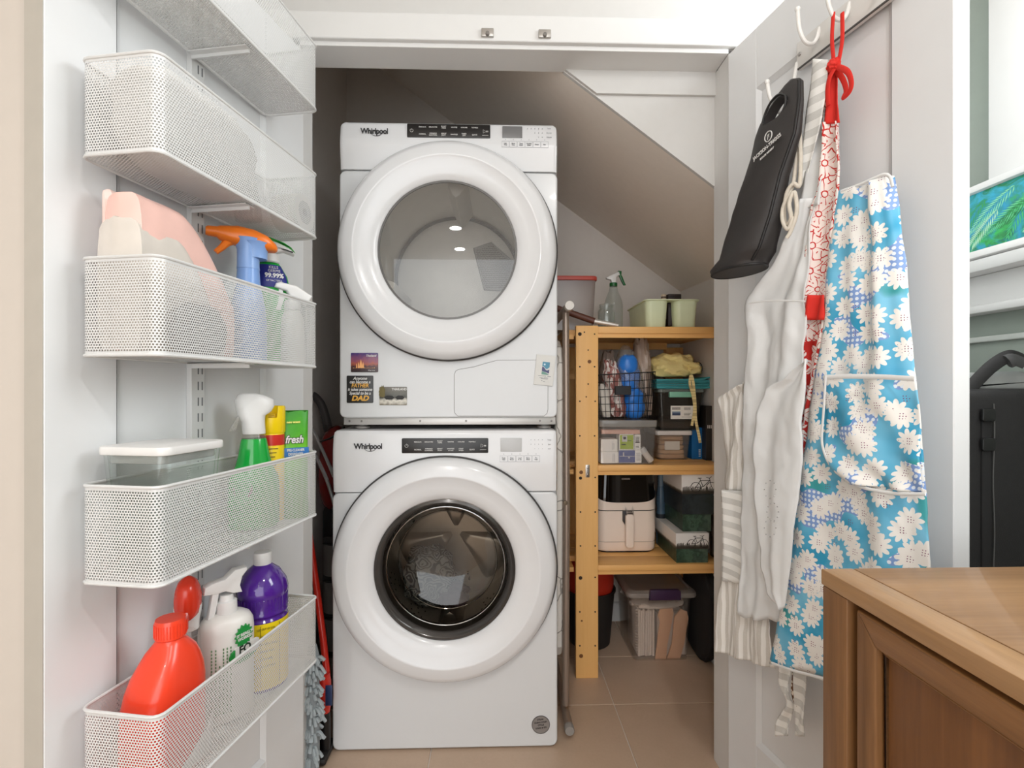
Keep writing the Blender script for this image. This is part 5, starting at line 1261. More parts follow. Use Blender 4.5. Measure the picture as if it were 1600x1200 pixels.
bm = BM(); tube(bm, [pY(1079, 586, Y-.011), pY(1078, 600, Y-.019), pY(1083, 620, Y-.0225), pY(1085, 640, Y-.0225), pY(1081, 665, Y-.020)], 1, 4, k=5, flat=(.0105, .0007, (0, -1, 0))); obj('tape', bm, TM, t, True)
# blue box, dark boxes
t, w, H, y = carton('blue_box', 'bright blue carton behind the small clear bin', 1081, 1102, 668, 716, 2.10, .12, M('#1669a8', .45), zm)
bm = BM()
for k in range(5): box(bm, w*.02, w*.30, y-.0006, y+.001, (.08+.05*k)*H, (.11+.05*k)*H)
obj('white_print', bm, PALE_INK, t, smooth=0)
t, w, H, y = carton('black_box', 'tall black carton with a yellow sticker, right end of the middle shelf', 1103, 1136, 634, 719, 2.06, .30, M('#2c2723', .4), zm)
a = bx(1124, 1134, 637, 655, 2.06); cx_ = t.location.x
bm = BM(); box(bm, a[0]-cx_, min(w, a[1]-cx_), y-.0008, y+.001, a[2]-zm, a[3]-zm); obj('sticker', bm, M('#e3b011', .5), t, smooth=0, label='yellow sticker')
bm = BM(); box(bm, w*.22, w*.27, y-.0006, y+.001, .02*H, .98*H); obj('edge_line', bm, M('#6f655b', .5), t, smooth=0)
bm = BM()
for k in range(3): box(bm, -w*.86+w*.16*k, -w*.78+w*.16*k, y-.0008, y+.001, .60*H-.003, .60*H+.010)
obj('white_print', bm, PALE_INK, t, smooth=0)
t, w, H, y = carton('brown_box', 'dark brown carton lying on the tall black carton', 1104, 1133, 579, 612, 2.262, .09, M('#3a2a20', .6), zm+.0005+bx(1103, 1136, 634, 719, 2.06)[3]-zm)

# --- bottom shelf ------------------------------------------------------------
zl = ZL+.0005
Y = 2.085; a = bx(931, 1028, 738, 866, Y); w = (a[1]-a[0])/2; H = a[3]-zl
CRM = M('#fbeadb', .35, var=.01, name='cream_plastic')
t = thing('air_fryer', 'cream air fryer with a black glass top on the lowest shelf', 'air fryer', ((a[0]+a[1])/2, Y+.125, zl))
dp = .125
def sq(k, z, kk=1): return [Vector((*p, z)) for p in rrect(-w*k, w*k, -dp*k, dp*k, .045, 8)]
bm = BM(); loft(bm, [sq(.955, .006), sq(.985, .012), sq(1.0, .06), sq(1.0, H*.52)]); obj('lower_body', bm, CRM, t)
bm = BM(); loft(bm, [sq(.93, 0), sq(.93, .008)]); obj('base', bm, BLK, t)
bm = BM(); loft(bm, [sq(.985, H*.518), sq(.985, H*.533)]); obj('drawer_gap', bm, BLK, t)
bm = BM(); loft(bm, [sq(1.0, H*.531), sq(1.0, H*.66), sq(.99, H*.80), sq(.96, H*.95), sq(.93, H*.965)]); obj('upper_body', bm, CRM, t)
# black glass: front shield following the body
pts = []
for i in range(25):
    q = i/24; x = -1+2*q; lo = .70-.075*(1-x**4)
    pts.append((x, lo))
bm = BM(); rows = []
outline = lambda k, zf: sq(k, zf*H)
def front_pt(x, zf, off):
    k = 1.0 if zf < .66 else 1.0-.04*((zf-.66)/.30)**1.3
    X = x*w*k; r = .045; ex = max(0, abs(X)-(w*k-r)); yy = -dp*k+r-math.sqrt(max(0, r*r-ex*ex)); return Vector((X*(1+off/w), yy-off, zf*H))
for off in (.0015, -.004):
    for j in range(9):
        rows.append([front_pt(x*.995, lo+(.985-lo)*(j if off > 0 else 8-j)/8, off) for x, lo in pts])
for ra, rb in zip(rows, rows[1:]+rows[:1]):
    A = [bm.verts.new(p) for p in ra]; B = [bm.verts.new(p) for p in rb]
    for i in range(24): bm.faces.new((A[i], A[i+1], B[i+1], B[i]))
bmesh.ops.remove_doubles(bm, verts=bm.verts, dist=1e-6)
obj('display_shield', bm, M('#0e0d0d', .08, coat=.5, name='black_gloss'), t)
bm = BM(); loft(bm, [sq(.935, H*.962), sq(.925, H*.985), sq(.88, H)]); obj('lid', bm, M('#141212', .2), t)
text('COSORI', .0095, front(-.004, -dp-.0015+.0035, .918*H), M('#b9b2aa', .4), t, bold=.0003)
hx = pY(981.5, 800, Y).x-(a[0]+a[1])/2
bm = BM(); prism(bm, rrect(hx-.0175, hx+.0175, .055*H+.01, .50*H, .012, 6), -dp-.034, -dp-.014, .006, 3); hd = obj('handle', bm, CRM, t)
bm = BM(); prism(bm, [(hx-.024, .40*H), (hx-.012, .34*H), (hx+.014, .34*H), (hx+.014, .53*H), (hx-.024, .53*H)], -dp-.016, -dp+.004, .003); obj('handle_mount', bm, M('#2a2422', .4), t)
bm = BM(); prism(bm, rrect(hx-.013, hx+.013, .503*H, .525*H, .005), -dp-.030, -dp-.012, .002); obj('release_button', bm, M('#a79d95', .3, .4), hd)
bm = BM(); tube(bm, [front_pt(x_/14, .137, .0006) for x_ in range(-14, 15)], .0009, 5); obj('base_line', bm, M('#b7a594', .5), t)
# photo storage boxes
PIC = None
def bike_print(t, cx, y, cz, s, m):
    bm = BM()
    for dx in (-.30, .30):
        tube(bm, [(cx+s*(dx+.19*math.cos(2*PI*i/18)), y, cz+s*(.19*math.sin(2*PI*i/18))) for i in range(18)], s*.014, 4, closed=True)
    for p, q in (((-.30, 0), (-.12, .26)), ((-.12, .26), (.24, .26)), ((-.02, .02), (.24, .26)), ((-.02, .02), (-.12, .26)), ((.30, 0), (.22, .34)), ((-.15, .34), (-.02, .02)), ((-.22, .345), (-.08, .345)), ((.22, .34), (.10, .37)), ((.22, .34), (.30, .40)), ((-.30, 0), (-.02, .02))):
        tube(bm, [(cx+s*p[0], y, cz+s*p[1]), (cx+s*q[0], y, cz+s*q[1])], s*.013, 4)
    return obj('bicycle_print', bm, m, t, smooth=0)
BOXG = ramp_mat('dark_green_print', [(0, '#2a4032'), (.45, '#4a6452'), (.55, '#34483c'), (1, '#5a7062')], 'x', -.06, .06, 1.6, 35)
BOXD = ramp_mat('dark_slate_print', [(0, '#20262a'), (.5, '#343d40'), (1, '#2a3230')], 'x', -.06, .06, 1.6, 35)
LIDP = ramp_mat('field_photo_print', [(0, '#3b342c'), (.25, '#5f574c'), (.38, '#b6aea2'), (.5, '#f0ece6'), (1, '#f8f5f1')], 'z', 0, .032, .25, 60)
def photo_box(label, u0, u1, vt, vb, Y, dep, body, lid, z0, lid_v=None):
    a = bx(u0, u1, vt, vb, Y); x0, x1 = a[0], a[1]; zt_ = a[3]
    t = thing('photo_box', label, 'box', ((x0+x1)/2, Y+dep/2, z0), 0, 'photo storage boxes in the lower shelf stack'); w = (x1-x0)/2; H = zt_-z0
    hb_ = H if not lid else pY(u0, lid_v, Y).z-z0
    bm = BM(); box(bm, -w+.003, w-.003, -dep/2+.003, dep/2-.003, 0, hb_, .0012, 1); obj('carton', bm, body, t)
    if lid:
        bm = BM(); box(bm, -w, w, -dep/2, dep/2, 0, H-hb_, .0015, 1)
        l = obj('lid', bm, LIDP, t); l.location = (0, 0, hb_)
        bike_print(l, w*.32, -dep/2-.0006, (H-hb_)*.34, (H-hb_)*1.35, M('#26221e', .6))
        bm = BM(); rs = random.Random(5)
        for k in range(26):
            xx = -w*.95+1.9*w*k/26; hh_ = (H-hb_)*(.26+.16*rs.random()); prism(bm, [(xx, .001), (xx+w*.08, .001), (xx+w*.06, hh_), (xx+w*.02, hh_*.9)], -dep/2-.0005, -dep/2+.0004)
        obj('grass_print', bm, M('#40382e', .7), l, smooth=0, kind='stuff')
    else:
        bm = BM(); box(bm, -w, w, -dep/2, dep/2, H-.004, H, .0008, 1); obj('rim', bm, body, t)
    return z0+H+.0008
z = photo_box('bottom photo box of the stack, dark green with a bicycle photo on its lid', 1056, 1108, 833, 889, 1.955, .26, BOXG, True, zl, 858)
z = photo_box('middle photo box of the stack, plain dark green', 1066, 1113, 803, 833, 1.975, .25, BOXG, False, z)
z = photo_box('top photo box of the stack, slate body with a bicycle photo on its lid', 1065, 1117, 741, 802, 1.965, .26, BOXD, True, z, 772)
Y = 2.17; a = bx(1031, 1044, 742, 850, Y); r = .018
t = thing('water_bottle', 'blue-grey water bottle standing between the air fryer and the photo boxes', 'bottle', ((a[0]+a[1])/2-.004, Y+.03, zl)); H = a[3]-zl
bm = BM(); lathe(bm, [(r, 0), (r*1.1, .006), (r*1.1, H*.45), (r*.9, H*.52), (r*1.1, H*.58), (r*1.1, H*.74), (r*.6, H*.84)], 24); obj('bottle', bm, M('#4c6478', .3), t)
bm = BM(); lathe(bm, [(r*.75, H*.83), (r*.75, H*.96), (r*.6, H)], 20); obj('cap', bm, M('#6c8192', .3), t)
bm = BM(); lathe(bm, [(r*1.12, H*.20), (r*1.12, H*.44)], 24, cap=False); obj('sleeve', bm, M('#20262c', .6), t)
Y = 2.0; x = pY(1129, 830, Y).x; H = pY(1129, 778, Y).z-zl
t = thing('clear_canister', 'tall clear canister at the right end of the lowest shelf, beside the photo boxes', 'canister', (x, Y+.03, zl))
bm = BM(); loft(bm, [sup(.030, .030, z_, 28, 5) for z_ in (0, H*.74)]+[sup(.024, .024, H*.80, 28, 3)]); obj('jar', bm, glassy('canister_clear', '#d8cfc8', .3, '#a99a90', .08), t)
bm = BM(); lathe(bm, [(.022, H*.80), (.024, H*.81), (.024, H*.97), (.022, H), (0, H)], 24); obj('lid', bm, M('#4a3550', .4), t)
bm = BM(); lathe(bm, [(0, -.0325), (.014, -.0325), (.014, -.029)], 18, (-.004, 0, H*.38), 'Y'); obj('sticker', bm, M('#b0503a', .5), t, label='round red sticker')

# --- floor under the unit -----------------------------------------------------
Y = 2.09; cx_ = pY(922, 980, Y+.12).x
t = thing('waste_bin', 'black round bin with a red tub nested in it, behind the front pine post', 'bin', (cx_, Y+.135, .001))
zr = pY(960, 921, Y+.10).z; R = pY(960, 930, Y+.135).x-cx_
bm = BM(); lathe(bm, [(R*.76, 0), (R*.80, .004), (R*.98, zr-.012), (R*1.03, zr-.010), (R*1.03, zr), (R*.985, zr), (R*.95, zr-.02), (R*.77, .01), (0, .01)], 44, cap=False); obj('bin', bm, M('#242120', .55, bump=.1), t)
bm = BM(); zz_ = .40; lathe(bm, [(R*.80, zr-.03), (R*.94, zr+.004), (R*.99, zz_-.012), (R*1.02, zz_-.008), (R*1.02, zz_), (R*.97, zz_), (R*.78, zr-.02), (0, zr-.025)], 44, cap=False); obj('red_tub', bm, M('#c8321f', .4, name='red_tub_plastic'), t)
Y = 2.045; a = bx(971, 1090, 897, 1041, Y); zf = pY(1030, 925, Y).z
bl, br_ = pY(992, 1041, Y).x, pY(1077, 1041, Y).x; tl_, tr_ = pY(986, 935, Y).x, pY(1083, 935, Y).x
t = thing('storage_tote', 'clear lidded tote with a purple latch under the lowest shelf', 'tote', ((bl+br_)/2, Y+.13, .001))
TD_ = .27; zb_ = .001; zr = pY(1030, 938, Y).z
bm = BM(); loft(bm, [[Vector((*p, z)) for p in rrect(x0, x1, y0, y1, .022, 6)] for x0, x1, y0, y1, z in ((bl, br_, Y+.012, Y+TD_-.012, zb_), (tl_+.004, tr_-.004, Y+.002, Y+TD_-.002, zr), (tl_, tr_, Y, Y+TD_, zr+.001), (tl_, tr_, Y, Y+TD_, zr+.014), (tl_+.008, tr_-.008, Y+.008, Y+TD_-.008, zr+.013), (bl+.003, br_-.003, Y+.015, Y+TD_-.015, zb_+.003))]); obj('tub', bm, glassy('tote_clear', '#f7f4f1', .08, '#ddd3cb', .06, 1.1), t, True)
bm = BM(); lx0, lx1 = pY(979, 925, Y).x, pY(1091, 925, Y).x
LIDM = glassy('tote_lid', '#e6e0d9', .40, '#cfc5bc', .15, 1.2)
loft(bm, [[Vector((*p, z)) for p in rrect(lx0+d_, lx1-d_, Y-.012+d_, Y+TD_+.012-d_, .03, 6)] for d_, z in ((.002, zr+.012), (0, zr+.018), (.002, zr+.030), (.012, zr+.036), (.022, zr+.037), (.026, zr+.030))]); ld = obj('lid', bm, LIDM, t, True)
q = bx(1014, 1063, 920, 937, Y-.014); bm = BM(); prism(bm, [(q[0], q[2]), (q[1], q[2]), (q[1], q[3]-.008), (q[1]-.010, q[3]), (q[0]+.003, q[3])], Y-.026, Y-.008, .004); obj('latch', bm, M('#3d2544', .4, name='purple_plastic'), t, True, label='dark purple latch')
SPL = M('#ffc8a2', .9, var=.06, bump=.3, name='tan_felt')
def slab(name, label, cat, poly, y0, y1, m):
    cx = sum(p[0] for p in poly)/len(poly); P = [pY(u, v, y0) for u, v in poly]
    t = thing(name, label, cat, (pY(cx, 1000, y0).x, (y0+y1)/2, min(p.z for p in P)))
    bm = BM(); prism(bm, [(p.x, p.z) for p in P], y0, y1, .0025); obj('piece', bm, m, t, True); return t
slab('felt_strip', 'long tan strip standing at the front inside the clear tote', 'strip', [(1023, 1037), (1029, 987), (1031, 972), (1028, 962), (1032, 951), (1041, 948), (1051, 950), (1053, 958), (1048, 985), (1043, 1008), (1041, 1038)], Y+.022, Y+.030, SPL)
slab('felt_strip', 'folded tan strip at the right inside the clear tote', 'strip', [(1042, 1031), (1050, 1006), (1054, 964), (1064, 952), (1074, 956), (1076, 966), (1070, 1004), (1063, 1030), (1058, 1039)], Y+.024, Y+.033, SPL)
t = thing('paper_stack', 'white spiral-bound papers standing on edge in the clear tote', 'papers', (pY(1010, 1000, Y+.05).x, Y+.09, .005))
a = bx(994, 1024, 952, 1032, Y+.036)
bm = BM()
for k in range(7): box(bm, a[0]+.008+(a[1]-a[0]-.01)*k/7, a[0]+.008+(a[1]-a[0]-.01)*(k+.86)/7, Y+.036+.003*(k % 3), Y+.20, .005, a[3]-.006*(k % 2), .001, 1)
obj('paper', bm, M('#f8efe8', .8), t, True)
bm = BM()
for k in range(16): tube(bm, [(a[0]+.004+.006*math.cos(b__), Y+.038+.004*math.sin(b__), .03+k*.011) for b__ in [2*PI*i/10 for i in range(10)]], .0012, 5, closed=True)
obj('spiral_binding', bm, M('#c9beb5', .4, .3), t, True, kind='stuff')
t = thing('folded_linen', 'pale folded linen lying on top inside the clear tote', 'linen', ((bl+br_)/2, Y+.13, a[3]+.005))
bm = BM(); blob(bm, ((bl+br_)/2, Y+.13, a[3]+.016), (tr_-tl_)/2-.014, .105, .011, .2, 4, 22, 4, 40, 10, False); obj('linen', bm, M('#f6ede5', .9), t, True)
t = thing('stacked_envelopes', 'pale papers standing behind the tan strips in the clear tote', 'papers', (pY(1050, 1000, Y+.06).x, Y+.10, .005))
a = bx(1027, 1072, 958, 1034, Y+.045); bm = BM()
for k in range(5): box(bm, a[0]+.004*k, a[1]-.003*k, Y+.045+.026*k, Y+.066+.026*k, .005, a[3]-.008*(k % 2), .001, 1)
obj('paper', bm, M('#e6dbd2', .8), t, True)
# big black bag at the right and its strap end
t = thing('black_duffel', 'black fabric bag slumped on the floor right of the clear tote', 'bag', (.838, 2.06, .001))
bm = BM(); blob(bm, (.836, 2.09, .20), .032, .14, .20, .10, 1.6, 6, 3, 48, 30); obj('bag', bm, M('#171415', .8, bump=.2, name='black_canvas'), t, True)
bm = BM(); tube(bm, [pY(1081, 905, 2.13), pY(1083, 895, 2.14), pY(1090, 890, 2.15), pY(1100, 892, 2.15)], 1, 4, k=5, flat=(.012, .003, (0, -1, 0))); obj('strap', bm, M('#38343a', .7), t, True)
t = thing('black_stand_foot', 'short black foot of a stand poking out at the floor beside the right door', 'stand', (.76, 1.985, .001))
bm = BM(); a = bx(1117, 1150, 1023, 1046, 2.005); box(bm, a[0], a[1], 2.0, 2.08, .001, a[3], .008); obj('foot', bm, M('#120f0f', .5), t, True)
bm = BM(); box(bm, a[0]+.03, a[0]+.06, 2.02, 2.05, a[3]-.004, .25, .006); obj('upright', bm, M('#171313', .5), t, True)

# ================================================================== RIGHT DOOR: HOOK RACK AND WHAT HANGS ON IT
def rd(u, v, y): p = RD.hit(u, v, y); return Vector((p.x, p.y, p.z))
def rdthing(name, label, cat, x, z, y=-.03, group=None): return thing(name, label, cat, RD.at(x, y, z), RD.ang, group)
def local(o):  # helper: parts given in door coordinates (x along, y out of the face is negative, z)
    return Matrix.Translation((RD.o.x, RD.o.y, 0)) @ Matrix.Rotation(RD.ang, 4, 'Z')
def dobj(name, bm, m, parent, **kw):
    bm.transform(local(None)); return obj(name, bm, m, parent, True, **kw)
a = rd(1240, 84, -.012); b = rd(1244, 111, -.012); rx0, rz0 = b.x, b.z; rz1 = rz0+.062; rx1 = rx0+.255
hk = rdthing('hook_rack', 'white hook rack screwed near the top of the open right door', 'hook rack', (rx0+rx1)/2, rz0, -.006)
RAILM = M('#d9d6d2', .35, var=.01, name='hook_rail_paint')
bm = BM(); prism(bm, rrect(rx0, rx1, rz0, rz1, .004), -.012, 0, .0025); dobj('backplate', bm, RAILM, hk)
bm = BM(); box(bm, rx0+.002, rx1-.002, -.013, -.010, rz0-.0005, rz0+.0025); dobj('edge_strip', bm, M('#4b4744', .5), hk)
for x in (rx0+.010, rx1-.010):
    bm = BM(); lathe(bm, [(0, -.0145), (.004, -.014), (.005, -.012)], 12, (x, 0, rz0+.032), 'Y'); dobj('screw', bm, M('#a8a4a0', .3, .8), hk)
HKM = M('#eceae6', .25, coat=.3, name='white_hook_enamel')
def hook(pts, r=.0042):
    bm = BM(); tube(bm, pts, r, 10, k=6); e = Vector(pts[-1]); lathe(bm, [(0, -.006), (.0045, -.004), (.0058, 0), (.0045, .004), (0, .006)], 12, e); return dobj('hook', bm, HKM, hk)
hx = [rx0+.008, rx0+.062, rx0+.135, rx0+.205]
# the bag hook: down from the plate, out and up again
h0 = rd(1243, 112, -.014); h1 = rd(1226, 158, -.060); h2 = rd(1211, 121, -.088)
hook([(h0.x, -.010, h0.z+.02), (h0.x, -.016, h0.z-.01), (h0.x-.002, -.034, h1.z-.012), (h0.x-.003, -.058, h1.z-.010), (h0.x-.004, -.078, h1.z+.018), (h0.x-.005, -.085, h1.z+.052)])
hook([(hx[1], -.010, rz0+.055), (hx[1], -.018, rz0+.03), (hx[1], -.030, rz0+.018), (hx[1], -.048, rz0+.020), (hx[1], -.062, rz0+.045), (hx[1], -.066, rz0+.085)])
for x in hx[2:]: hook([(x, -.010, rz0+.055), (x, -.018, rz0+.03), (x, -.030, rz0+.018), (x, -.048, rz0+.020), (x, -.062, rz0+.045), (x, -.066, rz0+.085)])

# ---- cloth: a sheet between two traced edges, hung at its own distance from the door, with folds
def resample(pts, n):
    L = [0]
    for p, q in zip(pts, pts[1:]): L.append(L[-1]+math.dist(p, q))
    out = []
    for i in range(n):
        s_ = L[-1]*i/(n-1); k = 0
        while k < len(L)-2 and L[k+1] < s_: k += 1
        f = (s_-L[k])/max(1e-9, L[k+1]-L[k]); out.append((pts[k][0]+(pts[k+1][0]-pts[k][0])*f, pts[k][1]+(pts[k+1][1]-pts[k][1])*f))
    return out
def spline(pts, k=6):
    return [(p.x, p.y) for p in smooth_path([Vector((a, b, 0)) for a, b in pts], k)]
def cloth(name, left, right, off, m, parent, rows=56, cols=36, folds=(), crumple=.0015, seed=1, thick=.0016, uvs=1.0, curve=1, hem=None, label=None, horiz=None):
    """left/right: edge outlines from top to bottom; off(s, t): distance from the door face; folds: (cycles, amplitude, phase, lean)"""
    Lp = resample(spline(left, 6) if curve else left, rows); Rp = resample(spline(right, 6) if curve else right, rows)
    P = []
    for i in range(rows):
        t = i/(rows-1); row = []
        for j in range(cols):
            q = j/(cols-1); u = Lp[i][0]+(Rp[i][0]-Lp[i][0])*q; v = Lp[i][1]+(Rp[i][1]-Lp[i][1])*q
            if hem: v += hem(q)*max(0, (t-.82)/.18)
            o = off(q, t) if callable(off) else off
            p = rd(u, v, -o)
            d = sum(am*math.sin(2*PI*(cy*q+ln*t)+ph) for cy, am, ph, ln in folds)
            d += crumple*noise.noise(Vector((p.x*22+seed, p.z*16, seed)))*2+crumple*.8*noise.noise(Vector((p.x*55, p.z*40+seed, 2)))
            row.append(Vector((p.x, -max(.004, o+d), p.z)))
        P.append(row)
    bm = BM(); uvl = bm.loops.layers.uv.new('UVMap')
    vv = [[bm.verts.new(p) for p in row] for row in P]
    # metric cloth coordinates
    U = []
    for i in range(rows):
        c = [P[i][0].x]
        for j in range(1, cols): c.append(c[-1]+(P[i][j]-P[i][j-1]).length)
        U.append(c)
    V = [[P[i][j].z for j in range(cols)] for i in range(rows)]
    for i in range(rows-1):
        for j in range(cols-1):
            f = bm.faces.new((vv[i][j], vv[i+1][j], vv[i+1][j+1], vv[i][j+1]))
            for l, (a, b) in zip(f.loops, ((i, j), (i+1, j), (i+1, j+1), (i, j+1))): l[uvl].uv = (U[a][b]*uvs, V[a][b]*uvs)
    o = dobj(name, bm, m, parent, smooth=80, label=label)
    if thick:
        md = o.modifiers.new('thickness', 'SOLIDIFY'); md.thickness = thick; md.offset = 0
    return o
def trim(name, pix, off, m, parent, w=.007, th=.003, k=5, follow=None):
    pts = [rd(u, v, -(off(i/(len(pix)-1)) if callable(off) else off)) for i, (u, v) in enumerate(pix)]
    bm = BM(); tube(bm, pts, 1, 6, k=k, flat=(w, th, (0, -1, 0))); return dobj(name, bm, m, parent, smooth=60)
# ---- materials with printed patterns (cloth UVs are in metres)
def daisy_mat():
    t = NT('daisy_print'); uv = t.coord('UV')
    tot = None; dots = None
    for sc_, sd, rnd in ((22, 0.0, .72), (17.5, 3.3, .9)):
        p = t.vec('ADD', uv, (sd, sd*1.7, 0)); v = t.voro(p, sc_, rnd)
        d = t.vec('SUBTRACT', p, v['Position']); L = t.vec('LENGTH', d); x, y, _ = t.sep(d)
        an = t.math('ARCTAN2', y, x); pet = t.math('ABSOLUTE', t.math('SINE', t.math('ADD', t.math('MULTIPLY', an, 5.0), t.math('MULTIPLY', t.sep(v['Color'])[0], 6))))
        R = t.math('ADD', .0128, t.math('MULTIPLY', pet, .0085)); m = t.math('LESS_THAN', L, R)
        if sd: m = t.math('MULTIPLY', m, t.math('GREATER_THAN', t.sep(v['Color'])[1], .42))
        g = t.math('MULTIPLY', t.math('GREATER_THAN', t.math('SINE', t.math('MULTIPLY', x, 1500)), .35), t.math('GREATER_THAN', t.math('SINE', t.math('ADD', t.math('MULTIPLY', y, 1500), 1.0)), .35))
        dd = t.math('MULTIPLY', t.math('LESS_THAN', L, .0062), g)
        if tot is None: tot, dots = m, dd
        else:
            dots = t.math('ADD', t.math('MULTIPLY', dots, t.math('SUBTRACT', 1.0, m)), dd, clamp=True); tot = t.math('MAXIMUM', tot, m)
    n1 = t.noise(uv, 11, 2); n2 = t.noise(t.vec('ADD', uv, (5, 2, 0)), 9, 2)
    sky = t.mix(t.step(n1, .35, .65), lin('#2a9cc6'), lin('#7cc6e6'))
    teal = t.mix(t.step(n2, .62, .68), sky, lin('#3aa0a6'))
    v3 = t.voro(uv, 105, .0); wd_ = t.math('LESS_THAN', v3['Distance'], .32)
    lil = t.mix(wd_, lin('#7f9fd6'), lin('#e3ecf6'))
    base = t.mix(t.math('GREATER_THAN', t.noise(t.vec('ADD', uv, (1, 9, 0)), 12, 1), .585), teal, lil)
    # scattered tiny grey dots on the white flowers
    v4 = t.voro(uv, 150, .6); sp = t.math('LESS_THAN', v4['Distance'], .13)
    sp = t.math('MULTIPLY', sp, t.math('GREATER_THAN', t.noise(t.vec('ADD', uv, (7, 1, 0)), 10, 1), .56))
    wht = t.mix(t.math('MULTIPLY', sp, .6), lin('#f1eee9'), lin('#8f8f9a'))
    c = t.mix(tot, base, wht); c = t.mix(dots, c, lin('#7d3560'))
    t.set(col=c, rough=.45, sheen=.05); return t.m
DAISY = daisy_mat()
def redfloral_mat():
    t = NT('red_floral_print'); uv = t.coord('UV'); wv = t.vec('ADD', uv, t.comb(t.math('MULTIPLY', t.noise(uv, 30, 2), .012), t.math('MULTIPLY', t.noise(t.vec('ADD', uv, (3, 3, 0)), 30, 2), .012), 0))
    v = t.voro(wv, 24, .9); d = t.vec('SUBTRACT', wv, v['Position']); L = t.vec('LENGTH', d); x, y, _ = t.sep(d); an = t.math('ARCTAN2', y, x)
    pet = t.math('ABSOLUTE', t.math('SINE', t.math('MULTIPLY', an, 3.0)))
    flower = t.math('LESS_THAN', L, t.math('ADD', .012, t.math('MULTIPLY', pet, .013)))
    line = t.math('MULTIPLY', t.math('LESS_THAN', t.math('ABSOLUTE', t.math('SINE', t.math('ADD', t.math('MULTIPLY', an, 3.0), 1.57))), .13), t.math('GREATER_THAN', L, .005))
    ring = t.math('LESS_THAN', t.math('ABSOLUTE', t.math('SUBTRACT', L, .0055)), .0011)
    e = t.voro(wv, 62, 1, 'DISTANCE_TO_EDGE')['Distance']; vein = t.math('LESS_THAN', e, .07)
    z = t.sep(uv)[1]
    dense = t.math('GREATER_THAN', z, 1.20)     # upper part: white ground with red outlines; lower: red ground
    w1 = t.math('MULTIPLY', t.math('SUBTRACT', 1.0, t.math('MAXIMUM', line, ring)), t.math('SUBTRACT', 1.0, t.math('MULTIPLY', vein, t.math('SUBTRACT', 1.0, flower))), clamp=True)
    w2 = t.math('MULTIPLY', flower, t.math('SUBTRACT', 1.0, line), clamp=True)
    wt = t.math('ADD', t.math('MULTIPLY', dense, w1), t.math('MULTIPLY', t.math('SUBTRACT', 1.0, dense), w2), clamp=True)
    t.set(col=t.mix(wt, lin('#c4261f'), lin('#f3e6e0')), rough=.8); return t.m
REDF = redfloral_mat()
REDC = M('#d92a1e', .75, var=.05, bump=.2, nscale=40, name='red_cotton')
def stripe_mat(name, axis, period, a, b, duty=.5):
    t = NT(name); uv = t.sep(t.coord('UV')); f = t.math('FRACT', t.math('MULTIPLY', uv[axis], 1/period))
    m = t.math('LESS_THAN', f, duty); n = t.noise(t.coord('UV'), 260, 2)
    t.set(col=t.mix(t.math('MULTIPLY', m, t.math('ADD', .7, t.math('MULTIPLY', n, .5)), clamp=True), lin(a), lin(b)), rough=.9); t.bump(t.noise(t.coord('UV'), 500, 2), .1, .0006); return t.m
STV = stripe_mat('linen_stripe_vertical', 0, .021, '#efece7', '#d0cbc3'); STH = stripe_mat('linen_stripe_horizontal', 1, .030, '#f0efeb', '#d2d1cd')
WCOT = M('#e0e1e1', .85, var=.01, bump=.12, nscale=50, name='white_cotton'); WCOT2 = M('#e6e6e5', .85, var=.01, name='white_trim')
def brown_print():
    t = NT('brown_print'); uv = t.coord('UV'); v = t.voro(uv, 120, 1); t.set(col=t.mix(t.math('LESS_THAN', v['Distance'], .34), lin('#6b4a34'), lin('#e6ddcf')), rough=.9); return t.m
BRP = brown_print()

# ---- blue daisy apron (outermost, nearest the door's free edge)
t = rdthing('daisy_apron', 'shiny blue apron printed with white daisies hanging nearest the free edge', 'apron', .43, .60, -.04)
offA = lambda q, tt: .052+.012*math.sin(PI*q)+.030*tt
FA = ((1.6, .007, .4, .15), (3.3, .0035, 1.5, -.3))
cloth('apron_body', [(1314, 299), (1306, 350), (1298, 420), (1290, 520), (1276, 600), (1262, 700), (1247, 800), (1233, 890), (1222, 960), (1206, 1036)],
      [(1391, 274), (1403, 340), (1413, 430), (1424, 560), (1430, 610), (1440, 720), (1447, 820), (1451, 890), (1456, 980), (1462, 1110)], offA, DAISY, t, 80, 48, FA, .0022, 3)
offP = lambda q, tt: offA(.3+.7*q, .4+.25*tt)+.017
cloth('pocket', [(1290, 588), (1287, 640), (1284, 688), (1292, 715), (1305, 735), (1330, 756)], [(1429, 592), (1435, 650), (1440, 700), (1443, 730), (1445, 755), (1446, 771)], offP, DAISY, t, 44, 40, ((1.3, .006, 2.0, .9), (2.2, .004, .5, -1.2)), .003, 9)
TR = WCOT2
trim('pocket_trim', [(1288, 589), (1330, 588), (1380, 589), (1429, 592)], .100, TR, t, .0085, .003)
trim('pocket_trim', [(1290, 586), (1287, 640), (1284, 688), (1292, 717), (1308, 738), (1335, 757), (1375, 768), (1410, 772), (1446, 772)], .101, TR, t, .006, .003)
trim('top_binding', [(1314, 299), (1340, 290), (1365, 279), (1380, 273), (1390, 276), (1395, 292)], .062, TR, t, .006, .004)
trim('hem_binding', [(1206, 1036), (1240, 1048), (1284, 1060), (1340, 1080)], .095, TR, t, .006, .003)
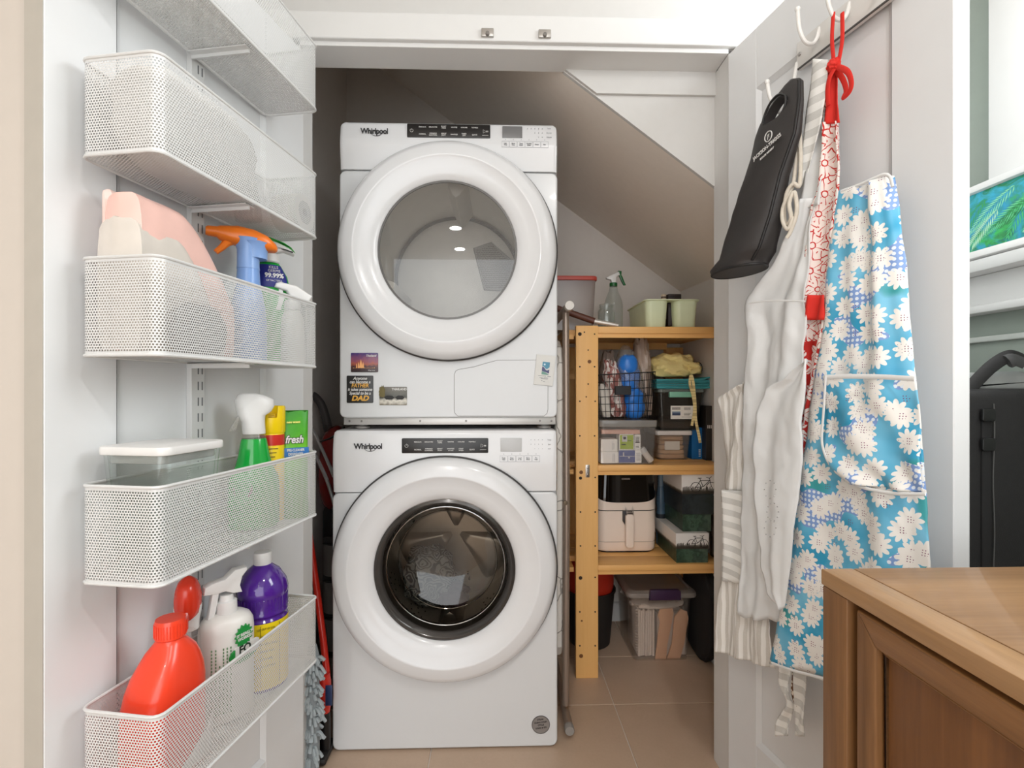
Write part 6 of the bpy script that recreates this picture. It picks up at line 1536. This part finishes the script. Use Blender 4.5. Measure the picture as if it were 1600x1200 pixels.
# ---- red floral apron between the white and the blue ones
t = rdthing('floral_apron', 'red and white floral apron tied by a red band, left of the daisy apron', 'apron', .33, .95, -.04)
cloth('apron_body', [(1291, 192), (1288, 250), (1283, 300), (1272, 330), (1266, 400), (1262, 470), (1251, 555), (1246, 640), (1247, 696)],
      [(1314, 190), (1317, 250), (1318, 300), (1312, 350), (1304, 430), (1296, 520), (1282, 590), (1268, 660), (1256, 710)], lambda q, tt: .046+.012*tt, REDF, t, 90, 22, ((1.1, .009, 1.2, .2), (2.3, .003, 0, .4)), .002, 5)
cloth('red_band', [(1265, 461), (1260, 500)], [(1292, 461), (1290, 500)], .066, REDC, t, 8, 12, ((1.1, .006, 1.2, .2),), .001, 6, curve=0)
cloth('neck_strap', [(1292, 112), (1294, 150), (1291, 194)], [(1308, 105), (1311, 150), (1314, 192)], .050, REDC, t, 24, 10, ((1.0, .004, 0, .3),), .002, 7)
def dtube(name, pix, r, m, parent, off, k=6, flat=None):
    pts = [rd(u, v, -(off[i] if isinstance(off, (list, tuple)) else off)) for i, (u, v) in enumerate(pix)]
    bm = BM(); tube(bm, pts, r, 10, k=k, flat=flat); return dobj(name, bm, m, parent, smooth=60)
dtube('strap_loop', [(1303, 112), (1302, 90), (1300, 60), (1302, 20)], .0085, REDC, t, .052, flat=(.009, .004, (0, -1, 0)))
dtube('strap_loop', [(1307, 110), (1312, 88), (1316, 60), (1316, 20)], .0085, REDC, t, .056, flat=(.009, .004, (0, -1, 0)))
bm = BM(); p = rd(1303, 102, -.058); blob(bm, (p.x, p.y, p.z), .011, .010, .012, .35, 3, 4, 2.3, 28, 18, False); dobj('knot', bm, REDC, t)
dtube('bow_loop', [(1308, 104), (1324, 112), (1330, 128), (1328, 142), (1318, 152), (1322, 140), (1316, 122), (1306, 110)], .008, REDC, t, [.060, .062, .060, .058, .054, .050, .050, .054], flat=(.011, .003, (0, -1, 0)))
dtube('bow_tail', [(1303, 108), (1296, 122), (1293, 140), (1294, 165)], .008, REDC, t, [.062, .064, .062, .058], flat=(.011, .003, (0, -1, 0)))
# ---- brown print apron: only its narrow edge and ties show
t = rdthing('brown_print_apron', 'brown patterned apron of which only a narrow edge shows beside the red strap', 'apron', .30, 1.35, -.03)
cloth('apron_edge', [(1286, 108), (1287, 180), (1284, 250), (1279, 300), (1278, 345)], [(1293, 106), (1294, 180), (1292, 250), (1289, 300), (1287, 345)], .036, BRP, t, 40, 8, ((.8, .003, 0, 1),), .002, 8)
cloth('tie', [(1238, 1046), (1237, 1080), (1242, 1104)], [(1246, 1046), (1245, 1080), (1246, 1104)], .050, BRP, t, 16, 6, (), .002, 9)
# ---- white apron with scalloped edges
t = rdthing('white_apron', 'plain white cotton apron with scalloped edges hanging behind the black bag', 'apron', .24, .72, -.04)
offW = lambda q, tt: .060+.022*tt
cloth('apron_body', [(1256, 312), (1243, 350), (1213, 410), (1167, 474), (1168, 522), (1161, 590), (1160, 700), (1160, 800), (1158, 900), (1154, 960)],
      [(1284, 305), (1271, 335), (1266, 420), (1259, 470), (1263, 505), (1255, 560), (1250, 640), (1252, 700), (1238, 800), (1216, 970)], offW, WCOT, t, 90, 40, ((1.4, .006, .3, .5), (3.1, .0025, 1.2, -.6), (.6, .006, 2, .9)), .003, 11, hem=lambda q: 4*abs(math.sin(q*9)))
sc_ = []
for i in range(30):
    q = i/29; base = [(1258, 565), (1232, 590), (1201, 606), (1187, 640), (1179, 690), (1178, 750), (1181, 800), (1186, 850), (1190, 890), (1200, 930), (1220, 955)]
    k = q*(len(base)-1); a = int(min(k, len(base)-2)); f = k-a
    sc_.append((base[a][0]+(base[a+1][0]-base[a][0])*f-3.0*abs(math.sin(q*26)), base[a][1]+(base[a+1][1]-base[a][1])*f))
cloth('scalloped_flap', sc_, [(1262, 560), (1262, 600), (1254, 660), (1254, 720), (1244, 790), (1236, 850), (1224, 950)], lambda q, tt: .094+.018*tt, WCOT, t, 90, 26, ((1.0, .005, 2.2, .4), (2.4, .0015, .6, 0)), .0015, 13, curve=0)
cloth('bib_strap', [(1271, 200), (1262, 255), (1255, 300), (1250, 326)], [(1288, 170), (1287, 240), (1284, 290), (1282, 320)], lambda q, tt: .040+.022*tt, WCOT, t, 30, 10, ((.9, .003, .5, .3),), .001, 14)
bm = BM()
for cx_, cz_, n_ in ((1203, 765, 8), (1207, 800, 10), (1203, 825, 8)):
    for i in range(n_):
        a = 2*PI*i/n_; p = rd(cx_+9*math.cos(a), cz_+14*math.sin(a), -.123); lathe(bm, [(0, -.0006), (.0011, -.0006), (.0011, .001)], 6, p, 'Y')
dobj('eyelet', bm, M('#a9a7a5', .8), t, smooth=0, kind='stuff')
trim('waist_seam', [(1168, 474), (1200, 470), (1235, 470), (1258, 471)], .086, WCOT2, t, .004, .0015)
# ---- striped linen strap in front of the hook, and the striped linen apron behind the white one
t = rdthing('striped_apron', 'grey and white striped linen apron at the hinge side, lowest hem of all', 'apron', .15, .50, -.03)
cloth('neck_strap', [(1271, 92), (1266, 140), (1260, 190), (1256, 230), (1254, 262), (1252, 290)], [(1292, 93), (1289, 140), (1282, 185), (1275, 215), (1266, 250), (1256, 290)], lambda q, tt: .066-.01*tt, STH, t, 30, 10, ((.6, .003, 0, .4),), .001, 15)
cloth('apron_body', [(1155, 603), (1140, 612), (1126, 624), (1129, 640), (1131, 690), (1130, 740), (1131, 765)], [(1164, 596), (1163, 620), (1165, 650), (1165, 690), (1165, 720), (1165, 765), (1166, 770)], lambda q, tt: .045+.01*math.sin(q*PI), STV, t, 36, 20, ((1.2, .007, .5, .8),), .003, 16)
cloth('pocket_band', [(1130, 765), (1131, 810), (1131, 860), (1128, 908)], [(1166, 768), (1168, 815), (1168, 860), (1168, 914)], .066, STH, t, 30, 16, ((.8, .004, 1.5, .2),), .002, 17)
cloth('skirt', [(1129, 905), (1124, 940), (1122, 985), (1121, 1018)], [(1190, 900), (1198, 960), (1204, 1010), (1210, 1046)], lambda q, tt: .052+.006*tt, STV, t, 40, 36, ((2.6, .006, .2, .3), (5, .0025, 1, 0)), .002, 18)
cloth('tie', [(1218, 1040), (1221, 1075), (1226, 1100), (1216, 1122), (1212, 1150)], [(1233, 1045), (1234, 1080), (1240, 1104), (1234, 1124), (1232, 1150)], lambda q, tt: .045+.01*tt, STH, t, 30, 8, ((.8, .005, 0, 1.5),), .003, 19)
cloth('tie', [(1240, 1046), (1242, 1090), (1240, 1150)], [(1260, 1050), (1259, 1090), (1258, 1150)], .052, STH, t, 26, 8, ((.7, .004, 1, .6),), .002, 20)
# ---- cord hank
t = rdthing('cord_hank', 'looped beige cotton cord hanging between the black bag and the white apron', 'cord', .22, 1.40, -.06)
CORDM = M('#d3cbbd', .95, var=.08, bump=.6, nscale=60, name='cotton_cord')
dtube('cord', [(1249, 205), (1251, 250), (1249, 290), (1240, 287), (1230, 300), (1225, 330), (1228, 352), (1236, 340), (1233, 318), (1241, 300), (1245, 330), (1236, 360), (1229, 372)], .0042, CORDM, t, [.072, .074, .078, .086, .09, .09, .088, .092, .096, .092, .088, .09, .094])
dtube('cord', [(1247, 215), (1243, 260), (1238, 292), (1224, 322), (1223, 345), (1231, 358), (1240, 338)], .004, CORDM, t, [.070, .074, .080, .094, .096, .094, .09])
# ---- black bottle tote
t = rdthing('bottle_tote', 'black padded bottle tote with white lettering hanging by its handle hole', 'tote bag', .19, 1.35, -.09)
BLK2 = M('#2b2726', .55, var=.08, bump=.25, nscale=30, name='black_padded_fabric')
sec = [((1156, 425), 33, .105, .047), ((1156, 418), 34.5, .105, .050), ((1168, 400), 33, .104, .049), ((1180, 352), 36, .100, .040), ((1194, 290), 35.5, .096, .030), ((1212.5, 230), 37.5, .092, .022), ((1217.5, 195), 36.5, .087, .017), ((1221, 178), 34, .084, .015), ((1226, 159), 28.5, .080, .014), ((1233, 141), 21, .076, .013), ((1238, 131), 12, .074, .012), ((1240, 126), 4, .072, .009)]
dense = []
def lerp(a, b, f): return a+(b-a)*f
for (c0, w0, o0, k0), (c1_, w1, o1, k1) in zip(sec, sec[1:]):
    for i in range(4):
        f = i/4; dense.append(((lerp(c0[0], c1_[0], f), lerp(c0[1], c1_[1], f)), lerp(w0, w1, f), lerp(o0, o1, f), lerp(k0, k1, f)))
dense.append(sec[-1]); rings = []; BC = []
for (u, v), wpx, o_, dp_ in dense:
    c = rd(u, v, -o_); e = rd(u+wpx, v, -o_); e2 = rd(u-wpx, v, -o_); w = (e.x-e2.x)/2; c = Vector(((e.x+e2.x)/2, c.y, c.z)); BC.append((c, w, dp_))
    rings.append([Vector((c.x+w*math.copysign(abs(math.cos(a))**.85, math.cos(a)), c.y+dp_*math.sin(a)*(1+.12*noise.noise(Vector((c.z*30, a*1.5, 2)))), c.z+.0022*noise.noise(Vector((c.x*30, a, c.z*20))))) for a in [2*PI*i/36 for i in range(36)]])
bm = BM(); loft(bm, rings); body = dobj('bag_body', bm, BLK2, t, smooth=55)
# handle hole
hp = spline([(1222, 147), (1228.5, 151), (1228, 164), (1221, 179), (1209, 190), (1198, 195), (1193.5, 191), (1197.5, 176), (1205, 161), (1214, 150.5), (1222, 147)], 4)[:-1]
poly = [(q_.x, q_.z) for q_ in (rd(u_, v_, -.0965) for u_, v_ in hp)]
k = BM(); prism(k, poly, -.16, -.02); k.transform(local(None)); k.transform(world_of(t).inverted()); cut(body, k)
for p in body.data.polygons: p.use_smooth = True
body.data.set_sharp_from_angle(angle=math.radians(55))
bm = BM(); tube(bm, [(x_, -.083-.0155, z_) for x_, z_ in poly], .0028, 6, closed=True); dobj('hole_piping', bm, BLK, t, smooth=60)
bm = BM(); pts = []
for c_, w, dp_ in BC[4:-6]: pts.append((c_.x+w*.93, c_.y-dp_*.42, c_.z))
tube(bm, pts, .0032, 8); dobj('side_piping', bm, BLK, t, smooth=60)
bm = BM(); c_, w, dp_ = BC[1]; tube(bm, [(c_.x+w*1.0*math.cos(a), c_.y+dp_*1.0*math.sin(a), c_.z) for a in [2*PI*i/40 for i in range(40)]], .0035, 8, closed=True); dobj('bottom_piping', bm, BLK, t, smooth=60)
# lettering, laid on the front of the bag: x follows the printed line, y the bag's length
def on_bag(u, v, ang, o_=.1235):
    p = rd(u, v, -o_); return world_of(t).inverted() @ local(None) @ Matrix.Translation(p) @ Matrix.Rotation(PI/2, 4, 'X') @ Matrix.Rotation(math.radians(ang), 4, 'Z')
text('JACKSON-TRIGGS', .0112, on_bag(1198, 230, 12, .1185), PALE_INK, t, bold=.0003, shear=-.15, sx=.92)
text('ESTATE WINERY', .0056, on_bag(1198, 240, 12, .1190), PALE_INK, t, bold=.0002)
m4 = on_bag(1200.5, 213, 12, .1155)
bm = BM(); tube(bm, [m4 @ Vector((.0105*math.cos(a), .0105*math.sin(a), 0)) for a in [2*PI*i/30 for i in range(30)]], .0011, 5, closed=True); obj('emblem_ring', bm, PALE_INK, t)
text('JT', .0105, m4, PALE_INK, t, bold=.0002, sx=.8)

# ================================================================== DRESSER (front right), its left side face in view
DZ = .870; c = W(.397, .657); DX = c.x; DYB = c.y; DYN = -.32; DXR = DX+.46
WD = wood('oak_side', '#94683d', '#553619', 'Y', .8, .5, 1.5, coat=.1); WDZ = wood('oak_post', '#8f643a', '#523418', 'Z', .8, .5, 1.5, coat=.1)
WT_ = wood('oak_top', '#a98156', '#765433', 'X', .8, .45, 1.4, coat=.2); WTY = wood('oak_top_edge', '#ad865b', '#795636', 'Y', .8, .45, 1.4, coat=.2); WDP = wood('oak_panel', '#85572c', '#553112', 'Z', .7, .5, 1.4, coat=.1)
t = thing('oak_dresser', 'brown oak dresser with a framed side panel in the lower right foreground', 'dresser', (DX+.23, (DYB+DYN)/2, 0))
def dz(name, m, *bs, bev=.0015, par=None):
    bm = BM()
    for q in bs: box(bm, *q, bev, 2)
    return obj(name, bm, m, par or t, True, smooth=30)
p = pZ(1331, 887.2, DZ); BWD = max(.03, p.x-DX)
TTH = .0205
bm = BM(); pr = [(DX, DYB), (DX, DYN), (DX+BWD, DYN), (DX+BWD, DYB-.0)]
prism(bm, pr, DZ-TTH, DZ, .0018, 2, plane='XY'); obj('top_edge_board', bm, WTY, t, True, smooth=30)
dz('top_board', WT_, (DX+BWD+.0012, DXR, DYN, DYB, DZ-TTH, DZ-.0002))
dz('corner_post', WDZ, (DX+.001, DX+.045, DYB-.046, DYB-.001, .0, DZ-TTH-.0005))
dz('corner_post', WDZ, (DX+.001, DX+.045, DYN+.001, DYN+.046, 0, DZ-TTH-.0005))
dz('corner_post', WDZ, (DXR-.045, DXR-.001, DYB-.046, DYB-.001, 0, DZ-TTH-.0005))
dz('corner_post', WDZ, (DXR-.045, DXR-.001, DYN+.001, DYN+.046, 0, DZ-TTH-.0005))
dz('back_panel', WDP, (DX+.045, DXR-.045, DYB-.02, DYB-.008, .12, DZ-TTH-.0005)); dz('right_panel', WDP, (DXR-.02, DXR-.008, DYN+.046, DYB-.046, .12, DZ-TTH-.0005)); dz('near_panel', WDP, (DX+.045, DXR-.045, DYN+.008, DYN+.02, .12, DZ-TTH-.0005))
dz('inner_board', M('#2a1a10', .8), (DX+.024, DX+.030, DYN+.046, DYB-.046, .12, DZ-TTH-.0005))
y1 = DYB-.062; y0 = DYN+.062; z1 = DZ-TTH-.006; z0 = .14; fw = .030
fr_ = thing  # framed door on the side face
bm = BM()
def frame_piece(poly, bev=.003):
    bm = BM(); prism(bm, poly, DX+.001, DX+.022, bev, 3, plane='YZ'); return bm
dr = obj('door', frame_piece([(y1, z1), (y1-fw, z1-fw), (y1-fw, z0+fw), (y1, z0)]), WDZ, t, True, smooth=30)
for poly, m in (([(y1, z1), (y0, z1), (y0+fw, z1-fw), (y1-fw, z1-fw)], WD), ([(y0, z1), (y0, z0), (y0+fw, z0+fw), (y0+fw, z1-fw)], WDZ), ([(y1, z0), (y1-fw, z0+fw), (y0+fw, z0+fw), (y0, z0)], WD)):
    obj('door_frame', frame_piece(poly), m, dr, True, smooth=30)
bm = BM(); box(bm, DX+.012, DX+.020, y0+fw-.004, y1-fw+.004, z0+fw-.004, z1-fw+.004); obj('door_panel', bm, WDP, dr, True, smooth=0)
bm = BM()
for a_, b_ in ((y1-fw, z1-fw),): tube(bm, [(DX+.011, y1-fw-.004, z0+fw+.004), (DX+.011, y1-fw-.004, z1-fw-.004), (DX+.011, y0+fw+.004, z1-fw-.004), (DX+.011, y0+fw+.004, z0+fw+.004)], .0035, 6, closed=True)
obj('panel_moulding', bm, WD, dr, True, smooth=50)

# ================================================================== BEYOND THE RIGHT DOOR: painting on the sill, black case
ya, yb = .80, YF-.012; zb_ = 1.4065; H = .192
t = thing('palm_painting', 'framed painting of green palm fronds leaning on the white window sill', 'painting', (RXR-.062, (ya+yb)/2, zb_))
t.rotation_euler = (0, math.radians(9), -PI/2); t.rotation_mode = 'XYZ'
t.rotation_euler = Matrix.Rotation(-PI/2, 4, 'Z').to_euler(); 
# local x runs along the wall (towards the camera), -y faces the room; leaned back by tilting about local x
t.matrix_basis = Matrix.Translation((RXR-.062, (ya+yb)/2, zb_)) @ Matrix.Rotation(-PI/2, 4, 'Z') @ Matrix.Rotation(math.radians(-12), 4, 'X')
w = (yb-ya)/2; FW = .018
def fp(poly):
    bm = BM(); prism(bm, poly, -.014, .008, .003, 2); return bm
for poly in ([(-w, 0), (w, 0), (w-FW, FW), (-w+FW, FW)], [(-w, H), (-w+FW, H-FW), (w-FW, H-FW), (w, H)], [(-w, 0), (-w+FW, FW), (-w+FW, H-FW), (-w, H)], [(w, 0), (w, H), (w-FW, H-FW), (w-FW, FW)]):
    obj('frame', fp(poly), WHITE_PAINT, t, smooth=30)
def canvas_mat():
    n = NT('painted_canvas'); co = n.coord(); a = n.noise(n.scale(co, 1, 1, 1.6), 22, 5, .6, 1.2); z = n.sep(co)[2]
    g = n.mix(n.step(a, .38, .62), lin('#0f6b3c'), lin('#2fae54')); b = n.mix(n.step(n.noise(co, 14, 4, .6, .8), .42, .6), g, lin('#1f8fc0'))
    n.set(col=n.mix(n.step(z, .10, .17), b, n.mix(n.step(a, .4, .6), lin('#2ba6c4'), lin('#157a4a'))), rough=.5); return n.m
bm = BM(); box(bm, -w+FW-.002, w-FW+.002, -.004, .006, FW-.002, H-FW+.002); cv = obj('canvas', bm, canvas_mat(), t, smooth=0)
rs = random.Random(3)
for ox, oz, an, L, cc in [(-.02, .155, 215, .12, '#7fd0a0'), (.03, .16, 250, .13, '#3fae6a'), (.10, .165, 235, .14, '#8fd0a6'), (-.09, .15, 235, .11, '#2f9a58'), (.17, .15, 200, .12, '#4cb878'), (.20, .16, 230, .13, '#b4dfc2'), (-.14, .13, 250, .09, '#7ec898'), (.10, .13, 195, .16, '#1b7a45'), (.24, .13, 250, .1, '#2f9a58'), (-.05, .11, 230, .10, '#a9dab8'), (.03, .12, 205, .12, '#5fc088'), (-.20, .15, 240, .10, '#4cb878'), (-.17, .16, 215, .09, '#0c5a34')]:
    bm = BM(); a = math.radians(an); n_ = 16
    def ok(p): return -w+FW+.002 < p.x < w-FW-.002 and FW+.002 < p.z < H-FW-.002
    for i in range(n_):
        q = i/n_; c_ = Vector((ox+L*q*math.cos(a), -.0044, oz+L*q*math.sin(a)-.02*q*q))
        for sd in (-1, 1):
            d_ = a+sd*math.radians(48-20*q); l = .030*math.sin(PI*min(1, .15+q*.85)); e_ = c_+Vector((l*math.cos(d_), 0, l*math.sin(d_)-.004)); nn = Vector((-math.sin(d_), 0, math.cos(d_)))*.0019
            if ok(c_) and ok(e_): bm.faces.new([bm.verts.new(p_) for p_ in (c_-nn*.5, (c_+e_)/2-nn, e_, (c_+e_)/2+nn)])
    if len(bm.verts): obj('frond_print', bm, M(cc, .5), cv, smooth=0, kind='stuff')
    else: bm.free()
# black soft case with a strap
CASE = M('#191818', .62, var=.15, bump=.5, nscale=70, name='black_woven_case'); CG = M('#6e716e', .5, name='grey_piping')
Y = 1.02; x0 = pY(1527, 700, Y).x-.085; x1 = RXR-.010; zt_ = pY(1545, 604, Y).z
t = thing('instrument_case', 'tall black soft case with a carry strap standing behind the right door', 'case', ((x0+x1)/2, Y+.10, 0))
bm = BM(); prism(bm, rrect(x0, x1, .004, zt_-.004, .035, 7), Y, Y+.20, .022, 4); obj('case_body', bm, CASE, t, True, smooth=50)
bm = BM(); xs1 = pY(1548, 700, Y).x; prism(bm, rrect(xs1-.022, xs1-.001, .02, zt_-.05, .004), Y-.004, Y+.01, .002); pk = obj('side_webbing', bm, M('#121111', .8, bump=.4), t, True)
bm = BM(); tube(bm, [(xs1+.002+.0015*math.sin(k*.9), Y-.0045, zt_-.035-.03*k) for k in range(28)], .0013, 6, k=2); obj('seam', bm, M('#4b4b49', .6), t, True)
for z in (zt_-.055, zt_-.115): bm = BM(); prism(bm, rrect(xs1-.026, xs1+.002, z-.016, z+.010, .004), Y-.010, Y-.003, .002); obj('buckle', bm, M('#1d1d1d', .3), pk, True)
bm = BM(); pts = [pY(1515, 608, Y+.02), pY(1531, 590, Y+.02), pY(1550, 572, Y+.02), pY(1572, 558, Y+.02), pY(1588, 556, Y+.02), pY(1606, 566, Y+.03), pY(1640, 600, Y+.03)]
tube(bm, pts, 1, 6, k=6, flat=(.026, .005, (0, -1, .4))); obj('strap', bm, M('#141313', .6, bump=.3), t, True, smooth=50)
bm = BM(); p = pY(1584, 562, Y+.015); tube(bm, [p+Vector((-.014, 0, -.004)), p+Vector((.0, 0, 0)), p+Vector((.018, 0, -.006))], 1, 8, k=3, flat=(.030, .012, (0, -1, .4))); obj('strap_grip', bm, M('#3a3a3a', .5), t, True, smooth=50)
bm = BM(); P = [pY(1520, 606, Y-.004), pY(1545, 592, Y+.05), pY(1580, 575, Y+.06), pY(1600, 572, Y+.06), pY(1660, 590, Y+.06)]
bm = BM(); prism(bm, [(x0+.02, zt_-.012), (x0+.05, zt_+.004), (x0+.11, zt_+.030), (x1-.06, zt_+.034), (x1-.005, zt_+.022), (x1-.005, zt_-.012)], Y+.045, Y+.16, .012, 3); obj('top_hood', bm, M('#8f928f', .55, var=.04, name='grey_case_top'), t, True, smooth=50)
